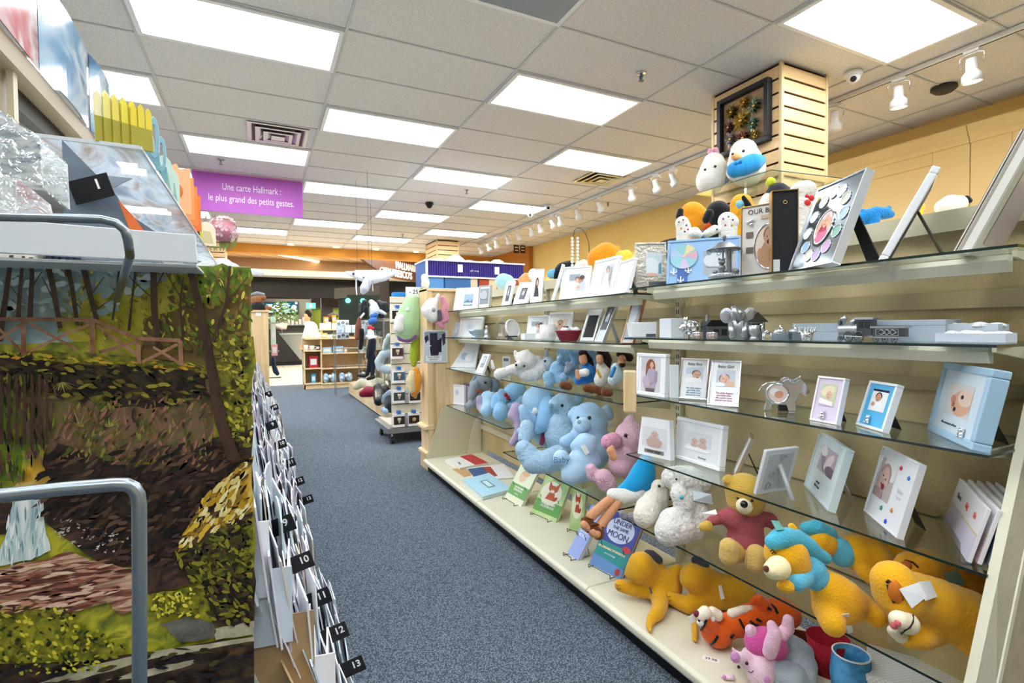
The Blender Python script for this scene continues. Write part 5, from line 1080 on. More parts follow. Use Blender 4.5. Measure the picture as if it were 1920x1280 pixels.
plush('plush_tiger', 'orange plush tiger with black stripes lying on the deck', (1350, 1184, 28), [
 ('body', ORG, [[(1337, 1182, 24), (1346, 1186, 27), (1360, 1178, 22)], [(1330, 1168, 16, -.02), (1322, 1160, 13, -.03)], [(1364, 1172, 22), (1385, 1168, 25), (1412, 1158, 27), (1440, 1152, 27), (1466, 1150, 30), (1478, 1152, 24)], [(1427, 1148, 12), (1432, 1134, 12, -.02), (1424, 1123, 10, -.02), (1412, 1126, 7, -.02)], [(1358, 1198, 14), (1350, 1204, 10)]]),
 ('muzzle', M('#f3e6cf', .9, bump=.4), [[(1314, 1154, 11, -.04), (1322, 1148, 12, -.04)], [(1336, 1148, 11, -.02), (1345, 1153, 11, -.02)]]),
 ('belly', M('#f3e6cf', .9, bump=.4), [[(1372, 1150, 9, -.01), (1392, 1143, 8, -.01), (1408, 1140, 6, -.01)]])], zs=ZD,
 feats=[('nose', M('#7c2430', .7), 'dot', [(1306, 1150, 6)]), ('eye_white', WHP, 'dot', [(1313, 1166, 7), (1336, 1160, 5)]), ('eyes', BK, 'dot', [(1311, 1163, 2.5)]),
  ('stripes', plushm('#15110f'), 'lines', [[(1314, 1180), (1320, 1172), (1324, 1162)], [(1333, 1208), (1340, 1202), (1346, 1192)], [(1386, 1160), (1392, 1172), (1400, 1184)], [(1406, 1164), (1414, 1170), (1422, 1172)], [(1418, 1160), (1428, 1165)], [(1446, 1132), (1454, 1140), (1458, 1150)], [(1370, 1196), (1376, 1190)], [(1440, 1140), (1446, 1142)]], .0042), ('paper_tag', TAGW, 'tag', [(1290, 1158), (1300, 1150), (1304, 1164), (1294, 1170)])])
plush('plush_pig', 'pink plush piglet in a magenta jumper lying on the deck', (1425, 1240, 30), [
 ('head', plushm('#f2cfe0'), [[(1415, 1238, 26), (1428, 1244, 30), (1425, 1260, 26)], [(1398, 1236, 14, -.02), (1386, 1232, 10, -.03)], [(1378, 1222, 5, -.02), (1374, 1214, 3, -.02)], [(1372, 1268, 7), (1362, 1270, 5), (1352, 1268, 3)]]),
 ('jumper', plushm('#d4549c'), [[(1422, 1204, 26), (1436, 1206, 30), (1450, 1212, 26), (1450, 1228, 20)]]),
 ('arm', plushm('#f0c2d8'), [[(1447, 1172, 9, -.05), (1453, 1188, 13, -.06), (1447, 1208, 14, -.06), (1443, 1222, 13, -.05)]]), ('leg', plushm('#f0c2d8'), [[(1408, 1182, 11), (1412, 1190, 12)]]), ('leg', plushm('#f0c2d8'), [[(1478, 1162, 10), (1477, 1178, 12), (1466, 1190, 12)]])], zs=ZD,
 feats=[('snout', plushm('#cf8fc4'), 'dot', [(1379, 1232, 9, 1.1)]), ('eyes', BK, 'dot', [(1400, 1243, 3.4), (1385, 1250, 3)]), ('smile', BKL, 'line', [(1403, 1258), (1408, 1261), (1413, 1257)], .001), ('ear_lining', plushm('#cf8fc4'), 'dot', [(1358, 1269, 4), (1438, 1274, 6)])])
plush('plush_elephant', 'crumpled pale grey plush lying next to the pink piglet', (1490, 1232, 30), [('body', plushm('#a9b4c0'), [[(1486, 1208, 18), (1498, 1212, 16), (1512, 1222, 14)], [(1470, 1238, 22), (1492, 1234, 28), (1512, 1246, 20), (1508, 1266, 22)], [(1462, 1262, 24), (1486, 1268, 26)], [(1518, 1238, 8), (1528, 1246, 6)]])], zs=ZD)
plush('plush_paw', 'dark brown plush paw poking out behind the grey plush', (1508, 1194, 11), [('paw', plushm('#6a2f1c'), [[(1492, 1190, 10), (1508, 1194, 11)]]), ('tip', plushm('#17120f'), [[(1518, 1198, 11), (1528, 1208, 8)]])], zs=ZD+.02)
# red felt basket, blue bag, gridded box at the bottom right
a = P(1540, 1262, z=ZD); t = thing('felt_basket', 'red felt basket behind the blue denim bag at the bottom right', 'basket', (a.x+.03, a.y+.0, ZD), .3)
MB().lathe([(0, 0), (.045, 0), (.058, .1), (.054, .1), (.042, .004), (0, .004)], n=28).build('basket', M('#a8182a', .9, bump=.5), t)
a = P(1590, 1268, z=ZD+.03); t = thing('gift_bag', 'small blue denim bag with an open top and white piping', 'bag', (a.x-.02, a.y-.02, ZD), -.4)
MB().lathe([(0, 0), (.045, 0), (.052, .05), (.046, .115), (.043, .115), (.048, .05), (.04, .003), (0, .003)], n=26).build('bag', M('#5aa9dc', .8, h2='#3c86c0', nscale=40), t); MB().torus((0, 0, .115), .045, .0025, Matrix.Rotation(PI/2, 3, 'X')).build('piping', WHITE, t)
a = P(1625, 1262, z=.19); t = thing('storage_box', 'white box with a gridded lid at the bottom right of the deck', 'box', (a.x, a.y, ZD), math.radians(-62))
MB().box((0, 0, 0), (.22, .16, .07)).build('box', WHITE, t, .002); MB().box((-.003, -.003, .07), (.223, .163, .09)).build('lid', check_mat('grid_lid', '#f4f6f7', '#dde2e4', 160), t, .003)
# --- lowest glass shelf, middle bay: pale blue and pink bears
BB = 'pale blue plush bears on the lowest shelf'
plush('plush_bear', 'fluffy pale blue plush bear lying with its feet to the aisle', (1012, 862, 24), [('body', BLUEF, [[(982, 842, 17), (990, 852, 21), (1000, 866, 22)], [(1000, 866, 22), (1022, 866, 22), (1046, 858, 24, .1)], [(984, 820, 14, .08), (988, 800, 14, .1)]])], zs=Z5M, fur=.008)
plush('plush_bear', 'fuzzy blue plush bear sitting behind the smooth bear', (1055, 808, 36), [('body', BLUEF, [[(1055, 762, 26), (1060, 768, 27)], [(1040, 758, 13, -.05)], [(1052, 795, 30), (1055, 815, 36), (1060, 835, 34)], [(1083, 748, 12)]])], x=1.50, fur=.006, feats=[('eyes', BK, 'dot', [(1054, 760, 3)]), ('nose', BLUEG, 'dot', [(1033, 760, 5)])])
plush('plush_bear', 'large smooth sky blue plush bear with black eyes', (1106, 822, 34), [('body', BLUE, [[(1104, 786, 33), (1108, 790, 33)], [(1072, 778, 9, .02), (1080, 770, 10, .03)], [(1138, 768, 10, .03), (1141, 778, 11, .03)], [(1104, 820, 34), (1110, 845, 36)], [(1075, 820, 12, -.02), (1060, 828, 12, -.04)], [(1128, 812, 12), (1140, 826, 12)], [(1085, 810, 14), (1125, 850, 16)]]),
 ('muzzle', plushm('#b7d7ef'), [[(1089, 798, 14, -.09), (1094, 796, 15, -.07)]])], x=1.46, feats=[('eyes', BK, 'dot', [(1105, 783, 3.6), (1084, 783, 3)]), ('nose', BLUEG, 'dot', [(1086, 791, 4)]), ('paper_tag', TAGW, 'tag', [(1139, 789), (1147, 787), (1150, 799), (1142, 802)])])
plush('plush_bear', 'small pale blue plush bear with the word Baby on its foot', (1092, 868, 26), [('body', plushm('#b5d6f0'), [[(1097, 832, 21), (1098, 838, 21)], [(1075, 836, 7), (1081, 828, 7)], [(1112, 822, 7)], [(1090, 864, 26), (1094, 876, 27)], [(1078, 884, 22, -.03), (1070, 890, 19, -.05)], [(1052, 858, 16, -.04), (1058, 866, 15, -.03)], [(1112, 850, 11), (1118, 866, 10)]], {'fur': .002})], x=1.34,
 feats=[('paper_tag', TAGW, 'tag', [(1088, 836), (1097, 833), (1106, 848), (1098, 853)])])
_t = depth(P(1052, 860, x=1.30)); 
fo = [o for o in C.objects if o.get('label', '').startswith('small pale blue plush bear with')][0]
q = D(1053, 862, depth(P(1092, 868, x=1.34))-.10); text('Baby', .038, Tm(*(q-fo.location)) @ Rm('Z', -.35) @ STAND, M('#3f86b5', .7), fo)
plush('plush_bear', 'pink plush bear with a pointed ear and embroidered feet', (1165, 868, 30), [('body', PINK, [[(1182, 818, 30), (1188, 826, 28)], [(1180, 792, 12), (1184, 782, 7)], [(1168, 868, 28), (1172, 850, 28)], [(1132, 896, 18, -.05), (1138, 905, 18, -.05)], [(1108, 880, 12, -.03), (1112, 890, 13, -.03)]]),
 ('muzzle', furm('#f2a9c6', 1., 110), [[(1140, 828, 14, -.07), (1150, 826, 16, -.05)]])], x=1.48, fur=.003, feats=[('eyes', BK, 'dot', [(1173, 816, 3.6)]), ('foot_letters', M('#c0648c', .7), 'lines', [[(1108, 886), (1110, 894)], [(1112, 886), (1114, 894)], [(1124, 896), (1128, 904)], [(1131, 895), (1133, 904)]], .0012)])
# doll with blue cape and sandals
plush('cloth_doll', 'cloth doll with a bright blue cape, white skirt and brown sandals hanging over the shelf', (1200, 895, 20), [
 ('cape', plushm('#1f9fd8', .2), [[(1212, 868, 16), (1204, 884, 20), (1194, 902, 20), (1180, 915, 16), (1164, 918, 8)], [(1212, 868, 16), (1216, 890, 14), (1206, 912, 14)]]),
 ('skirt', WHP, [[(1218, 900, 10), (1192, 925, 16), (1166, 930, 15, -.02), (1148, 926, 11, -.03)]]), ('leg', SKIN, [[(1150, 932, 9, -.03), (1132, 945, 9, -.05), (1108, 968, 10, -.07)]]), ('leg', SKIN, [[(1160, 938, 9, -.03), (1146, 958, 9, -.05), (1126, 984, 10, -.07)]]), ('hand', SKIN, [[(1145, 845, 8, -.08), (1150, 856, 8, -.08), (1148, 838, 4, -.08)]]),
 ('sandal', BRN, [[(1100, 978, 12, -.07), (1106, 988, 12, -.07)]]), ('sandal', BRN, [[(1116, 992, 13, -.07), (1122, 1000, 12, -.07)]]), ('toes', SKIN, [[(1096, 984, 9, -.085), (1100, 988, 8, -.085)], [(1112, 998, 9, -.085), (1118, 1000, 9, -.085)]])], zs=Z5M-.05, x=1.36, clampg=False,
 feats=[('sandal_straps', BRN, 'lines', [[(1090, 972), (1100, 970), (1112, 974)], [(1108, 984), (1120, 982), (1132, 990)]], .004)])
plush('plush_bird', 'cream plush bird with grey feet and beak', (1218, 952, 26), [('body', furm('#efe9da'), [[(1236, 914, 16, .02), (1238, 922, 17, .02)], [(1225, 940, 22), (1216, 955, 26), (1208, 968, 22)], [(1236, 955, 16), (1240, 935, 14)]]), ('feet', plushm('#8d8b96'), [[(1166, 962, 6, -.05), (1170, 968, 7, -.05)], [(1184, 968, 8, -.05), (1188, 974, 7, -.05)], [(1200, 972, 8, -.05), (1204, 974, 7, -.05)]])], zs=Z5M, fur=.004, feats=[('eyes', BK, 'dot', [(1236, 911, 2.8)]), ('beak', plushm('#8d8b96'), 'dot', [(1249, 909, 5, 1.3)])])
plush('plush_bear', 'fluffy white plush bear slumped at the start of the near bay', (1262, 985, 30), [('body', WHF, [[(1262, 895, 22, .06), (1290, 900, 28, .06), (1312, 905, 22, .06)], [(1262, 980, 28), (1254, 996, 27), (1278, 990, 28)], [(1272, 925, 16), (1284, 945, 20), (1280, 968, 20)], [(1300, 940, 24, .03), (1308, 968, 26, .02), (1304, 992, 20)]])], zs=Z5, fur=.008, feats=[('eyes', BK, 'dot', [(1268, 898, 2)]), ('bow', TEAL, 'dot', [(1278, 932, 4)]), ('paper_tag', M('#d5e0ea', .4), 'tag', [(1298, 918), (1334, 926), (1337, 945), (1300, 938)])])
# --- lowest glass shelf, near bay
plush('plush_bear', 'sandy plush bear in a coral knitted romper sitting under the glass shelf', (1398, 1015, 38), [
 ('head', SAND, [[(1396, 922, 36), (1398, 934, 36)], [(1362, 900, 9), (1366, 895, 8)], [(1436, 898, 9), (1430, 894, 9)]]), ('muzzle', M('#eadfbe', .9, bump=.4), [[(1394, 948, 14, -.07), (1397, 950, 14, -.07)]]),
 ('romper', M('#c0616a', .9, bump=1.0, bscale=260), [[(1380, 972, 26), (1402, 972, 28), (1398, 990, 32), (1398, 1012, 35)], [(1360, 968, 14), (1343, 972, 12), (1334, 977, 10, -.02)], [(1425, 970, 14), (1444, 974, 14), (1450, 982, 12)]]),
 ('body', SAND, [[(1326, 986, 11, -.03), (1318, 988, 9, -.03)], [(1380, 1030, 24), (1372, 1036, 20, -.05)], [(1412, 1036, 24), (1414, 1044, 20, -.05)]]), ('feet', plushm('#d9b565'), [[(1367, 1026, 18, -.08), (1366, 1042, 18, -.08)], [(1418, 1038, 18, -.08), (1414, 1054, 18, -.08)]])], zs=Z5-.0, x=1.40, clampg=False,
 feats=[('nose', BK, 'dot', [(1395, 945, 7)]), ('eyes', BK, 'dot', [(1383, 934, 2.6), (1410, 938, 2.6)]), ('wrist_tag', TAGW, 'tag', [(1316, 962), (1342, 955), (1345, 964), (1322, 973)])])
plush('plush_bear', 'yellow sleeping plush bear with a blue nightcap, in front on the lowest shelf', (1566, 1122, 46), [
 ('head', YEL, [[(1474, 1040, 40), (1480, 1052, 38)], [(1488, 992, 9), (1484, 986, 8)]]), ('muzzle', M('#f6e7b4', .9, bump=.4), [[(1460, 1064, 22, -.06), (1450, 1068, 18, -.075)]]),
 ('nightcap', TEAL, [[(1448, 1016, 14, -.03), (1466, 1008, 20, -.02), (1490, 1010, 20), (1512, 1022, 18), (1530, 1036, 14), (1548, 1046, 11)]]),
 ('pyjama_top', plushm('#62bede'), [[(1516, 1054, 20), (1522, 1068, 26), (1528, 1080, 26)], [(1508, 1082, 17, -.03), (1494, 1092, 16, -.05)]]),
 ('body', YEL, [[(1478, 1100, 13, -.06), (1466, 1098, 11, -.06)], [(1550, 1098, 30), (1566, 1118, 42), (1578, 1126, 42)], [(1552, 1140, 28), (1562, 1170, 23, -.04)], [(1606, 1128, 26), (1628, 1146, 22), (1644, 1156, 20)]])], zs=Z5,
 feats=[('nose', plushm('#6b3a22'), 'dot', [(1437, 1066, 6)]), ('closed_eyes', BKL, 'lines', [[(1445, 1033), (1449, 1030), (1452, 1034)], [(1447, 1038), (1451, 1034), (1455, 1038)]], .0012), ('care_tag', TAGW, 'tag', [(1580, 1152), (1592, 1150), (1600, 1184), (1590, 1188)]), ('swing_tag', M('#5b9a94', .5), 'tag', [(1446, 975), (1460, 976), (1470, 992), (1456, 994)])])
plush('plush_bear', 'second yellow sleeping plush bear in blue lying behind, nearer the back panel', (1619, 1045, 36), [
 ('head', YEL, [[(1535, 1012, 24), (1545, 1018, 24)]]), ('nightcap', TEAL, [[(1512, 990, 12), (1532, 990, 16), (1554, 1000, 14)]]), ('pyjama_top', plushm('#62bede'), [[(1568, 1026, 22), (1580, 1036, 26)]]),
 ('body', YEL, [[(1608, 1036, 34), (1628, 1042, 38), (1636, 1050, 34)], [(1620, 1070, 16, -.04), (1634, 1084, 14, -.05)], [(1670, 1030, 14), (1692, 1034, 13), (1706, 1038, 10)]])], x=1.54, feats=[('care_tag', TAGW, 'tag', [(1656, 1062), (1672, 1060), (1682, 1068), (1664, 1072)])])
plush('plush_lion', 'yellow plush lion cub asleep at the right end of the lowest shelf', (1810, 1160, 56), [
 ('body', YEL, [[(1676, 1092, 40, -.02), (1686, 1112, 46, -.02), (1706, 1128, 44)], [(1720, 1120, 46), (1758, 1135, 50), (1810, 1160, 56), (1850, 1178, 50)], [(1752, 1188, 22), (1730, 1200, 18, -.04), (1700, 1200, 15, -.05)], [(1822, 1210, 22), (1834, 1224, 14)]]),
 ('muzzle', M('#f1e6c8', .9, bump=.4), [[(1685, 1162, 17, -.08), (1702, 1168, 20, -.07)], [(1674, 1182, 10, -.05), (1688, 1192, 13, -.05)]])], zs=Z5,
 feats=[('nose', plushm('#d06a6a'), 'dot', [(1676, 1172, 7), (1683, 1168, 6)]), ('mouth', BKL, 'line', [(1712, 1152), (1712, 1166), (1706, 1176), (1696, 1182), (1690, 1188)], .0018), ('eyelid', M('#c9701a', .8), 'dot', [(1678, 1108, 12, 1.7), (1682, 1116, 10, 1.5)]), ('lashes', BKL, 'lines', [[(1662, 1092), (1666, 1088), (1672, 1092), (1680, 1102), (1688, 1116)], [(1664, 1096), (1668, 1112), (1676, 1130)], [(1674, 1126), (1682, 1128), (1692, 1122)]], .0028),
  ('care_tag', TAGW, 'tag', [(1686, 1104), (1722, 1092), (1738, 1118), (1710, 1140)]), ('care_tag_flap', TAGW, 'tag', [(1722, 1090), (1744, 1088), (1758, 1118), (1736, 1126)])])
plush('plush_lion', 'second plush lion cub lying behind the first against the back panel', (1800, 1095, 40), [('body', plushm('#dc9a1c'), [[(1712, 1066, 32), (1732, 1062, 34), (1752, 1072, 32)], [(1775, 1085, 34), (1815, 1100, 40), (1850, 1112, 38)], [(1748, 1045, 8)]]), ('ear', plushm('#1d1512'), [[(1758, 1052, 8), (1766, 1066, 7)]])], x=1.60,
 feats=[('eyelid', M('#a5560f', .8), 'dot', [(1700, 1060, 9)]), ('lashes', BKL, 'lines', [[(1690, 1058), (1698, 1050), (1712, 1054), (1722, 1064)]], .0025), ('swing_tag', M('#7f9a90', .5), 'tag', [(1770, 1074), (1796, 1070), (1812, 1094), (1782, 1100)])])
# --- fourth shelf far bay: grey and blue elephants
def eleph(label, main, parts, x=None, zs=None, **k): return plush('plush_elephant', label, main, parts, x=x, zs=zs, group=None, **k)
eleph('grey plush elephant with an orange mouth at the far end', (890, 755, 13), [('body', GRY, [[(902, 715, 15), (908, 718, 16)], [(890, 722, 10, -.05), (886, 732, 8, -.06), (884, 742, 7, -.06)], [(892, 752, 13), (900, 745, 13)], [(880, 760, 8, -.03)]]), ('ears', plushm('#8593a5'), [[(926, 708, 6), (930, 722, 9), (926, 732, 7)], [(892, 706, 4, -.02), (884, 718, 4, -.03)]])], zs=Z4F, feats=[('eyes', BK, 'dot', [(910, 717, 2.4)]), ('mouth', M('#e0571c', .8), 'line', [(892, 731), (902, 735), (912, 738)], .006)])
eleph('small lilac-eared blue plush elephant curled beside the grey one', (914, 760, 14), [('body', BLUE, [[(914, 745, 13), (918, 762, 14), (912, 770, 12)], [(924, 742, 8, -.03)]]), ('ears', LIL, [[(899, 748, 7, -.02), (902, 762, 9, -.02), (906, 772, 6, -.02)]])], zs=Z4F)
eleph('mid-size sky blue plush elephant with a red mouth', (943, 768, 17), [('body', BLUE2, [[(968, 735, 21), (962, 738, 20)], [(945, 745, 11, -.05), (940, 735, 7, -.06)], [(944, 765, 17), (938, 775, 15)], [(935, 748, 14, .02), (928, 762, 9)]]), ('ears', BLUE, [[(978, 748, 8, -.05), (970, 758, 7, -.05), (955, 760, 6, -.05)], [(985, 742, 9, -.03)]])], zs=Z4F, feats=[('mouth', M('#b22436', .8), 'dot', [(948, 740, 4), (952, 745, 4)]), ('eyes', BK, 'dot', [(956, 749, 2)])])
eleph('big light blue plush elephant with long ears and lilac ear lining', (1016, 790, 28), [
 ('body', BLUE, [[(1008, 752, 30), (1018, 758, 30)], [(995, 790, 16, -.08), (988, 785, 14, -.11), (983, 774, 10, -.13), (980, 766, 9, -.13)], [(1014, 800, 26), (1022, 815, 24)], [(975, 809, 8, -.1), (985, 806, 8, -.1)], [(990, 812, 11, -.09), (1008, 806, 11, -.07)]]),
 ('right_ear', BLUE2, [[(1028, 760, 18, -.08), (1028, 775, 20, -.1), (1018, 795, 15, -.12), (1010, 805, 9, -.12)]]), ('left_ear', LIL, [[(968, 765, 11, -.04), (962, 778, 11, -.05), (972, 790, 10, -.06), (974, 806, 9, -.07), (968, 820, 8, -.07), (961, 830, 7, -.07)]]),
 ('mouth', plushm('#8c3a55'), [[(1021, 815, 6, -.1), (1016, 830, 5, -.1)]])], x=1.45, feats=[('eye_white', WHP, 'dot', [(1004, 770, 6, 1.3)]), ('eyes', M('#1c2f66', .3), 'dot', [(1005, 772, 4, 1.2)])])
# --- third shelf, middle bay
plush('plush_bear', 'white plush polar bear lying with a paw over the shelf edge', (995, 702, 14), [('body', WHF, [[(984, 674, 18), (990, 678, 18)], [(968, 668, 5), (966, 660, 4)], [(988, 660, 6)], [(1008, 674, 8)], [(936, 701, 11, -.02), (948, 697, 9), (962, 692, 10), (975, 694, 12)], [(925, 690, 4, .03), (922, 676, 3, .03)], [(985, 702, 13), (1002, 700, 15), (1016, 690, 15)]]), ('muzzle', WHF, [[(972, 684, 8, -.06)]])], zs=Z3F, fur=.004, feats=[('eyes', BK, 'dot', [(983, 686, 2), (967, 678, 2)]), ('nose', BK, 'dot', [(968, 684, 2.6)])])
plush('plush_seal', 'pale grey plush seal beside the polar bear', (1028, 685, 15), [('body', plushm('#b9c6d0'), [[(1014, 690, 12), (1030, 684, 16), (1040, 690, 13)], [(1024, 668, 5), (1026, 655, 3)]])], x=1.50, feats=[('eyes', BK, 'dot', [(1022, 677, 2.6)])])
plush('plush_bear', 'fuzzy sky blue plush bear sitting on the third shelf', (1045, 695, 17), [('body', furm('#9cc8e8'), [[(1058, 662, 15), (1060, 670, 14)], [(1050, 672, 7, -.05)], [(1046, 690, 15), (1044, 700, 16)], [(1028, 706, 11, -.04), (1030, 714, 11, -.04)], [(1052, 712, 10, -.04)]])], x=1.48, fur=.003)
plush('plush_elephant', 'blue grey plush elephant with long ears behind the cloth dolls', (1075, 690, 14), [('body', plushm('#8fb4d2'), [[(1079, 664, 13), (1082, 672, 12)], [(1072, 692, 14), (1078, 700, 13)], [(1058, 706, 9, -.04)]]), ('ears', plushm('#8a9aa8'), [[(1064, 682, 5, -.06), (1070, 690, 7, -.06), (1062, 696, 5, -.06)], [(1088, 656, 8)]])], x=1.50)
plush('cloth_doll', 'cloth nativity doll in a blue veil holding a white bundle', (1103, 698, 15), [('robe', plushm('#2b7fcf'), [[(1100, 688, 11), (1104, 698, 15), (1098, 708, 13)], [(1118, 705, 10), (1085, 712, 10)]]), ('head', SKIN, [[(1093, 671, 8, -.03), (1094, 676, 8, -.03)]]), ('hair', plushm('#2a1912'), [[(1090, 662, 6, -.03), (1098, 662, 8), (1106, 674, 7), (1108, 684, 6)]]), ('veil', plushm('#86b5d8'), [[(1092, 657, 6), (1104, 658, 9), (1114, 668, 8), (1118, 682, 6), (1118, 692, 4)]]), ('bundle', WHP, [[(1086, 700, 7, -.05), (1098, 698, 8, -.06)]]), ('hands', SKIN, [[(1082, 696, 4, -.06), (1084, 707, 5, -.06)]]), ('sandal', BRN, [[(1056, 722, 8, -.08), (1066, 724, 8, -.08)]])], x=1.49)
plush('cloth_doll', 'cloth nativity doll with long dark hair and a white robe', (1134, 698, 15), [('robe', plushm('#e3e0d6'), [[(1128, 688, 11), (1132, 698, 14), (1126, 712, 13)], [(1140, 708, 10)]]), ('head', SKIN, [[(1124, 671, 7, -.03), (1125, 676, 7, -.03)]]), ('hair', plushm('#33201a'), [[(1124, 660, 6, -.02), (1132, 662, 10), (1138, 674, 10), (1138, 686, 7)]]), ('sash', plushm('#dcae3c'), [[(1120, 694, 3, -.07), (1126, 706, 3, -.07)]]), ('sandal', BRN, [[(1100, 727, 8, -.08), (1110, 730, 8, -.08)], [(1118, 730, 8, -.08), (1124, 733, 8, -.08)]])], x=1.49)
plush('cloth_doll', 'bearded cloth nativity doll in white and pale blue', (1160, 700, 14), [('robe', plushm('#cfe2ec'), [[(1156, 690, 11), (1158, 702, 13), (1150, 712, 11)]]), ('head', SKIN, [[(1166, 673, 8, -.03), (1166, 679, 8, -.03)]]), ('hair', plushm('#2e1c15'), [[(1160, 664, 5), (1170, 664, 8), (1180, 670, 8)], [(1165, 684, 5, -.04), (1168, 684, 5, -.04)]]), ('stole', plushm('#3f8fd0'), [[(1152, 690, 4, -.06), (1146, 704, 4, -.06)]]), ('sandal', BRN, [[(1134, 735, 8, -.08), (1142, 736, 8, -.08)]])], x=1.49)
# --- row on top of the shelving
X2 = 1.80
TP = dict(x=X2, clampg=False, down=1.426)
plush('plush_egg', 'pale blue plush dome on top of the shelving behind the slim frames', (947, 529, 17), [('body', plushm('#a9d7e6'), [[(944, 528, 16), (950, 530, 16)]])], **TP)
plush('plush_egg', 'small orange and white plush on top of the shelving', (984, 524, 10), [('body', plushm('#f0b07a'), [[(980, 526, 9), (986, 520, 9)]]), ('patch', WHP, [[(996, 518, 9), (1000, 512, 9)]])], **TP)
plush('plush_cat', 'black plush with a pale blue side lying on top of the shelving', (1057, 504, 16), [('body', plushm('#16181f'), [[(1046, 514, 12), (1056, 506, 15), (1068, 502, 14), (1076, 504, 10)]]), ('side', plushm('#6db6de'), [[(1034, 514, 9), (1040, 512, 9)]])], **TP)
plush('plush_egg', 'large orange plush dome on top of the shelving behind the bride photo', (1134, 482, 28), [('body', plushm('#f29a1e'), [[(1124, 486, 24), (1136, 480, 26), (1146, 484, 22)], [(1152, 468, 6), (1158, 465, 6)]])], **TP)
plush('plush_egg', 'small yellow plush just right of the orange dome', (1170, 480, 14), [('body', plushm('#ecd34a'), [[(1166, 482, 13), (1174, 480, 12)]])], **TP)
plush('plush_cat', 'cream plush beside the black plush on top of the shelving', (1090, 498, 10), [('body', WHP, [[(1084, 500, 8), (1094, 496, 10)]])], **TP)
plush('plush_dog', 'orange plush dog with black ears on top of the shelving, left', (1300, 405, 26), [('body', plushm('#f2a01c'), [[(1298, 402, 24), (1304, 408, 24)], [(1292, 432, 18), (1306, 430, 18)]]), ('ear', plushm('#1a1a20'), [[(1276, 396, 6, -.08), (1274, 406, 7, -.08), (1274, 412, 5, -.08)]])], **TP)
plush('plush_dog', 'black plush dog with an orange and blue shirt on top of the shelving', (1348, 400, 24), [('body', plushm('#1c1c22'), [[(1346, 398, 22), (1354, 404, 22)], [(1330, 400, 9, -.06), (1324, 412, 8, -.06)]]), ('shirt', plushm('#e2581c'), [[(1330, 428, 12), (1346, 430, 12)]]), ('trousers', plushm('#3a86cf'), [[(1318, 440, 8), (1330, 442, 8)]])], **TP)
plush('plush_dog', 'yellow plush dog with a black ear and blue eye patch on top of the shelving', (1390, 400, 24), [('body', plushm('#f0a91e'), [[(1390, 384, 21), (1392, 396, 23), (1384, 420, 20)]]), ('ear', plushm('#1a1a20'), [[(1394, 370, 4, -.09), (1402, 384, 6, -.09), (1408, 394, 5, -.08)]]), ('eye_patch', plushm('#7fc0d6'), [[(1387, 383, 8, -.08)]])], **TP)
plush('dotted_toy', 'white plush with coloured sprinkle dots, left, behind the blue frame', (1281, 420, 14), [('body', WHP, [[(1279, 418, 13), (1284, 426, 12), (1284, 440, 14)]])], x=1.66, clampg=False, down=1.426, feats=[('sprinkles', c, 'dot', [(a, b, 1.8)]) for c, a, b in ((M('#3a8f6a'), 1273, 416), (M('#c23a4a'), 1281, 412), (M('#2f4fa0'), 1287, 422), (M('#d9a62a'), 1277, 428), (M('#2f4fa0'), 1284, 434), (M('#c23a9a'), 1290, 430))])
plush('dotted_toy', 'white plush with coloured sprinkle dots, right, behind the carousel', (1365, 415, 18), [('body', WHP, [[(1363, 414, 17), (1368, 418, 17)], [(1340, 430, 9), (1326, 438, 8)], [(1302, 436, 11), (1308, 440, 9)]])], x=1.66, clampg=False, down=1.426, feats=[('sprinkles', c, 'dot', [(a, b, 1.9)]) for c, a, b in ((M('#c23a9a'), 1356, 410), (M('#3a8f6a'), 1366, 406), (M('#2f4fa0'), 1374, 412), (M('#c23a4a'), 1360, 422), (M('#d9a62a'), 1372, 422), (M('#3a8f6a'), 1344, 430))])
plush('plush_penguin', 'black and white plush penguin with a lime pompom on top of the shelving', (1456, 370, 28), [('body', plushm('#24262e'), [[(1458, 364, 22), (1462, 376, 28), (1450, 392, 24)]]), ('face', WHP, [[(1438, 372, 10, -.08), (1430, 384, 8, -.08)]]), ('pompom', plushm('#cfd83a'), [[(1445, 341, 9)]])], **TP)
plush('plush_bear', 'white fuzzy plush bear with a red bow on top of the shelving', (1502, 396, 26), [('body', furm('#e4e2dc'), [[(1502, 362, 22), (1510, 358, 20)], [(1500, 392, 26), (1502, 410, 24)]])], fur=.005, **TP, feats=[('bow', M('#c22a30', .8), 'dot', [(1514, 380, 6), (1520, 372, 6), (1512, 368, 4)])])
plush('plush_bird', 'orange and blue plush behind the black frame', (1498, 430, 10), [('body', plushm('#f0a02a'), [[(1494, 430, 9), (1500, 428, 9)]]), ('wing', plushm('#2f8fd0'), [[(1510, 422, 8), (1508, 430, 8)]])], **TP)
plush('plush_cat', 'bright blue plush lying on the ledge behind the silver collage frame', (1635, 402, 14), [('body', plushm('#1c86d6'), [[(1612, 410, 9), (1626, 404, 12), (1642, 400, 13), (1660, 400, 11), (1670, 402, 7)], [(1618, 396, 5)], [(1666, 390, 5)]]), ('belly', plushm('#f0942a'), [[(1600, 408, 7), (1604, 402, 6)]])], x=1.72, clampg=False, down=1.426)
plush('plush_chick', 'small yellow plush chick on the ledge behind the edge-on frame', (1722, 386, 8), [('body', plushm('#eed23e'), [[(1718, 386, 7), (1726, 388, 8)], [(1718, 379, 3)], [(1728, 380, 3)]])], x=1.72, clampg=False, down=1.426)
plush('plush_panda', 'white plush with a black ear lying on the ledge before the albums', (1785, 384, 20), [('body', WHP, [[(1768, 388, 14), (1782, 382, 17), (1796, 382, 16)]]), ('ear', plushm('#1a1a20'), [[(1812, 372, 6), (1818, 376, 5)]])], x=1.72, clampg=False, down=1.426)
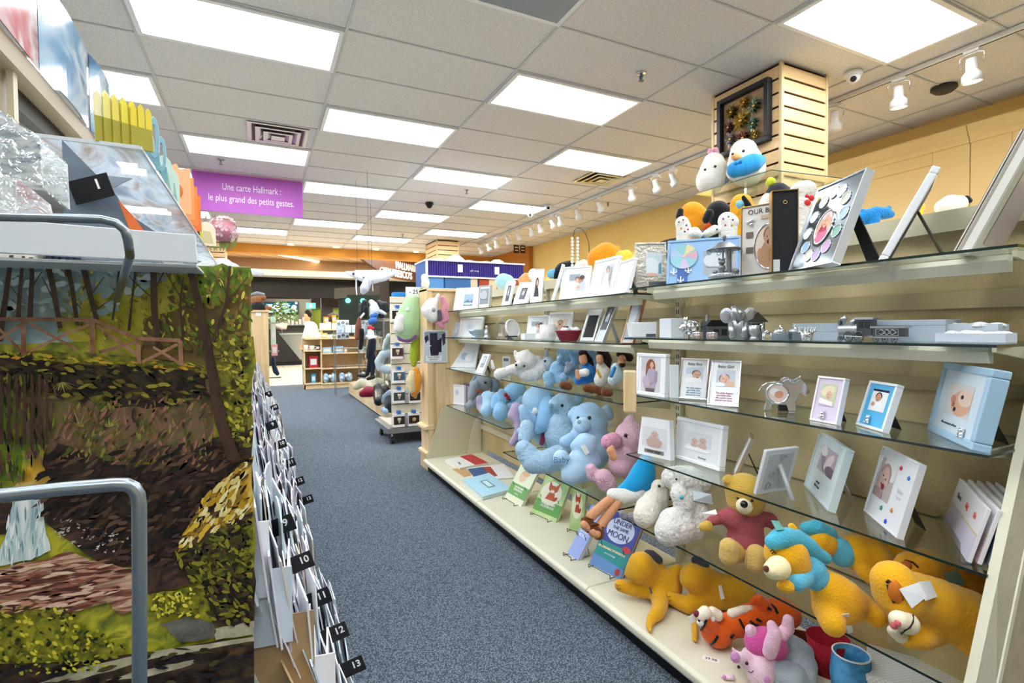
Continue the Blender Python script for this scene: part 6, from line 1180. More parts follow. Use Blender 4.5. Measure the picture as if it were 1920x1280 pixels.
plush('plush_toy', 'bright pink plush at the far right edge on the ledge', (1912, 352, 8), [('body', plushm('#d0409a'), [[(1910, 354, 9), (1918, 350, 10)]])], x=1.75, clampg=False, down=1.426)
# beads on a curved wire stand
t = thing('bead_garland', 'white wooden bead garland hanging from a thin curved wire stand', 'garland', tuple(P(1100, 520, x=1.8))); L = Matrix.Translation(-t.location)
MB().at(L).tube([P(a, b, x=1.8) for a, b in ((1103, 515), (1105, 480), (1104, 455), (1098, 438), (1090, 428), (1082, 427), (1077, 432), (1075, 442), (1077, 448))], .0022, 6).build('wire_stand', DARK, t)
m = MB().at(L)
for i in range(11): m.ell(P(1073, 447+i*6.3, x=1.8), .0095, seg=10, ring=8); m.ell(P(1083, 447+i*6.3, x=1.8), .0095, seg=10, ring=8)
m.build('beads', WHITE, t)
# corner glass shelf on the column with two plush
t = thing('corner_shelf', 'clear triangular glass shelf fixed around the corner of the slatwall column', 'shelf', (3.44, 2.53, 2.17))
L = Matrix.Identity(4)
MB().prism([(-.008, .5), (-.34, .5), (-.34, -.18), (.33, -.26), (.36, -.012), (-.008, -.012)], 0, .008, 'z').build('glass_pane', glassm((.9, .95, .92), 1.0, 'corner_glass'), t)
for a, b in (((-.34, .5), (-.34, -.18)), ((-.34, -.18), (.33, -.26)), ((.33, -.26), (.36, -.012))): MB().tube([(*a, .004), (*b, .004)], .0035, 4).build('glass_edge', M('#4f7068', .2), t)
for a, b in (((.1, -.08, -.05), (.12, -.004, 0)), ((-.12, .2, -.05), (-.004, .22, 0))): MB().box(a, b).build('bracket', CHROME, t)
plush('plush_rabbit', 'white egg-shaped plush rabbit with pink ears on the corner glass shelf', (1336, 328, 26), [('body', WHP, [[(1338, 306, 20), (1338, 318, 25), (1332, 338, 27)]]), ('ears', plushm('#e7a9c0'), [[(1331, 283, 5), (1334, 290, 5)], [(1342, 281, 5), (1344, 288, 5)]]), ('vest', plushm('#9fb6e0'), [[(1356, 330, 8), (1358, 338, 9)]])], x=3.28, clampg=False, feats=[('eyes', BK, 'dot', [(1341, 312, 2.6), (1322, 318, 2.4)])])
plush('plush_chick', 'white egg-shaped plush chick with a blue band on the corner glass shelf', (1397, 316, 32), [('body', WHP, [[(1394, 286, 25), (1396, 304, 31), (1402, 318, 32)], [(1378, 322, 16), (1388, 328, 16)]]), ('blue_band', plushm('#2f9be0'), [[(1378, 318, 15, -.13), (1394, 312, 18, -.13), (1410, 306, 18, -.13), (1424, 302, 12, -.06)]]), ('beak', plushm('#f2b878'), [[(1378, 294, 7, -.15), (1386, 295, 6, -.15)]])], x=3.29, clampg=False, feats=[('eyes', BK, 'dot', [(1394, 283, 2.8), (1374, 289, 2.6)]), ('bow', M('#1f6fc0', .8), 'dot', [(1380, 307, 3.4), (1388, 304, 3.6), (1384, 306, 2)])])
# flower picture on the column
t = thing('flower_shadowbox', 'black framed shadow box of metal flowers hung on the slatwall column', 'wall decor', (3.43, 2.60, 2.50), PI/2+PI)
m = MB(); X = Tm(-.47, 0, 0); m.at(X); ring_frame(m, .47, .46, .035, -.05, .004); m.build('frame', BLACK, t, .003)
MB().at(X).box((.03, -.004, .03), (.44, 0, .43)).build('backing', M('#a88a68', .7), t)
cols = ['#8d7a3c', '#b3954a', '#7d8f78', '#8f6a6c', '#a8923f', '#6f8f86', '#9c9ca0', '#8a5f52', '#b09a58']
for k, (cx, cz, r) in enumerate([(.13, .33, .07), (.25, .36, .06), (.34, .30, .075), (.10, .22, .06), (.22, .23, .09), (.33, .17, .06), (.12, .12, .065), (.24, .09, .075), (.35, .08, .05)]):
    m = MB()
    for ly in (0, 1):
        for q in range(10):
            a = 2*PI*q/10+ly*.3; R = r*(1-.3*ly); p0 = Vector((cx-.47, -.012-.012*ly, cz)); tip = p0+Vector((R*math.cos(a), -.016, R*math.sin(a))); md = (p0+tip)/2+Vector((0, -.012, 0)); s = Vector((-math.sin(a), 0, math.cos(a)))*R*.2
            m.add([p0, md+s, tip, md-s], [(0, 1, 2), (0, 2, 3)], False)
    m.build('metal_flower', M(cols[k], .25, .9), t); MB().ell((cx-.47, -.034, cz), r*.18).build('flower_centre', GOLDM, t)
# dark arched sign on the yellow wall
t = thing('wall_sign', 'dark brown arched sign with a pink emblem on the yellow wall', 'sign', (XR-.02, 6.0, 1.9), PI/2)
c0 = P(1200, 470, x=XR-.02); c1 = P(1290, 400, x=XR-.02); y0, y1 = c1.y-.9, c0.y+.5; mid = (y0+y1)/2; hw = (y1-y0)/2
pts = [(-(hw*math.cos(PI*i/24)), .75*math.sin(PI*i/24)) for i in range(25)]
t.location = (XR-.03, mid, 1.75); t.rotation_euler = (0, 0, -PI/2)
MB().prism(pts, -.03, .02, 'y').build('arch_board', M('#4a3a3a', .6), t); MB().prism([(x*.78, z*.78) for x, z in pts], -.04, -.03, 'y').build('inner_arch', M('#e8c690', .5), t); MB().prism([(x*.72, z*.72) for x, z in pts], -.045, -.04, 'y').build('field', M('#4a3a3a', .6), t)
m = MB()
for q in ((0, .45, .05), (.04, .52, .04), (-.04, .5, .04), (.02, .57, .03)): m.ell((-hw*.35+q[0], -.05, q[1]), (q[2], .02, q[2]))
m.build('pink_emblem', M('#c7546a', .5), t)
# ------------------------------------------------------------------ the greeting-card rack on the left
YR0, YR1 = .93, 5.1
def tier(k): return (-.266+.0331*(k-1), 1.37-.0824*(k-1))       # front lip of tier k
t = thing('card_rack', 'long stepped greeting-card rack along the left of the aisle', 'card rack', (0, YR0, 0))
L = YR1-YR0
MB().prism([(-.9, 0), (-.02, 0), (.0, .30)]+[(tier(k)[0]-.07, tier(k)[1]-.02) for k in range(13, 0, -1)]+[(-.34, 1.44), (-.9, 1.44)], 0, L, 'y').build('body', M('#cfcdbf', .5), t)
for k in range(1, 14):
    x, z = tier(k)
    MB().prism([(x-.12, z-.03), (x+.004, z-.03), (x+.004, z+.02), (x+.001, z+.02), (x+.0, z-.026), (x-.12, z-.026)], .06, L, 'y').build('tier_pocket', M('#b9bcc0', .4), t)
def numtag(k, y, par=t, num=None):
    x, z = tier(k); r = MB().box((0, 0, 0), (.052, .0015, .034)).build('number_tag', M('#0c0c0e', .4), par)
    r.location = (x+.011, y-YR0-.02, z+.002); r.rotation_euler = (0, -math.radians(18), -.25)
    text(str(num or k), .02, Tm(.036, -.001, .02) @ STAND, WHITE, r, 'number', bold=.0004); return r
for y in (1.15, 2.36, 3.5): 
    for k in range(9, 14 if y < 3 else 11): numtag(k, y)
q = P(143, 384, y=.94); r1 = numtag(1, 1.12); r1.location = (q.x, q.y-YR0, q.z)
# greeting cards: individuals near the camera, the rest as one mass
cols = ['#dfe7ee', '#e9eef3', '#cfdbe6', '#f2f4f6', '#c4d2de', '#e4e0ea', '#d2c4d6', '#bcd0d6', '#d9cdb8', '#b7a9b6']
cm = [M(c, .35, coat=.3) for c in cols]
proto = []
for c in range(10):
    w, h = .115+.012*(c % 3), .145+.014*(c % 4)
    m = MB(); 
    if c % 3 == 1: m.prism([(0, 0), (w, 0), (w, h*.85), (w*.8, h*.97), (w*.5, h), (w*.2, h*.97), (0, h*.85)], 0, .003, 'y')
    else: m.box((0, 0, 0), (w, .003, h))
    me_o = m.build('greeting_card', cm[c]); proto.append(me_o)
first = [True]*10; cnt = 0; GC = 'greeting cards filed in the rack pockets'
slots = [(k, s) for s in range(17) for k in range(7, 14)]
for k, s in slots:
    for q in range(2 if s < 17 else 1):
        if cnt >= 236: break
        c = rnd.randrange(10); x, z = tier(k)
        o = proto[c] if first[c] else proto[c].copy()
        if not first[c]: C.objects.link(o)
        first[c] = False; cnt += 1
        o.location = (x-.006-.007*q, YR0-.02+s*.142+rnd.uniform(0, .012)+.13, z-.02)
        o.rotation_euler = (rnd.uniform(.0, .3), 0, -PI/2+rnd.uniform(-.12, .12))
        tag(o, 'pale greeting card standing edge-on in a pocket of the left card rack', 'greeting card', GC)
m = MB()
for s in range(29):
    for k in range(7, 16 if s < 5 else 14):
        for q in range(6):
            x, z = tier(k); y = YR0-.005+s*.142+rnd.uniform(0, .03); w = rnd.uniform(.10, .13); h = rnd.uniform(.12, .19); a = rnd.uniform(.0, .25)
            m.mat(rnd.choice(cm)); m.at(Tm(x-.004-.005*q, y+w, z-.02) @ Matrix.Rotation(-PI/2+rnd.uniform(-.12, .12), 4, 'Z') @ Matrix.Rotation(a+.08, 4, 'X')); m.box((0, 0, 0), (w, .002, h))
o = m.build('greeting_cards', kind='stuff'); tag(o, 'mass of pale greeting cards and envelopes filling the rest of the rack pockets', 'greeting card')
for k, c, lb in ((9, '#e6ebf0', 'white envelope facing the camera at the near rack end, topmost of the five there'), (10, '#c9d6e2', 'pale blue envelope facing the camera at the near rack end'), (11, '#a88c64', 'upper brown kraft envelope facing the camera at the near rack end'), (12, '#eef0f2', 'small white envelope facing the camera between two kraft envelopes'), (13, '#b79c74', 'lowest brown kraft envelope facing the camera at the near rack end')):
    x, z = tier(k); o = MB().box((0, 0, 0), (.115, .002, .125)).add([(0, -.0004, .125), (.115, -.0004, .125), (.0575, -.0004, .07)], [(0, 2, 1)], False).build('envelope', M(c, .6)); o.location = (x-.108, YR0+.012-.002*(k-9), z-.02); o.rotation_euler = (-.05, 0, -.12); tag(o, lb, 'envelope')
# kraft envelopes near the camera
for k, s in ((12, .25), (13, .35)):
    x, z = tier(k-1); o = MB().box((0, 0, 0), (.14, .003, .2)).build('kraft_envelope', M('#a88c64', .8)); o.location = (x-.0, YR0+.02+s*.2, z-.16); o.rotation_euler = (.3, 0, -PI/2+.2)
    tag(o, 'brown kraft envelope sticking out of a lower pocket near the camera' if k == 12 else 'second brown kraft envelope, lowest in the rack near the camera', 'envelope')
# clear shelf on top and the cards standing on it
ACRYL_REFL, nt, b = nodemat('acrylic_painted_reflections', .12); nt.nodes.remove(b)
v = mapping(nt, (14, 4, 1)); n = tex(nt, 'ShaderNodeTexNoise', 1.0, v, Detail=4., Distortion=1.5); c = ramp(nt, n.outputs['Fac'], [(.3, '#8e9fb0'), (.48, '#dfe9f2'), (.62, '#b9a79a'), (.75, '#dbe8f4')])  # silver and brown reflections painted into the sheet's colour as noise streaks
tl = nt.nodes.new('ShaderNodeBsdfTranslucent'); nt.links.new(c, tl.inputs[0]); gl = nt.nodes.new('ShaderNodeBsdfGlossy'); gl.inputs['Roughness'].default_value = .08
tp = nt.nodes.new('ShaderNodeBsdfTransparent'); tp.inputs[0].default_value = (.9, .94, .97, 1); m1 = nt.nodes.new('ShaderNodeMixShader'); m1.inputs[0].default_value = .6; m2 = nt.nodes.new('ShaderNodeMixShader'); m2.inputs[0].default_value = .22
nt.links.new(tp.outputs[0], m1.inputs[1]); nt.links.new(tl.outputs[0], m1.inputs[2]); nt.links.new(m1.outputs[0], m2.inputs[1]); nt.links.new(gl.outputs[0], m2.inputs[2]); nt.links.new(m2.outputs[0], nt.nodes['Material Output'].inputs[0])
TS = 1.45; xr = P(262, 275, z=TS).x; y0 = P(262, 275, z=TS).y
t = thing('acrylic_shelf', 'long clear acrylic shelf above the card rack, seen from below', 'shelf', (0, 0, TS))
m = MB().mat(ACRYL_REFL); m.box((xr-.17, y0, -.004), (xr, 3.4, 0)); m.mat(M('#dfe6ec', .15)).box((xr, y0, -.005), (xr+.003, 3.4, .001)).box((xr-.17, y0-.003, -.005), (xr, y0, .001)); m.build('acrylic_sheet', None, t)
for y in (1.3, 2.0, 2.7, 3.3): MB().prism([(xr-.17, -.004), (xr-.05, -.004), (xr-.17, -.09)], y, y+.004, 'y').build('bracket', STEEL, t)
def tcard(label, y, x, w, h, shape, c1, c2, yaw, grp=None, cat='greeting card', z=TS):
    t = thing('standing_card', label, cat, (x, y, z), yaw, grp); X = Rm('X', -.08)
    if shape == 'candle':
        m = MB().at(X).mat(M(c1, .5))
        for i in range(3):
            x0 = i*w/3; tt = .9+.05*(i % 2); m.prism([(x0, 0), (x0+w/3*.92, 0), (x0+w/3*.92, h*tt*.92), (x0+w/3*.5, h*tt), (x0+w/3*.1, h*tt*.92)], 0, .003, 'y')
        m.build('card', None, t); m = MB().at(X)
        m.box((0, -.001, 0), (w*.95, 0, h*.45)); m.build('dark_band', M(c2, .5), t)
    elif shape == 'num':
        MB().at(X).box((0, 0, 0), (w, .002, h*.35)).build('card', M(c2, .5), t); text('30', h*1.1, X @ Tm(w/2, 0, h*.58) @ STAND, M(c1, .5), t, 'number_cutout', ext=.0012, sx=.34, bold=.0015); text('30', h*1.1, X @ Tm(w/2, .003, h*.58) @ STAND, WHITE, t, 'white_border', ext=.0008, sx=.34, bold=.004)
    elif shape == 'round':
        MB().at(X).prism([(0, 0), (w, 0), (w, h*.6)]+[(w/2+w/2*math.cos(PI*i/12), h*.6+h*.4*math.sin(PI*i/12)) for i in range(1, 12)]+[(0, h*.6)], 0, .003, 'y').build('card', M(c1, .5), t)
        MB().at(X).prism([(w*.15, h*.1), (w*.85, h*.1), (w*.7, h*.6), (w*.3, h*.6)], -.001, 0, 'y').build('motif', M(c2, .5), t)
    else:
        MB().at(X).prism([(0, 0), (w, 0), (w*1.05, h*.96), (w*.6, h*.9), (w*.5, h), (w*.2, h*.93), (0, h*.98)], 0, .003, 'y').build('card', M(c1, .5), t); MB().at(X).ell((w*.4, -.001, h*.45), (w*.28, .002, h*.16)).build('motif', M(c2, .5), t)
    return t
def ty(px): return y0*227/(489-px)
for i in range(5): q = P(178+17*i, 262+3*i, z=TS); tcard('yellow candle-shaped birthday card standing in the fan at the near end, ' + ['first', 'second', 'third', 'fourth', 'last'][i] + ' of five', q.y+.004, q.x, .034, .098-.003*i, 'candle', ['#efe6b0', '#ece07a', '#e6d757', '#e9d93c', '#e5d028'][i], '#a39a1c', .5)
tcard('dark teal rounded card between the yellow cards and the number card', ty(272), xr-.033, .035, .08, 'round', '#2f97a8', '#0f5f6e', .3)
for i in range(2): tcard(['blue patterned card cut out as the number 30', 'second cut-out 30 card right behind it'][i], ty(288+14*i), xr-.028, .036, .105-.008*i, 'num', '#86bccb', '#79adb8', .2)
for i in range(2): tcard(['pale green rounded birthday card behind the number cards', 'pale mint striped birthday card behind the green one'][i], ty(316+12*i), xr-.03, .036, .09, 'round', '#c3ddd0', '#8fb9ad', .2)
for i in range(4): tcard('orange card with a gift motif in the fan over the banner, ' + ['first', 'second', 'third', 'last'][i], ty(338+7*i), xr-.035, .06, .135-.004*i, 'tulip', ['#f2b080', '#ef9a55', '#e8873a', '#e4752a'][i], '#d96a26', .5)
tcard('small yellow chequered card behind the orange cards', ty(368), xr-.03, .04, .07, 'round', '#cfc92f', '#2b2b2b', .3)
tcard('cream folded card beside the silver leaves', ty(378), xr-.02, .06, .09, 'round', '#eadfc2', '#cfc08f', .3)
# silver leaves and pink paper hydrangea, pop-up butterfly
t = thing('paper_flowers', 'pink paper hydrangea pop-up with silver leaves on the rack top', 'paper flowers', (xr+.0, ty(386), TS))
m = MB()
for i in range(9):
    a = rnd.uniform(-.6, .6); h = rnd.uniform(.09, .17); b = Vector((-.05+rnd.uniform(-.04, .04), rnd.uniform(-.03, .03), 0)); tip = b+Vector((h*math.sin(a), 0, h)); md = (b+tip)/2; s = Vector((.012, .004, 0)); m.add([b, md+s, tip, md-s], [(0, 1, 2, 3)], False)
m.build('silver_leaves', M('#b9bec2', .25, .8), t); m = MB()
for i in range(46):
    a, e = rnd.uniform(0, 2*PI), math.acos(rnd.uniform(-.8, 1)); c = Vector((.055, 0, .09))+.052*Vector((math.sin(e)*math.cos(a), math.sin(e)*math.sin(a), math.cos(e)))
    n = (c-Vector((.055, 0, .09))).normalized(); u = n.orthogonal().normalized(); v = n.cross(u)
    for q in range(4): b = q*PI/2+a; d = math.cos(b)*u+math.sin(b)*v; s = -math.sin(b)*u+math.cos(b)*v; m.add([c, c+d*.011+s*.007+n*.003, c+d*.017+n*.004, c+d*.011-s*.007+n*.003], [(0, 1, 2, 3)], False)
m.build('petals', M('#e8b7c4', .6, h2='#f2d6d8', nscale=30), t); MB().ell((.055, 0, .085), .044).build('flower_core', M('#d998a8', .7), t); m = MB()
for i in range(8): a = rnd.uniform(-.5, .7); b = Vector((.03+.01*i-.03, 0, 0)); tip = b+Vector((.07*math.sin(a), 0, .07)); md = (b+tip)/2; m.add([b, md+Vector((.008, .003, 0)), tip, md-Vector((.008, .003, 0))], [(0, 1, 2, 3)], False)
m.build('green_leaves', M('#8d9a55', .6), t)
t = thing('paper_butterfly', 'white and mauve paper butterfly card jutting toward the aisle', 'paper decoration', (xr+.02, ty(408), TS-.03)); m = MB().mat(M('#f1f2f6', .5))
for cx, cz, a, b in ((.03, .045, .045, .022), (.0, .06, .04, .025), (.10, .02, .05, .012), (.15, .02, .035, .016)): m.ell((cx, 0, cz), (a, .004, b), Matrix.Rotation(.3, 3, 'Y'))
m.mat(M('#8f7f88', .5)).ell((.02, -.004, .025), (.05, .004, .018)); m.build('wings', None, t); MB().tube([(.1, 0, .02), (.24, 0, .022)], .0012, 5).build('antenna', WHITE, t)
t = thing('white_box', 'white card box end at the far end of the rack top', 'box', (xr-.0, 2.8, TS-.12)); MB().box((0, 0, 0), (.07, .12, .11)).build('box', M('#e6e4df', .5), t)
# black divider, tag and orange label under the shelf
t = thing('rack_divider', 'dark grey triangular divider sheet under the acrylic shelf', 'divider', (0, .95, 0))
def Py(px, py, y): p = P(px, py, y=y); return (p.x, p.z)
MB().prism([Py(116, 262, .95), Py(218, 365, .95), Py(240, 400, .95), Py(300, 440, .95), Py(300, 500, .95), Py(122, 500, .95)], 0, .003, 'y').build('sheet', streak_mat('divider_grey', [(.3, '#5d6b7c'), (.7, '#8795a3')], (6, 6, 6)), t)
MB().prism([Py(222, 375, .945), Py(250, 405, .945), Py(272, 435, .945), Py(246, 436, .945)], -.008, -.006, 'y').build('orange_label', M('#dd6f35', .5), t)
# ------------------------------------------------------------------ packs in clear wrap, white tray, wire loops, painting
WT = M('#dfe5e8', .45)
t = thing('white_tray', 'white plastic tray front above the painted poster', 'tray', (0, .80, 0))
MB().prism([Py(-60, 405, .80), Py(366, 440, .80), Py(370, 493, .80), Py(-60, 471, .80)], 0, .006, 'y').box((-.42, .006, 1.215), (-.075, .12, 1.219)).build('tray', WT, t, .001)
WRAP = glassm((.93, .95, .96), 1.1, 'cellophane', 1.5, wrinkle=38)
for k, (pts, lab, c1, c2, y) in enumerate([([(-60, 165), (75, 262), (78, 345), (-60, 330)], 'large clear wrapped pack with a grey printed card at the left edge', '#6d7f93', '#dfe6ea', .86), ([(78, 266), (124, 306), (129, 392), (80, 350)], 'narrow clear wrapped pack standing right of the large grey one', '#b9c4c8', '#f2f5f6', .90), ([(30, 333), (92, 382), (100, 415), (34, 415)], 'clear wrapped pack with a pink card in front', '#d59aa6', '#f0dfe2', .835), ([(-60, 300), (28, 336), (32, 415), (-60, 415)], 'clear wrapped pack of white ribbons in the left corner', '#cdd9dd', '#ffffff', .83)]):
    q = [P(a, b, y=y) for a, b in pts]; o_ = Vector((q[0].x, y, 1.222)); t = thing('wrapped_pack', lab, 'wrapped pack', tuple(o_)); l = [((p_-o_).x, (p_-o_).z) for p_ in q]; cx = sum(p_[0] for p_ in l)/4; cz = sum(p_[1] for p_ in l)/4
    MB().prism(l, 0, .006, 'y').build('card', streak_mat('printed_card', [(.3, c1), (.5, c2), (.62, '#f4f6f6'), (.75, c1)], (22, 22, 60)), t)
    MB().add([(cx+(a-cx)*1.08, -.006, cz+(b-cz)*1.08) for a, b in l], [(0, 1, 2, 3)], False).build('cellophane', WRAP, t)
t = thing('ribbed_cap', 'dark blue ribbed tube standing behind the wrapped packs', 'tube', (*[Py(116, 380, .84)[0]], .84, 1.222)); m = MB()
for i in range(5): m.cyl((-.014+.007*i, 0, 0), (-.014+.007*i, 0, .03), .004)
m.build('ribs', M('#14283f', .3), t)
def pxpoly(pts, y): return [Py(a, b, y) for a, b in pts]
t = thing('painted_poster', 'woodland waterfall and wooden bridge painting on the rack end', 'painting', (0, .90, 0))
pp = MB(); YP = .90
top0, top1 = Py(-330, 478, YP), Py(470, 500, YP); b0, b1 = Py(-330, 1500, YP), Py(476, 1500, YP)
board = MB().prism([top0, top1, b1, b0], 0, .006, 'y').build('board', M('#e6dfd0', .6), t)
K = [0]
def pm(name, stops, sc, **k): k.setdefault('detail', 9.); k.setdefault('dist', .8); return streak_mat(name, stops, tuple(q*2.2 for q in sc), **k)
def lay(mat, pts, name='paint_patch', jit=0.):
    K[0] += 1; y = -.0006-.00003*K[0]
    q = []
    for i in range(len(pts)):
        a, b = pts[i], pts[(i+1) % len(pts)]; n = 4 if jit else 1
        for j in range(n): f = j/n; q.append((a[0]+(b[0]-a[0])*f+(rnd.uniform(-jit, jit) if j else 0), a[1]+(b[1]-a[1])*f+(rnd.uniform(-jit, jit) if j else 0)))
    P2 = pxpoly(q, YP); pp.mat(mat).add([(x, y, z) for x, z in P2], [tuple(range(len(P2)))], False)
F1 = pm('foliage', [(.3, '#4c5a1c'), (.45, '#8f9426'), (.58, '#c2ba35'), (.72, '#6f7d24')], (14, 14, 14))
SKYP = pm('painted_sky', [(.3, '#8fb0b5'), (.7, '#b9d0cf')], (8, 8, 8)); DK = pm('dark_bank', [(.35, '#1b140f'), (.55, '#3a2a1c'), (.7, '#5d4526')], (16, 16, 24))
RK = pm('brown_rock', [(.3, '#1c1513'), (.5, '#3b2a22'), (.68, '#5a3d2c')], (7, 7, 18), dist=3.); MOSS = pm('moss', [(.3, '#3d3f12'), (.48, '#7d7d1c'), (.6, '#a7a127'), (.75, '#565c16')], (22, 22, 22))
PNK = pm('undergrowth', [(.3, '#5d4a2a'), (.48, '#8a6a52'), (.6, '#6f6a2e'), (.75, '#9c7264')], (14, 14, 10)); YR = pm('yellow_rock', [(.3, '#8c6c1c'), (.5, '#d0a12c'), (.7, '#e6cf7a')], (12, 12, 12))
RR = pm('red_rock', [(.3, '#5f3327'), (.45, '#8f5a46'), (.58, '#d9b79a'), (.72, '#7a4034')], (4, 4, 26), dist=3.); WAT = pm('waterfall', [(.3, '#8fb4bd'), (.5, '#dcebe8'), (.7, '#f2f6f2')], (40, 40, 5)); TRK = pm('trunk', [(.3, '#2c1c14'), (.7, '#54382a')], (30, 30, 8)); BR = pm('bridge_wood', [(.3, '#7a4a34'), (.7, '#b98a6c')], (20, 20, 20))
LG = pm('light_foliage', [(.3, '#7c8a1e'), (.5, '#c9c02c'), (.7, '#dcd25a')], (16, 16, 16)); GRN = pm('green_foliage', [(.3, '#3f5a18'), (.6, '#7f9a26')], (14, 14, 14)); BRN2 = pm('brown_haze', [(.3, '#5c4724'), (.7, '#84682f')], (10, 10, 10))
lay(F1, [(-330, 480), (470, 501), (476, 1500), (-330, 1500)]); lay(SKYP, [(-330, 480), (330, 497), (300, 545), (225, 560), (185, 600), (150, 640), (-330, 640)], jit=6)
lay(LG, [(160, 560), (225, 540), (300, 530), (360, 515), (400, 530), (380, 580), (250, 620), (140, 640), (110, 620)], jit=8); lay(GRN, [(370, 498), (469, 501), (470, 560), (420, 600), (350, 560)], jit=6); lay(BRN2, [(270, 600), (350, 570), (470, 540), (473, 680), (260, 680)], jit=8)
lay(PNK, [(-330, 660), (400, 680), (400, 860), (-330, 860)]); lay(DK, [(-330, 668), (60, 660), (180, 668), (300, 672), (385, 688), (388, 730), (330, 762), (220, 765), (120, 740), (-330, 700)], jit=5)
lay(MOSS, [(60, 658), (180, 662), (300, 675), (380, 685), (300, 690), (180, 684), (60, 676)], jit=3); lay(MOSS, [(165, 745), (200, 738), (230, 760), (190, 768)], jit=3); lay(MOSS, [(330, 735), (375, 730), (380, 745), (340, 752)], jit=3)
lay(GRN, [(-330, 700), (35, 705), (40, 800), (60, 830), (30, 900), (-330, 900)], jit=6); lay(PNK, [(200, 770), (385, 760), (380, 840), (330, 880), (290, 860), (200, 800)], jit=5)
for cx, cy, s in ((115, 715, 26), (150, 800, 34), (300, 740, 18), (205, 800, 24)):
    for i in range(11):
        a = PI*(.08+.84*i/10) if cy > 760 else -PI*(.1+.8*i/10); tx, ty = cx+s*1.4*math.cos(a), cy-s*math.sin(a)*1.1; lay(M(rnd.choice(['#9c9440', '#c2b86a', '#6f7a2c', '#b5a23c']), .5), [(cx-2, cy), (cx+2, cy), (tx, ty)])
lay(MOSS, [(400, 640), (475, 630), (476, 800), (430, 800), (405, 740)], jit=6)
lay(RK, [(80, 850), (110, 830), (200, 862), (300, 885), (400, 820), (476, 800), (476, 1020), (440, 1060), (200, 1060), (60, 960)], jit=6); lay(YR, [(25, 915), (60, 860), (92, 832), (80, 870), (100, 900), (60, 915)], jit=3)
lay(DK, [(100, 905), (240, 900), (270, 960), (260, 1030), (90, 980), (70, 940)], jit=4); lay(DK, [(270, 960), (420, 880), (330, 1020), (280, 1030)], jit=4); lay(RK, [(-330, 950), (30, 940), (20, 1000), (-330, 1010)])
lay(WAT, [(30, 936), (82, 934), (86, 990), (96, 1030), (60, 1048), (-10, 1060), (10, 1010)], jit=2)
for i in range(90): a = rnd.uniform(100, 250); b = 985+(a-100)*.3+rnd.uniform(-22, 22); lay(M(rnd.choice(['#e9e0d6', '#c9b9ac', '#8d7a70']), .5), [(a, b), (a+rnd.uniform(4, 9), b-rnd.uniform(1, 4)), (a+rnd.uniform(2, 6), b+2)])
lay(YR, [(476, 852), (430, 890), (385, 930), (350, 990), (328, 1030), (345, 1035), (400, 995), (476, 960)], jit=4); lay(MOSS, [(476, 955), (400, 995), (328, 1035), (360, 1070), (420, 1150), (476, 1170)], jit=4); lay(DK, [(380, 1090), (476, 1060), (476, 1170), (400, 1168)], jit=5)
lay(RR, [(-330, 1080), (-20, 1070), (60, 1050), (130, 1030), (190, 1050), (245, 1062), (210, 1120), (130, 1145), (40, 1135), (-330, 1140)], jit=3); lay(RR, [(245, 1062), (200, 1125), (230, 1150), (260, 1140), (262, 1070)], jit=3); lay(RK, [(255, 1050), (330, 1050), (375, 1090), (280, 1110), (258, 1100)], jit=3)
lay(MOSS, [(-330, 1135), (120, 1130), (160, 1180), (240, 1210), (200, 1250), (-330, 1260)], jit=5); lay(MOSS, [(285, 1110), (370, 1095), (375, 1150), (280, 1150)], jit=4); lay(pm('grey_stone', [(.3, '#4c4c42'), (.7, '#7d7d70')], (20, 20, 20)), [(300, 1165), (350, 1150), (400, 1165), (405, 1190), (340, 1200)], jit=3)
lay(DK, [(-330, 1250), (160, 1235), (476, 1190), (476, 1500), (-330, 1500)], jit=3); LB = pm('pale_branch', [(.3, '#9a9478'), (.7, '#d3cbae')], (20, 20, 20))
lay(LB, [(60, 1280), (160, 1245), (300, 1215), (476, 1190), (476, 1198), (300, 1228), (180, 1260), (80, 1290)], jit=2); lay(LB, [(200, 1270), (300, 1245), (365, 1232), (360, 1242), (260, 1268)], jit=2); lay(LB, [(404, 1175), (476, 1160), (476, 1185), (405, 1196)], jit=2)
def inside(p, poly):
    c = False; n = len(poly)
    for i in range(n):
        a, b = poly[i], poly[(i+1) % n]
        if (a[1] > p[1]) != (b[1] > p[1]) and p[0] < (b[0]-a[0])*(p[1]-a[1])/(b[1]-a[1])+a[0]: c = not c
    return c
def dabs(poly, n, cols, L, wd, ang=0., spread=.5):
    K[0] += 10; xs = [p[0] for p in poly]; ys = [p[1] for p in poly]; k = 0; tries = 0
    while k < n and tries < n*6:
        tries += 1; a, b = rnd.uniform(min(xs), max(xs)), rnd.uniform(min(ys), max(ys))
        if a > 472 or not inside((a, b), poly): continue
        t_ = ang+rnd.uniform(-spread, spread); l = L*rnd.uniform(.5, 1.3); w_ = wd*rnd.uniform(.5, 1.3); c, s_ = math.cos(t_), math.sin(t_)
        q = [(a+c*u*l-s_*v*w_, b+s_*u*l+c*v*w_) for u, v in ((-1, 0), (-.5, -.8), (.4, -.9), (1, 0), (.4, .8), (-.5, .9))]; q = [(min(x, 474), y) for x, y in q]
        y = -.0006-.00003*(K[0]-(k % 9)); pp.mat(M(rnd.choice(cols), .45)).add([(x, y, z) for x, z in pxpoly(q, YP)], [tuple(range(6))], False); k += 1
dabs([(100, 500), (470, 500), (470, 640), (240, 640), (110, 620)], 260, ['#c9c23a', '#a9a82a', '#dcd35e', '#7f8a24', '#8f7a34'], 7, 3, 1.2, .9); dabs([(330, 500), (470, 502), (470, 660), (300, 660)], 140, ['#6a7d22', '#4f6a1c', '#84702e', '#5d4a22'], 9, 4, 1.0, .9)
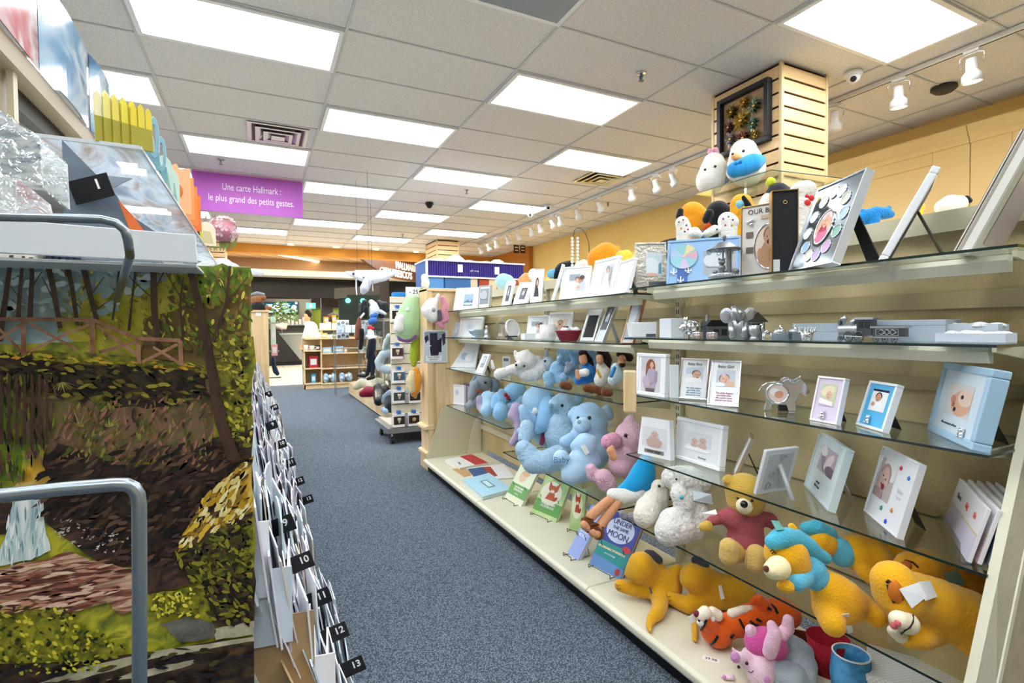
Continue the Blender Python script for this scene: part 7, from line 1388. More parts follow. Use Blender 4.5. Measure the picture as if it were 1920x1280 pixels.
dabs([(-60, 668), (385, 690), (388, 760), (120, 750), (-60, 705)], 230, ['#17100c', '#2a1d12', '#6d6120', '#9a8f2e', '#4a3a1e', '#120c0a'], 11, 4, .1, .5); dabs([(-60, 655), (385, 682), (385, 692), (-60, 668)], 90, ['#c0b430', '#8f8a20', '#d9a42c', '#5f5a18'], 9, 2.5, .1, .4)
dabs([(110, 760), (400, 740), (400, 880), (110, 860)], 300, ['#6f5a2a', '#8a5f44', '#4f5a22', '#a06a5c', '#3a2c1c', '#8c8440'], 9, 2.6, -1.2, .7); dabs([(-60, 700), (110, 700), (100, 850), (40, 910), (-60, 920)], 220, ['#3f4a1c', '#5a3f34', '#6f5a4a', '#2c3014', '#7d8a2c', '#4a2e28'], 12, 3, 1.5, .25)
dabs([(80, 850), (400, 830), (476, 800), (476, 1020), (440, 1060), (250, 1050), (80, 960)], 330, ['#1c1412', '#2e211c', '#4a352a', '#120d0c', '#5f4636'], 18, 4, -.5, .5); dabs([(400, 640), (476, 630), (476, 850), (430, 820)], 170, ['#a39a2c', '#5d5a1c', '#c4b844', '#3a3414', '#7d7428'], 7, 4, .8, 1.2)
dabs([(476, 852), (430, 890), (385, 930), (328, 1030), (400, 995), (476, 960)], 120, ['#e3cf7c', '#b88f1e', '#d9b43a', '#8a6a1a', '#efe2a8'], 12, 4, -.9, .3); dabs([(476, 960), (400, 995), (328, 1035), (400, 1160), (476, 1170)], 260, ['#6a6a1c', '#3a3a14', '#241c12', '#8a8428', '#4a3c20'], 9, 4, .5, 1.)
dabs([(-60, 1080), (60, 1050), (190, 1050), (245, 1062), (210, 1120), (130, 1145), (-60, 1140)], 170, ['#e2c2a6', '#8f5a46', '#6a3a2e', '#c08a70', '#4f2c24', '#d9b79a'], 22, 3, -.15, .15); dabs([(-60, 1135), (120, 1130), (240, 1210), (200, 1250), (-60, 1260)], 330, ['#b5ae2a', '#6a6c1a', '#3a3c12', '#8a8a22', '#d3c83c', '#1f2410'], 6, 3.4, .2, 1.2)
dabs([(285, 1110), (370, 1095), (375, 1150), (280, 1150)], 90, ['#c9bf36', '#7d7d20', '#4a4a16', '#e0d650'], 5, 3, .2, 1.2); dabs([(-60, 1250), (160, 1235), (476, 1190), (476, 1400), (-60, 1400)], 160, ['#14100c', '#2e2416', '#4a4420', '#1f1a24'], 16, 4, -.2, .3); dabs([(30, 936), (82, 934), (92, 1030), (0, 1055)], 60, ['#f4f8f6', '#a9c6cc', '#6f939c'], 14, 1.6, 1.6, .15)
dabs([(-60, 485), (330, 498), (200, 600), (-60, 600)], 90, ['#a9c4c4', '#8fb0b3', '#c9dad6'], 12, 6, .2, .8)
for tr in ([(5, 640, 14), (20, 540, 10), (28, 480, 8)], [(40, 600, 10), (44, 540, 8), (50, 482, 6)], [(62, 600, 11), (66, 520, 9), (64, 484, 8)], [(118, 615, 9), (105, 540, 11), (92, 484, 12)], [(150, 610, 8), (140, 540, 9), (128, 486, 10)], [(185, 600, 8), (170, 540, 12), (158, 488, 12)], [(215, 600, 5), (222, 550, 4), (228, 492, 4)], [(245, 620, 6), (250, 570, 4), (258, 500, 4)], [(300, 660, 10), (292, 580, 13), (290, 494, 11)], [(440, 860, 26), (415, 790, 22), (400, 700, 20), (385, 620, 15), (370, 550, 12), (355, 497, 13)], [(400, 640, 6), (425, 570, 6), (432, 500, 5)], [(345, 640, 5), (340, 570, 4), (345, 520, 3)]):
    for i in range(len(tr)-1): (a, b, w), (c, d, v) = tr[i], tr[i+1]; lay(TRK, [(a-w/2, b), (a+w/2, b), (c+v/2, d), (c-v/2, d)])
for a, b, c, d, w in ((290, 560, 255, 530, 4), (255, 530, 225, 492, 3), (292, 545, 315, 500, 4), (375, 590, 345, 565, 5), (345, 565, 318, 520, 4), (318, 520, 305, 494, 3), (372, 560, 335, 520, 4), (400, 640, 380, 590, 4), (425, 570, 465, 520, 4), (170, 560, 200, 520, 3), (105, 560, 85, 520, 3), (66, 540, 85, 510, 3), (44, 560, 22, 530, 3), (140, 560, 158, 580, 3), (430, 560, 410, 520, 3), (185, 580, 215, 560, 3), (330, 640, 312, 590, 3)): lay(TRK, [(a-w/2, b), (a+w/2, b+1), (c+w/4, d), (c-w/4, d)])
for i in range(9): a = -20+i*14; lay(TRK, [(a, 700), (a+5, 700), (a+6, 830), (a-1, 830)])
for a, b, c, d, w in ((-330, 596, 0, 600, 7), (0, 598, 180, 600, 7), (180, 600, 265, 636, 7), (265, 634, 340, 638, 7), (50, 600, 52, 665, 9), (178, 600, 178, 662, 9), (262, 634, 264, 680, 8), (340, 638, 342, 684, 8), (0, 640, 50, 605, 5), (0, 610, 50, 660, 5), (58, 660, 120, 630, 5), (120, 630, 178, 606, 5), (60, 605, 150, 655, 5), (186, 610, 262, 665, 6), (190, 660, 262, 640, 6), (270, 678, 335, 645, 6), (290, 650, 340, 680, 5), (-330, 640, 0, 642, 6)):
    import_v = Vector((c-a, d-b)); n = Vector((-import_v.y, import_v.x)).normalized()*w/2; lay(BR, [(a+n.x, b+n.y), (a-n.x, b-n.y), (c-n.x, d-n.y), (c+n.x, d+n.y)])
pp.build('painted_scene', None, t)
# painted metal wire loops standing in front
t = thing('wire_rack', 'grey steel wire literature holder in front of the painting', 'wire rack', (0, .45, 0)); yw = .45
def W2(*pts): return [P(a, b, y=yw)-Vector((0, .45, 0)) for a, b in pts]
WIRE = M('#98a4ac', .3, .8)
MB().tube(W2((-260, 948), (-60, 934), (0, 929), (120, 916), (215, 908), (236, 908), (250, 914), (259, 928), (261, 950), (262, 1100), (261, 1500)), .0048, 12).build('front_loop', WIRE, t)
MB().tube([P(a, b, y=.62)-Vector((0, .45, 0)) for a, b in ((-200, 405), (0, 406), (120, 409), (190, 411), (218, 418), (234, 432), (240, 450))]+[P(244, 480, y=.66)-Vector((0, .45, 0))], .0042, 12).build('upper_loop', WIRE, t)
MB().tube([P(244, 480, y=.66)-Vector((0, .45, 0)), Vector((-.16, .34, 1.17))], .0042, 8).build('upper_arm', WIRE, t)
# ------------------------------------------------------------------ header posters above the rack
XP = -.5
t = thing('header_rails', 'beige and black metal header frame above the card rack', 'sign frame', (XP, 0, 0))
zb = P(160, 250, x=XP); za = P(0, 35, x=XP)
MB().box((-.02, .9, 1.725), (.02, 2.5, 1.775)).build('beige_rail', M('#a89b80', .5), t); MB().box((-.06, .9, 1.675), (-.02, 2.5, 1.725)).build('black_rail', BLACK, t)
yp = P(20, 150, x=XP).y
for q in (yp, 2.4): MB().box((-.03, q-.012, 1.2), (-.012, q+.012, 1.74)).box((-.004, q-.012, 1.2), (.008, q+.012, 1.74)).build('post', M('#c9bda2', .4), t)
ps = [P(50, 95, x=XP), P(165, 230, x=XP), P(195, 160, x=XP), P(105, 0, x=XP), P(146, 140, x=XP), P(48, 0, x=XP)]
yA, yB, yC = P(48, 60, x=XP).y, P(146, 150, x=XP).y, 2.34
BLP = pm('blue_poster', [(.3, '#2f6a9c'), (.44, '#5a95c2'), (.58, '#c3d9ea'), (.7, '#3f78a6')], (1.5, 1.2, 3), rough=.12, detail=2.); RDP = pm('red_poster', [(.3, '#b8351c'), (.45, '#cf7f86'), (.55, '#dfd6da'), (.7, '#8f2f3a')], (2, 2.2, 3), rough=.12, detail=2.)
for k, (ya, yb, mt, lab) in enumerate([(.75, yA, RDP, 'glossy red and white header poster at the top left corner'), (yA, yB, BLP, 'large glossy pale blue header poster above the rack'), (yB+.02, yC, BLP, 'narrower pale blue header poster behind the dark gap')]):
    r = thing('header_poster', lab, 'poster', (XP+.024, ya, 1.775)); m = MB(); n = 12; bow = .010
    for i in range(n):
        a, b = i/n, (i+1)/n; xa, xb = bow*math.sin(PI*a), bow*math.sin(PI*b); Y = yb-ya-.004
        m.add([(xa, a*Y, 0), (xb, b*Y, 0), (xb, b*Y, .245), (xa, a*Y, .245)], [(0, 1, 2, 3)], True); m.add([(xa-.002, a*Y, 0), (xb-.002, b*Y, 0), (xb-.002, b*Y, .245), (xa-.002, a*Y, .245)], [(3, 2, 1, 0)], True)
    m.build('poster_sheet', mt, r)
# ------------------------------------------------------------------ things hanging on the maple end cabinet
YE0 = 3.955
a = P(824, 682, y=YE0-.01); b = P(843, 620, y=YE0); a = P(794, 681, y=YE0-.01); b = P(839, 618, y=YE0-.01)
t = thing('photo_print', 'unframed black and white crowd photograph pinned to the maple end cabinet', 'photo', (a.x, YE0-.004, a.z)); w, h = b.x-a.x, b.z-a.z
MB().box((0, 0, 0), (w, .003, h)).build('paper', M('#d7dade', .4), t); photo('crowd', w*.06, h*.05, w*.88, h*.9, Tm(0, -.0005, 0), t); MB().box((w*.1, -.004, h*.06), (w*.75, -.0035, h*.22)).build('caption_strip', WHITE, t)
text('Photo Design\nARTISTE', h*.07, Tm(w*.42, -.0045, h*.14) @ STAND, BLACK, t)
plush('plush_bonnet', 'white and pink plush baby bonnet hanging on the maple end cabinet', (808, 585, 16), [('body', WHP, [[(810, 570, 12), (805, 582, 16), (812, 592, 13)], [(818, 562, 5), (822, 552, 3)]]), ('pink_trim', plushm('#d68fa0'), [[(830, 560, 6), (836, 572, 6), (832, 586, 8), (836, 598, 7), (824, 606, 6), (830, 612, 5)]]), ('dark_trim', plushm('#5c5a64'), [[(824, 584, 4, -.03), (824, 598, 4, -.03)]])], x=P(810, 585, y=YE0-.07).x, clampg=False, feats=[('grey_patch', plushm('#9aa0aa'), 'dot', [(813, 581, 4)])])
plush('plush_fish', 'big plush fish, pale green above and violet below, hanging beside the end cabinet', (762, 605, 26), [('body', M('#aed3a4', .95, bump=.4), [[(774, 566, 15), (770, 588, 24), (766, 608, 28), (764, 618, 25)], [(784, 566, 5), (790, 572, 4)]]), ('belly', plushm('#f0f1ee'), [[(750, 598, 10, -.1), (748, 614, 11, -.1)]]), ('violet_base', plushm('#8d5fb0'), [[(752, 632, 8, -.04), (764, 634, 8, -.04), (776, 630, 7, -.04)]])], x=P(762, 600, y=4.25).x, clampg=False, feats=[('eye_white', WHP, 'dot', [(764, 580, 4)]), ('eyes', BK, 'dot', [(763, 580, 2)])])
plush('plush_feather', 'lime green furry plush strip hanging below the plush fish', (778, 655, 8), [('body', furm('#b5cf3c'), [[(782, 632, 7), (778, 650, 9), (776, 668, 9), (776, 682, 6)]]), ('ochre_fur', furm('#a5a03a'), [[(788, 640, 6), (787, 660, 6), (784, 672, 4)]]), ('green_back', plushm('#7bd022'), [[(790, 545, 5, .04), (792, 570, 5, .04), (794, 600, 5, .04)]])], x=P(778, 650, y=4.25).x, clampg=False, fur=.012)
plush('plush_fish', 'orange and cream furry plush fish hanging on the cabinet corner', (776, 715, 14), [('body', furm('#eda33a'), [[(780, 694, 7), (780, 712, 12), (778, 728, 11), (776, 738, 6)]]), ('cream_side', furm('#f2e2b0'), [[(772, 700, 6, -.04), (769, 715, 9, -.04), (772, 730, 7, -.04)]])], x=P(776, 715, y=4.1).x, clampg=False, fur=.01)
# rolling slatwall stand with blister boxes
ys = 5.05; A = P(735, 800, y=ys); Bq = P(790, 800, y=ys)
t = thing('rolling_stand', 'slatted maple display stand on castors beside the maple end cabinet', 'display stand', (A.x, ys, 0)); sw = .62
MB().box((-.02, -.0, .16), (sw, .55, .19)).build('platform', M('#c9c2ae', .5), t); MB().box((-.05, -.05, .11), (sw+.02, .6, .16)).build('base_frame', STEEL, t)
f = MB(); z = .19
while z < 1.42: f.box((0, 0, z), (sw, .016, min(1.45, z+.092))); z += .1
f.build('slat_panel', M('#e3dcc6', .4), t); MB().box((.01, .012, .19), (sw-.01, .05, 1.45)).build('core', M('#3b3f48', .6), t)
for x in (0, .3, sw-.05):
    for y in ((0, .5) if x != .3 else (0,)): MB().cyl((x-.012, y, .035), (x+.012, y, .035), .035).build('castor', BLACK, t); MB().tube([(x, y, .11), (x, y, .07), (x, y+.01, .035)], .008, 6).build('castor_fork', CHROME, t)
BXL = ['lowest', 'second from the bottom', 'third from the bottom', 'fourth from the bottom', 'topmost']
ic = ['#2a2420', '#31414d', '#3f5f78', '#4a2f38', '#1d1d20']
for k, (px, py) in enumerate([(748, 790), (748, 745), (748, 707), (745, 662), (745, 592)]):
    p = P(px, py, y=ys-.05); r = thing('toy_box', '%s small toy figure box in the left column of the rolling stand' % BXL[k], 'toy box', (p.x-.055, ys-.052, p.z-.055))
    MB().box((0, 0, 0), (.115, .05, .13)).build('box', M('#eef1f5', .3), r); MB().box((.004, -.001, .025), (.111, 0, .105)).build('window', M(ic[k], .2), r); MB().box((.04, -.01, .13), (.075, .045, .158)).build('hang_tab', M('#2a72c0', .4), r); MB().box((.112, -.0, .0), (.118, .05, .12)).build('blue_side', M('#3d77b8', .4), r)
    m = MB().ell((.057, -.008, .075), (.018, .008, .016)); m.ell((.057, -.006, .052), (.01, .006, .014)); m.ell((.044, -.008, .088), .005).ell((.07, -.008, .088), .005); m.build('figure', M('#c9bfae', .4), r)
for k, (px, py) in enumerate([(774, 788), (776, 745)]):
    p = P(px, py, y=ys-.05); r = thing('toy_box', '%s toy figure box in the right column, partly behind the cabinet corner' % ('lower' if k == 0 else 'upper'), 'toy box', (p.x-.045, ys-.052, p.z-.055)); MB().box((0, 0, 0), (.115, .05, .13)).build('box', M('#eef1f5', .3), r); MB().box((.004, -.001, .025), (.111, 0, .105)).build('window', M('#2c241d', .2), r); MB().box((.04, -.01, .13), (.075, .045, .158)).build('hang_tab', M('#2a72c0', .4), r); MB().ell((.057, -.008, .065), (.02, .008, .02)).build('figure', M('#a98f6c', .4), r)
p = P(748, 555, y=ys+.1); t = thing('blue_carton', 'bright blue carton lying on top of the rolling stand', 'box', (p.x-.06, ys+.05, 1.45)); MB().box((0, 0, 0), (.18, .12, .05)).build('box', M('#2c8fe0', .5), t)
p = P(773, 552, y=ys-.02); t = thing('discount_sign', 'small white card reading minus 25 beside the blue carton', 'sign', (p.x-.06, ys-.0, 1.45)); MB().box((0, 0, 0), (.16, .004, .1)).build('card', WHITE, t); text('- 25', .06, Tm(.08, -.002, .05) @ STAND, BLACK, t)
# long plinth with a glass case along the aisle
t = thing('display_plinth', 'low maple display plinth along the right of the aisle', 'plinth', (1.36, 5.7, 0)); LL = 3.6
for k in range(3): MB().box((0, .004+k*LL/3, .02), (.62, LL/3*(k+1)-.004, .22)).build('plinth_box', MAPLEY, t, .004)
MB().box((.03, 0, 0), (.6, LL, .02)).build('toe_kick', BLACK, t)
t = thing('glass_case', 'tall clear glass display case with shelves on the maple plinth', 'glass case', (1.47, 6.9, .22)); m = MB().mat(GLASS); S = .95; H = 1.05
for q in (((0, 0, 0), (.5, .006, H)), ((0, 0, 0), (.006, 2.0, H)), ((.0, 2.0, 0), (.5, 2.006, H))): m.box(*q)
m.build('glass_panes', None, t)
for z in (.22, .44, .66, .88): 
    m = MB().mat(GLASS).box((0.01, .01, z), (.49, 1.99, z+.006)); m.mat(M('#a8c4be', .2)).box((0.008, .01, z), (.011, 1.99, z+.006)); m.build('shelf_pane', None, t)
MB().box((-.006, -.006, 0), (.01, .01, H)).box((-.006, 1.99, 0), (.01, 2.01, H)).box((-.004, 0, H), (.5, 2.0, H+.01)).build('edge_trim', STEEL, t)
for k in range(26):
    z = .226+[0, .22, .44, .66][k % 4]+.22; y = .15+(k//4)*.3+.05*(k % 2); c = ['#c9b9a4', '#d8dde0', '#8c9aa4', '#b0866c', '#5d646c', '#c7d6dd'][k % 6]
    o = MB().lathe([(0, 0), (.035, 0), (.045, .03), (.03, .06), (.012, .085), (.02, .1+.02*(k % 3)), (0, .12+.02*(k % 3))], n=12).build('figurine', M(c, .35)); o.location = (1.52+.12*(k % 3), 6.9+y, z-.22); o.scale = (1.4, 1.4, 1.4)
    tag(o, 'small figurine among those inside the glass case', 'figurine', 'small figurines in the glass case')
# goods on the plinth
plush('plush_toy', 'dark red sequinned bag lying on the plinth', (692, 735, 13), [('body', M('#8c1430', .2, .3, bump=.6, bscale=200), [[(680, 738, 7), (690, 734, 11), (700, 734, 10)]])], zs=.22)
plush('black_bag', 'black glossy toy bag on the plinth behind the grey plush', (712, 740, 12), [('body', M('#14161a', .25, bump=.3), [[(708, 726, 8), (712, 740, 13), (710, 752, 9)], [(722, 730, 9), (724, 742, 10)]])], zs=.22, cat='bag')
plush('grey_backpack', 'blue grey and black plush backpack at the near end of the plinth', (732, 758, 13), [('body', plushm('#1d2733'), [[(732, 748, 11), (733, 762, 12)]]), ('hood', plushm('#8fa9bd'), [[(720, 752, 5), (722, 744, 6), (732, 738, 8), (742, 744, 6)], [(720, 768, 6), (724, 772, 5)]])], zs=.22, cat='backpack')
plush('plush_toy', 'cream and grey plush heap at the far end of the plinth', (678, 722, 9), [('body', plushm('#c9c3ae'), [[(668, 724, 7), (678, 718, 9), (690, 720, 8), (698, 726, 6)]])], zs=.22)
plush('neck_pillow', 'pale blue grey neck pillow hanging by the glass case', (720, 680, 14), [('body', plushm('#b9ccd6'), [[(732, 662, 7), (718, 665, 8), (710, 678, 8), (714, 690, 8), (728, 694, 8), (738, 690, 6)], [(726, 640, 7), (722, 652, 6)]])], x=P(720, 680, y=5.6).x, clampg=False, cat='pillow')
plush('neck_pillow', 'second grey green plush pillow arch above the pale one', (735, 640, 10), [('body', plushm('#a5b8b4'), [[(724, 646, 5), (730, 632, 7), (742, 628, 7), (746, 640, 6)]])], x=P(735, 640, y=5.5).x, clampg=False, cat='pillow')
plush('plush_doll', 'dark long-legged doll in a navy suit hanging before the glass case', (694, 650, 8), [('suit', plushm('#161c2c'), [[(698, 640, 8), (696, 655, 9), (692, 668, 6)], [(694, 668, 5), (691, 690, 4), (688, 702, 4)], [(700, 668, 5), (700, 690, 4), (698, 702, 4)]]), ('shoes', M('#1d2026', .5), [[(684, 704, 4), (672, 703, 3)], [(700, 706, 4), (690, 710, 3)]]), ('shirt', M('#dfe4ea', .7), [[(695, 622, 6), (696, 632, 7)], [(688, 630, 3), (704, 632, 3)]]), ('collar', M('#c42a3a', .7), [[(692, 614, 4), (698, 616, 4)]]), ('cap', M('#3a6fc0', .7), [[(696, 602, 6), (702, 600, 6)], [(698, 592, 4), (704, 590, 5)]])], x=P(694, 650, y=6.4).x, clampg=False, cat='doll')
plush('hand_puppet', 'brown and black long plush hanging left of the navy doll', (672, 620, 6), [('body', plushm('#7d4a36'), [[(674, 596, 3), (672, 612, 6), (670, 632, 5)]]), ('black_part', plushm('#171519'), [[(678, 620, 5), (678, 638, 5), (676, 652, 4)]]), ('white_ribbon', WHP, [[(682, 588, 2), (674, 598, 2)]])], x=P(672, 620, y=6.9).x, clampg=False)
plush('plush_toy', 'white unicorn-like plush on top of the glass case', (700, 575, 9), [('body', plushm('#d5dde2'), [[(696, 566, 5), (701, 572, 7), (704, 582, 9)]])], x=P(700, 575, y=7.2).x, clampg=False, down=1.281)
plush('black_bag', 'tall black tube bag standing on the glass case', (684, 575, 6), [('body', M('#131418', .5), [[(683, 566, 5), (683, 578, 5), (685, 590, 4)]]), ('second_tube', M('#3a3d42', .6), [[(676, 572, 4), (676, 584, 4)]])], x=P(684, 575, y=7.2).x, clampg=False, down=1.281, cat='bag')
plush('black_bag', 'black strappy bag with a silver motif on the glass case', (716, 578, 8), [('body', M('#15161b', .4), [[(710, 566, 4), (716, 572, 7), (716, 584, 7)], [(722, 570, 5), (726, 582, 5)]]), ('silver_motif', M('#cfd8dd', .3, .5), [[(714, 584, 4, -.05), (722, 588, 3, -.05)]])], x=P(716, 578, y=7.2).x, clampg=False, down=1.281, cat='bag')
p = P(632, 610, y=9.4); t = thing('gift_bag', 'tall patterned gift bag with dark ring motifs beside the maple shelving', 'gift bag', (p.x, 9.4, P(632, 636, y=9.4).z)); MB().box((0, 0, 0), (.2, .1, .34)).build('bag', M('#dbe6ee', .5), t)
m = MB()
for q in range(9): m.torus((.03+.07*(q % 3), -.003, .05+.11*(q//3)+.02*(q % 2)), .018, .006, n=14, k=5)
m.build('ring_motif', M('#23303c', .5), t)
for q, (px, py, c, lab) in enumerate([(640, 598, '#7fa6c8', 'small blue printed carton above the gift bag'), (665, 592, '#bfe0e4', 'pale teal printed carton on the far display'), (652.5, 610, '#d6e2e8', 'pale box on the far display next to the gift bag')]):
    p = P(px, py, y=9.2); MBo = MB().box((-.05, 0, -.06), (.05, .1, .07)).build('carton', M(c, .5, h2='#e9f0f4', nscale=20)); MBo.location = (p.x, 9.2, p.z); MBo.location.z = 1.142+.14*(q == 2 and 0 or q*0); tag(MBo, lab, 'box')
t = thing('carton_stand', 'thin steel shelf rack holding the far cartons', 'rack', (P(650, 620, y=9.2).x-.2, 9.15, 0))
for x in (0, .48):
    for y in (0, .2): MB().box((x, y, 0), (x+.012, y+.012, 1.12)).build('post', STEEL, t)
for z in (.5, .8, 1.07): MB().box((0, 0, z), (.49, .21, z+.012)).build('shelf', STEEL, t)
# ------------------------------------------------------------------ maple shelving unit at the end of the aisle
ys = 10.5; x0 = P(570, 700, y=ys).x; x1 = P(657, 700, y=ys).x+.25; xm = P(603, 700, y=ys).x
t = thing('maple_shelving', 'maple shelving unit with curved shelves at the end of the aisle', 'shelving unit', (x0, ys, 0)); wv = x1-x0; wm = xm-x0
MB().box((0, 0, 0), (.025, .45, .75)).box((wm-.012, -.02, 0), (wm+.012, .45, .95)).box((wv-.025, 0, 0), (wv, .45, .95)).build('side_panel', MAPLE, t); MB().box((0, .42, 0), (wv, .45, 1.0)).build('back_panel', MAPLEX, t)
for z, a, b in ((.09, 0, wm), (.38, 0, wm), (.72, 0, wm), (.08, wm, wv), (.37, wm, wv), (.66, wm, wv)): MB().box((a, -.03, z), (b, .43, z+.022)).build('shelf', MAPLEX, t)
MB().box((.0, 0, 0), (wv, .02, .08)).build('kick_board', MAPLEX, t); MB().box((wm-.3, -.04, .95), (wv, .45, .98)).build('shelf', MAPLEX, t); MB().box((wm+.0, .1, 1.12), (wv, .45, 1.145)).box((wm+.02, .15, .98), (wm+.05, .42, 1.12)).box((wv-.1, .15, .98), (wv-.07, .42, 1.12)).build('upper_step', MAPLEX, t)
def item(name, lab, cat, px, py, sz, c, z, h, kind='box', y=None, **k):
    y = y or ys+.06; p = P(px, py, y=y); r = thing(name, lab, cat, (p.x, y, z))
    if kind == 'box': MB().box((-sz/2, 0, 0), (sz/2, .12, h)).build('body', M(c, .5, **k), r); MB().box((-sz*.35, -.003, h*.25), (sz*.35, 0, h*.75)).build('printed_panel', M('#dfe6ea', .5), r)
    elif kind == 'cup': MB().lathe([(0, 0), (sz*.35, 0), (sz*.5, h), (sz*.46, h), (sz*.3, .01), (0, .01)]).build('cup', M(c, .3), r); MB().torus((sz*.55, 0, h*.5), h*.3, .006, n=14, k=5).build('handle', M(c, .3), r)
    elif kind == 'glasses': 
        m = MB(); m.ell((-sz*.25, 0, h*.5), (sz*.22, .02, h*.5)).ell((sz*.25, 0, h*.5), (sz*.22, .02, h*.5)); m.build('lenses', M(c, .2), r); MB().tube([(-sz*.5, .0, h*.6), (-sz*.5, .1, h*.5)], .004, 4).tube([(sz*.5, 0, h*.6), (sz*.5, .1, h*.5)], .004, 4).build('temples', DARK, r)
    elif kind == 'slippers':
        m = MB()
        for s in (-1, 1): m.ell((s*sz*.28, 0, h*.5), (sz*.24, .1, h*.55))
        m.build('pair', M(c, .9, h2='#e6f2f8', nscale=25), r); MB().ell((0, -.08, h*.7), (sz*.12, .03, h*.2)).build('bow', WHITE, r)
    return r
item('book', 'red boxed book on the middle left shelf of the maple unit', 'book', 588, 681, .16, '#b3202a', .402, .23)
item('blue_bottle', 'small blue printed box on the lower left shelf of the maple unit', 'box', 588, 712, .08, '#3fa4dc', .112, .17)
item('mug', 'white mug standing on the left top shelf of the maple unit', 'mug', 574, 652, .09, '#efeeea', .742, .1, 'cup'); item('mug', 'second white mug on the left top shelf of the maple unit', 'mug', 585, 652, .1, '#e2e4e6', .742, .09, 'cup'); item('wallet', 'dark wallet box at the right of the two mugs', 'box', 596, 653, .08, '#33292b', .742, .09)
item('gift_set', 'pale blue printed gift set on the upper right shelf of the maple unit', 'box', 613, 658, .17, '#a9c9de', .682, .11); item('gift_set', 'wider pale blue gift set next to it', 'box', 634, 656, .2, '#86b2d2', .682, .13); item('small_card', 'tiny peach card on the same shelf at the right', 'card', 648, 657, .06, '#e6b79a', .682, .1)
for k in range(4): item('sunglasses', ['reddish sunglasses, first pair on the middle right shelf', 'reddish brown sunglasses, second pair on the middle right shelf', 'dark sunglasses, third pair on the middle right shelf', 'dark sunglasses, fourth pair on the middle right shelf'][k], 'sunglasses', 615+k*10, 683, .1, ['#8c5048', '#8a5a50', '#26282c', '#2a2c30'][k], .392, .05, 'glasses')
item('slippers', 'left pair of blue and white patterned slippers with a bow', 'slippers', 618, 705, .25, '#4f9ad0', .102, .18, 'slippers'); item('slippers', 'right pair of blue and white patterned slippers with a bow', 'slippers', 648, 705, .25, '#3f8cc6', .102, .18, 'slippers')
for k, (px, c, w, h, lab) in enumerate([(597, '#f2f0ec', .1, .1, 'white small box left on the maple unit top'), (608, '#e8c04a', .12, .09, 'yellow box on the maple unit top'), (618, '#e9e4da', .08, .06, 'cream dish box on the maple unit top'), (627, '#7d8f4a', .1, .08, 'green and red trinket box on the maple unit top'), (638, '#3a8fc0', .14, .07, 'blue box on the maple unit top')]): item('gift_box', lab, 'box', px, 640, w, c, .98, h)
for k, (px, c, w, h, lab) in enumerate([(606, '#f4f3ef', .11, .12, 'white candle box on the upper step'), (616, '#f4f3ef', .1, .14, 'second white candle box on the upper step'), (627, '#f0e6c8', .09, .12, 'cream box with a gold figure on the upper step')]): item('candle_box', lab, 'box', px, 624, w, c, 1.145, h, y=ys+.25)
item('dog_figure', 'small golden dog figure on the upper step', 'figurine', 612, 610, .09, '#d99a2c', 1.27, .12, y=ys+.3); item('dog_figure', 'second golden figure on the cream box', 'figurine', 627, 606, .07, '#e0a62c', 1.265, .16, y=ys+.25)
plush('plush_bear', 'brown plush bear in a black cap and coat standing behind the maple unit', (623, 604, 9), [('coat', plushm('#2a2430'), [[(624, 606, 8), (626, 614, 9)], [(614, 610, 4), (634, 610, 4)]]), ('head', plushm('#6d4630'), [[(624, 596, 7)], [(616, 592, 3), (632, 592, 3)]]), ('cap', plushm('#6f6a66'), [[(618, 591, 3), (626, 589, 4), (632, 591, 3)]])], x=P(623, 604, y=11.0).x, clampg=False)
# ------------------------------------------------------------------ left end cabinet beyond the card rack, teddy with flat cap
t = thing('end_cabinet', 'plain maple end panel closing the left card rack, teddy bear on top', 'cabinet', (-.55, 5.25, 0)); xr_ = P(503, 600, y=5.25).x
for z in (.9, 1.2): MB().box((xr_+.55, .8, z), (xr_+.66, .815, z+.015)).build('hook_arm', STEEL, t)
MB().box((xr_+.55, 1.0, .6), (xr_+.68, 1.015, .615)).build('hook_arm', STEEL, t)
MB().box((0, 0, 0), (xr_+.55, 1.15, 1.30)).build('carcass', MAPLE, t); MB().box((-.01, -.012, 1.30), (xr_+.56, 1.17, 1.318)).build('top_board', MAPLEX, t)
p = P(484, 588, y=5.24); o = MB().box((-.02, -.003, -.02), (.025, 0, .025)).build('price_card', WHITE, t); o.location = (p.x+.55, 0, p.z)
plush('plush_bear', 'brown teddy bear with a grey flat cap sitting on the left end cabinet', (486, 570, 12), [('coat', plushm('#191a20'), [[(478, 576, 9), (490, 576, 9), (484, 572, 9)]]), ('head', plushm('#8a5a3c'), [[(484, 562, 9), (478, 562, 8)], [(494, 558, 5)], [(500, 576, 4), (506, 578, 4)]]), ('cap', plushm('#7e8690'), [[(470, 553, 3), (482, 550, 4), (494, 552, 3)]])], x=P(486, 570, y=5.45).x, clampg=False)
item('gift_bag', 'pink and green paper bag hanging at the far side of the left cabinet', 'gift bag', 512, 600, .05, '#b9dcc8', .95, .33, y=6.1); item('gift_bag', 'pink folded cloth hanging below the green bag', 'cloth', 514, 625, .06, '#e3a4b0', .86, .12, y=6.05)
plush('navy_socks', 'navy patterned hanging sock pair low beside the left cabinet', (513, 690, 5), [('body', plushm('#1d2f4d'), [[(512, 672, 4), (513, 684, 4), (517, 696, 5), (520, 700, 4)]])], x=P(513, 690, y=6.3).x, clampg=False, cat='socks')
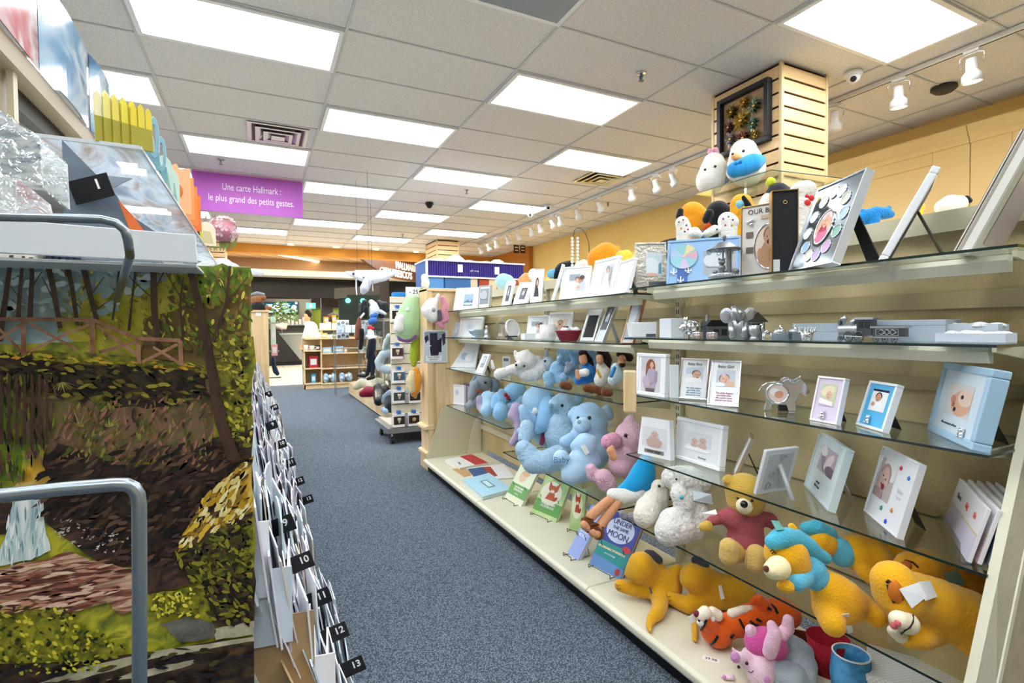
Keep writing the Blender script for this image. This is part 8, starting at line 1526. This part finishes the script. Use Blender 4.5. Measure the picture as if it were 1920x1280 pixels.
# ------------------------------------------------------------------ hanging white manta ray
yy = 8.0; p = P(697, 520, y=yy)
plush('plush_ray', 'white plush manta ray hanging from the ceiling by a thin line', (700, 518, 10), [('body', plushm('#eef0f4'), [[(648, 510, 1.5, .0), (662, 514, 6), (680, 518, 10), (700, 520, 12), (720, 518, 9), (736, 513, 5), (746, 510, 1.5)], [(668, 510, 4, .12), (700, 512, 6, .12), (730, 510, 4, .12)]]), ('head_fin', plushm('#c3cad6'), [[(690, 526, 8, -.1), (684, 540, 9, -.12), (681, 546, 6, -.12)]]), ('tail', plushm('#e2e6ec'), [[(668, 520, 1.4), (668, 540, 1.5), (669, 552, 1.2)], [(698, 530, 1.2), (699, 545, 1.2)]])], x=p.x, clampg=False, feats=[('eyes', M('#4a5058', .3), 'dot', [(663, 513, 3, 1), (682, 520, 1.5)])])
r = [o for o in C.objects if o.get('label', '').startswith('white plush manta')][0]; c = P(697, 512, y=yy); MB().at(Matrix.Translation(-r.location)).tube([c, Vector((c.x, yy, CZ))], .0022, 5).build('hanging_line', DARK, r)
# ------------------------------------------------------------------ purple and blue shelf display behind the end cabinet
yd = 6.2; a = P(799, 538, y=yd); b = P(983, 500, y=yd); z1 = P(800, 488, y=yd).z; z0 = P(800, 516, y=yd).z
dw = P(982, 505, y=yd).x-P(800, 500, y=yd).x
t = thing('wrap_display', 'purple and blue gift-wrap display shelf unit behind the end cabinet', 'display unit', (P(800, 500, y=yd).x, yd, 0))
MB().box((0, .02, 0), (dw, .5, z1)).build('carcass', M('#3a66a8', .6), t); m = MB().box((-.01, -.02, z1), (dw+.01, .52, z1+.02)).box((-.01, -.02, z0-.02), (dw+.01, .02, z0)); m.box((-.01, -.02, z0), (.012, .02, z1)).build('white_edges', WHITE, t)
f = MB(); n = 44
for i in range(n): f.cyl((dw*(i+.5)/n, .012, z0), (dw*(i+.5)/n, .012, z1), dw/n*.5, n=8)
f.build('ribbed_purple_front', M('#3b2f8f', .5), t)
for u0, u1, c in ((.02, .16, '#5b9ad8'), (.175, .43, '#3f74b4'), (.43, .5, '#e3d5b4'), (.52, .62, '#b5482c'), (.62, .7, '#e3d5b4'), (.7, .98, '#c0502f')): MB().box((dw*u0, .0, z0-.28), (dw*u1, .02, z0-.02)).build('wrap_panel', M(c, .6), t)
MB().box((dw*.3, -.004, z1-.13), (dw*.35, -.002, z1-.03)).box((dw*.68, -.004, z1-.14), (dw*.73, -.002, z1-.04)).build('round_stickers', WHITE, t)
text('gift wrap', .035, Tm(dw*.47, -.006, z0+.08) @ STAND, M('#e7e4f6', .5), t)
for k, (px, c, w, h, lab) in enumerate([(822, '#9fc0e8', .3, .035, 'pale blue folded items on the purple display top'), (855, '#d7eaf0', .28, .1, 'white domed hat on the purple display top, left'), (880, '#8fb0e0', .24, .04, 'blue folded paper on the purple display top'), (933, '#eef2f4', .24, .07, 'white domed hat on the purple display top, right'), (910, '#eeb08c', .3, .035, 'peach folded paper on the purple display top'), (965, '#efc29a', .22, .03, 'peach paper stack at the right of the purple display')]):
    p = P(px, 490, y=yd+.2); r = MB().lathe([(0, 0), (w*.5, 0), (w*.42, h*.4), (w*.2, h*.9), (0, h)], n=20).build('hat' if 'hat' in lab else 'folded_paper', M(c, .7)); r.location = (p.x, yd+.22, z1+.02); tag(r, lab, 'hat' if 'hat' in lab else 'paper')
p = P(790, 520, y=5.7); r = plush('plush_toy', 'white plush heap on the corner behind the end cabinet', (797, 528, 8), [('body', WHP, [[(796, 520, 7), (798, 530, 8)]])], x=P(797, 528, y=4.07).x, clampg=False, down=1.456)
# brown menu plaques by the pilaster
for k, (px, lab) in enumerate([(968, 'left brown menu plaque by the orange pilaster'), (980, 'right brown menu plaque by the orange pilaster')]):
    a = P(px-4, 474, y=10.7); b = P(px+5, 447, y=10.7); t = thing('menu_plaque', lab, 'sign', (a.x, 10.7, a.z)); w, h = b.x-a.x, b.z-a.z; MB().box((0, 0, 0), (w, .02, h)).build('board', M('#3a1f16', .5), t); m = MB()
    for q in range(4): m.box((w*.15, -.003, h*(.15+.2*q)), (w*.8, 0, h*(.22+.2*q)))
    m.build('text_lines', M('#e9dcc6', .5), t)
for lb in ('dark long-legged doll', 'brown and black long plush'):
    r = [o for o in C.objects if o.get('label', '').startswith(lb)][0]; MB().cyl((0, 0, .05), (0, 0, CZ-r.location.z), .0015, n=5).build('hanging_line', DARK, r)
# ------------------------------------------------------------------ passer-by in the mall
py_ = 17.0
plush('person', 'dark-haired person in a white shirt walking left past the food counter', (580, 640, 13), [
 ('body', SKIN, [[(576, 591, 6), (576, 597, 5.6), (576, 602, 3.4), (580, 608, 5)], [(571, 594, 1.2)], [(570, 641, 2.2), (566, 647, 2), (564, 650, 1.6)], [(564, 651, .8), (562, 654, .7)], [(565, 652, .8), (564, 655, .7)], [(566, 652, .8), (566, 655, .7)], [(567, 651, .8), (568, 654, .7)], [(563, 649, .8), (561, 651, .7)]], {'vox': .012, 'smooth': 2}),
 ('hair', plushm('#16120f'), [[(577, 586, 6), (580, 590, 5.4)]], {'vox': .014}),
 ('shirt', M('#ebe4d9', .8, bump=.2), [[(578, 608, 7), (584, 612, 9.5), (585, 624, 10), (584, 638, 9.5), (583, 645, 9.5)], [(578, 612, 6, -.15), (573, 624, 4.6, -.2), (570, 634, 3.8, -.25), (570, 640, 3, -.25)], [(590, 612, 5, .15), (594, 626, 4.4, .2), (590, 638, 3.6, .2)]], {'vox': .016}),
 ('trousers', plushm('#1f1b22'), [[(583, 648, 9), (584, 656, 8.6), (578, 670, 6), (572, 684, 4.6)], [(586, 656, 8), (590, 670, 6), (597, 684, 4.4)]], {'vox': .016}),
 ('shoes', M('#0f0e10', .4), [[(571, 692, 3.4), (565, 693, 2.8)], [(598, 692, 3.4), (593, 694, 2.8)]], {'vox': .014})], x=P(580, 640, y=py_).x, clampg=False, cat='person')
# ------------------------------------------------------------------ lettering becomes real mesh
bpy.context.view_layer.update(); dg = bpy.context.evaluated_depsgraph_get()
fonts = [o for o in C.objects if o.type == 'FONT']; done = {}
for o in fonts: done[o.name] = bpy.data.meshes.new_from_object(o.evaluated_get(dg))
for o in fonts:
    n, par, mx, me = o.name, o.parent, o.matrix_local.copy(), done[o.name]; bpy.data.objects.remove(o)
    q = bpy.data.objects.new(n, me); C.objects.link(q)
    if par: q.parent = par
    q.matrix_local = mx
for o in C.objects:
    if o.type == 'LIGHT' and o.parent is None: o['kind'] = 'structure'
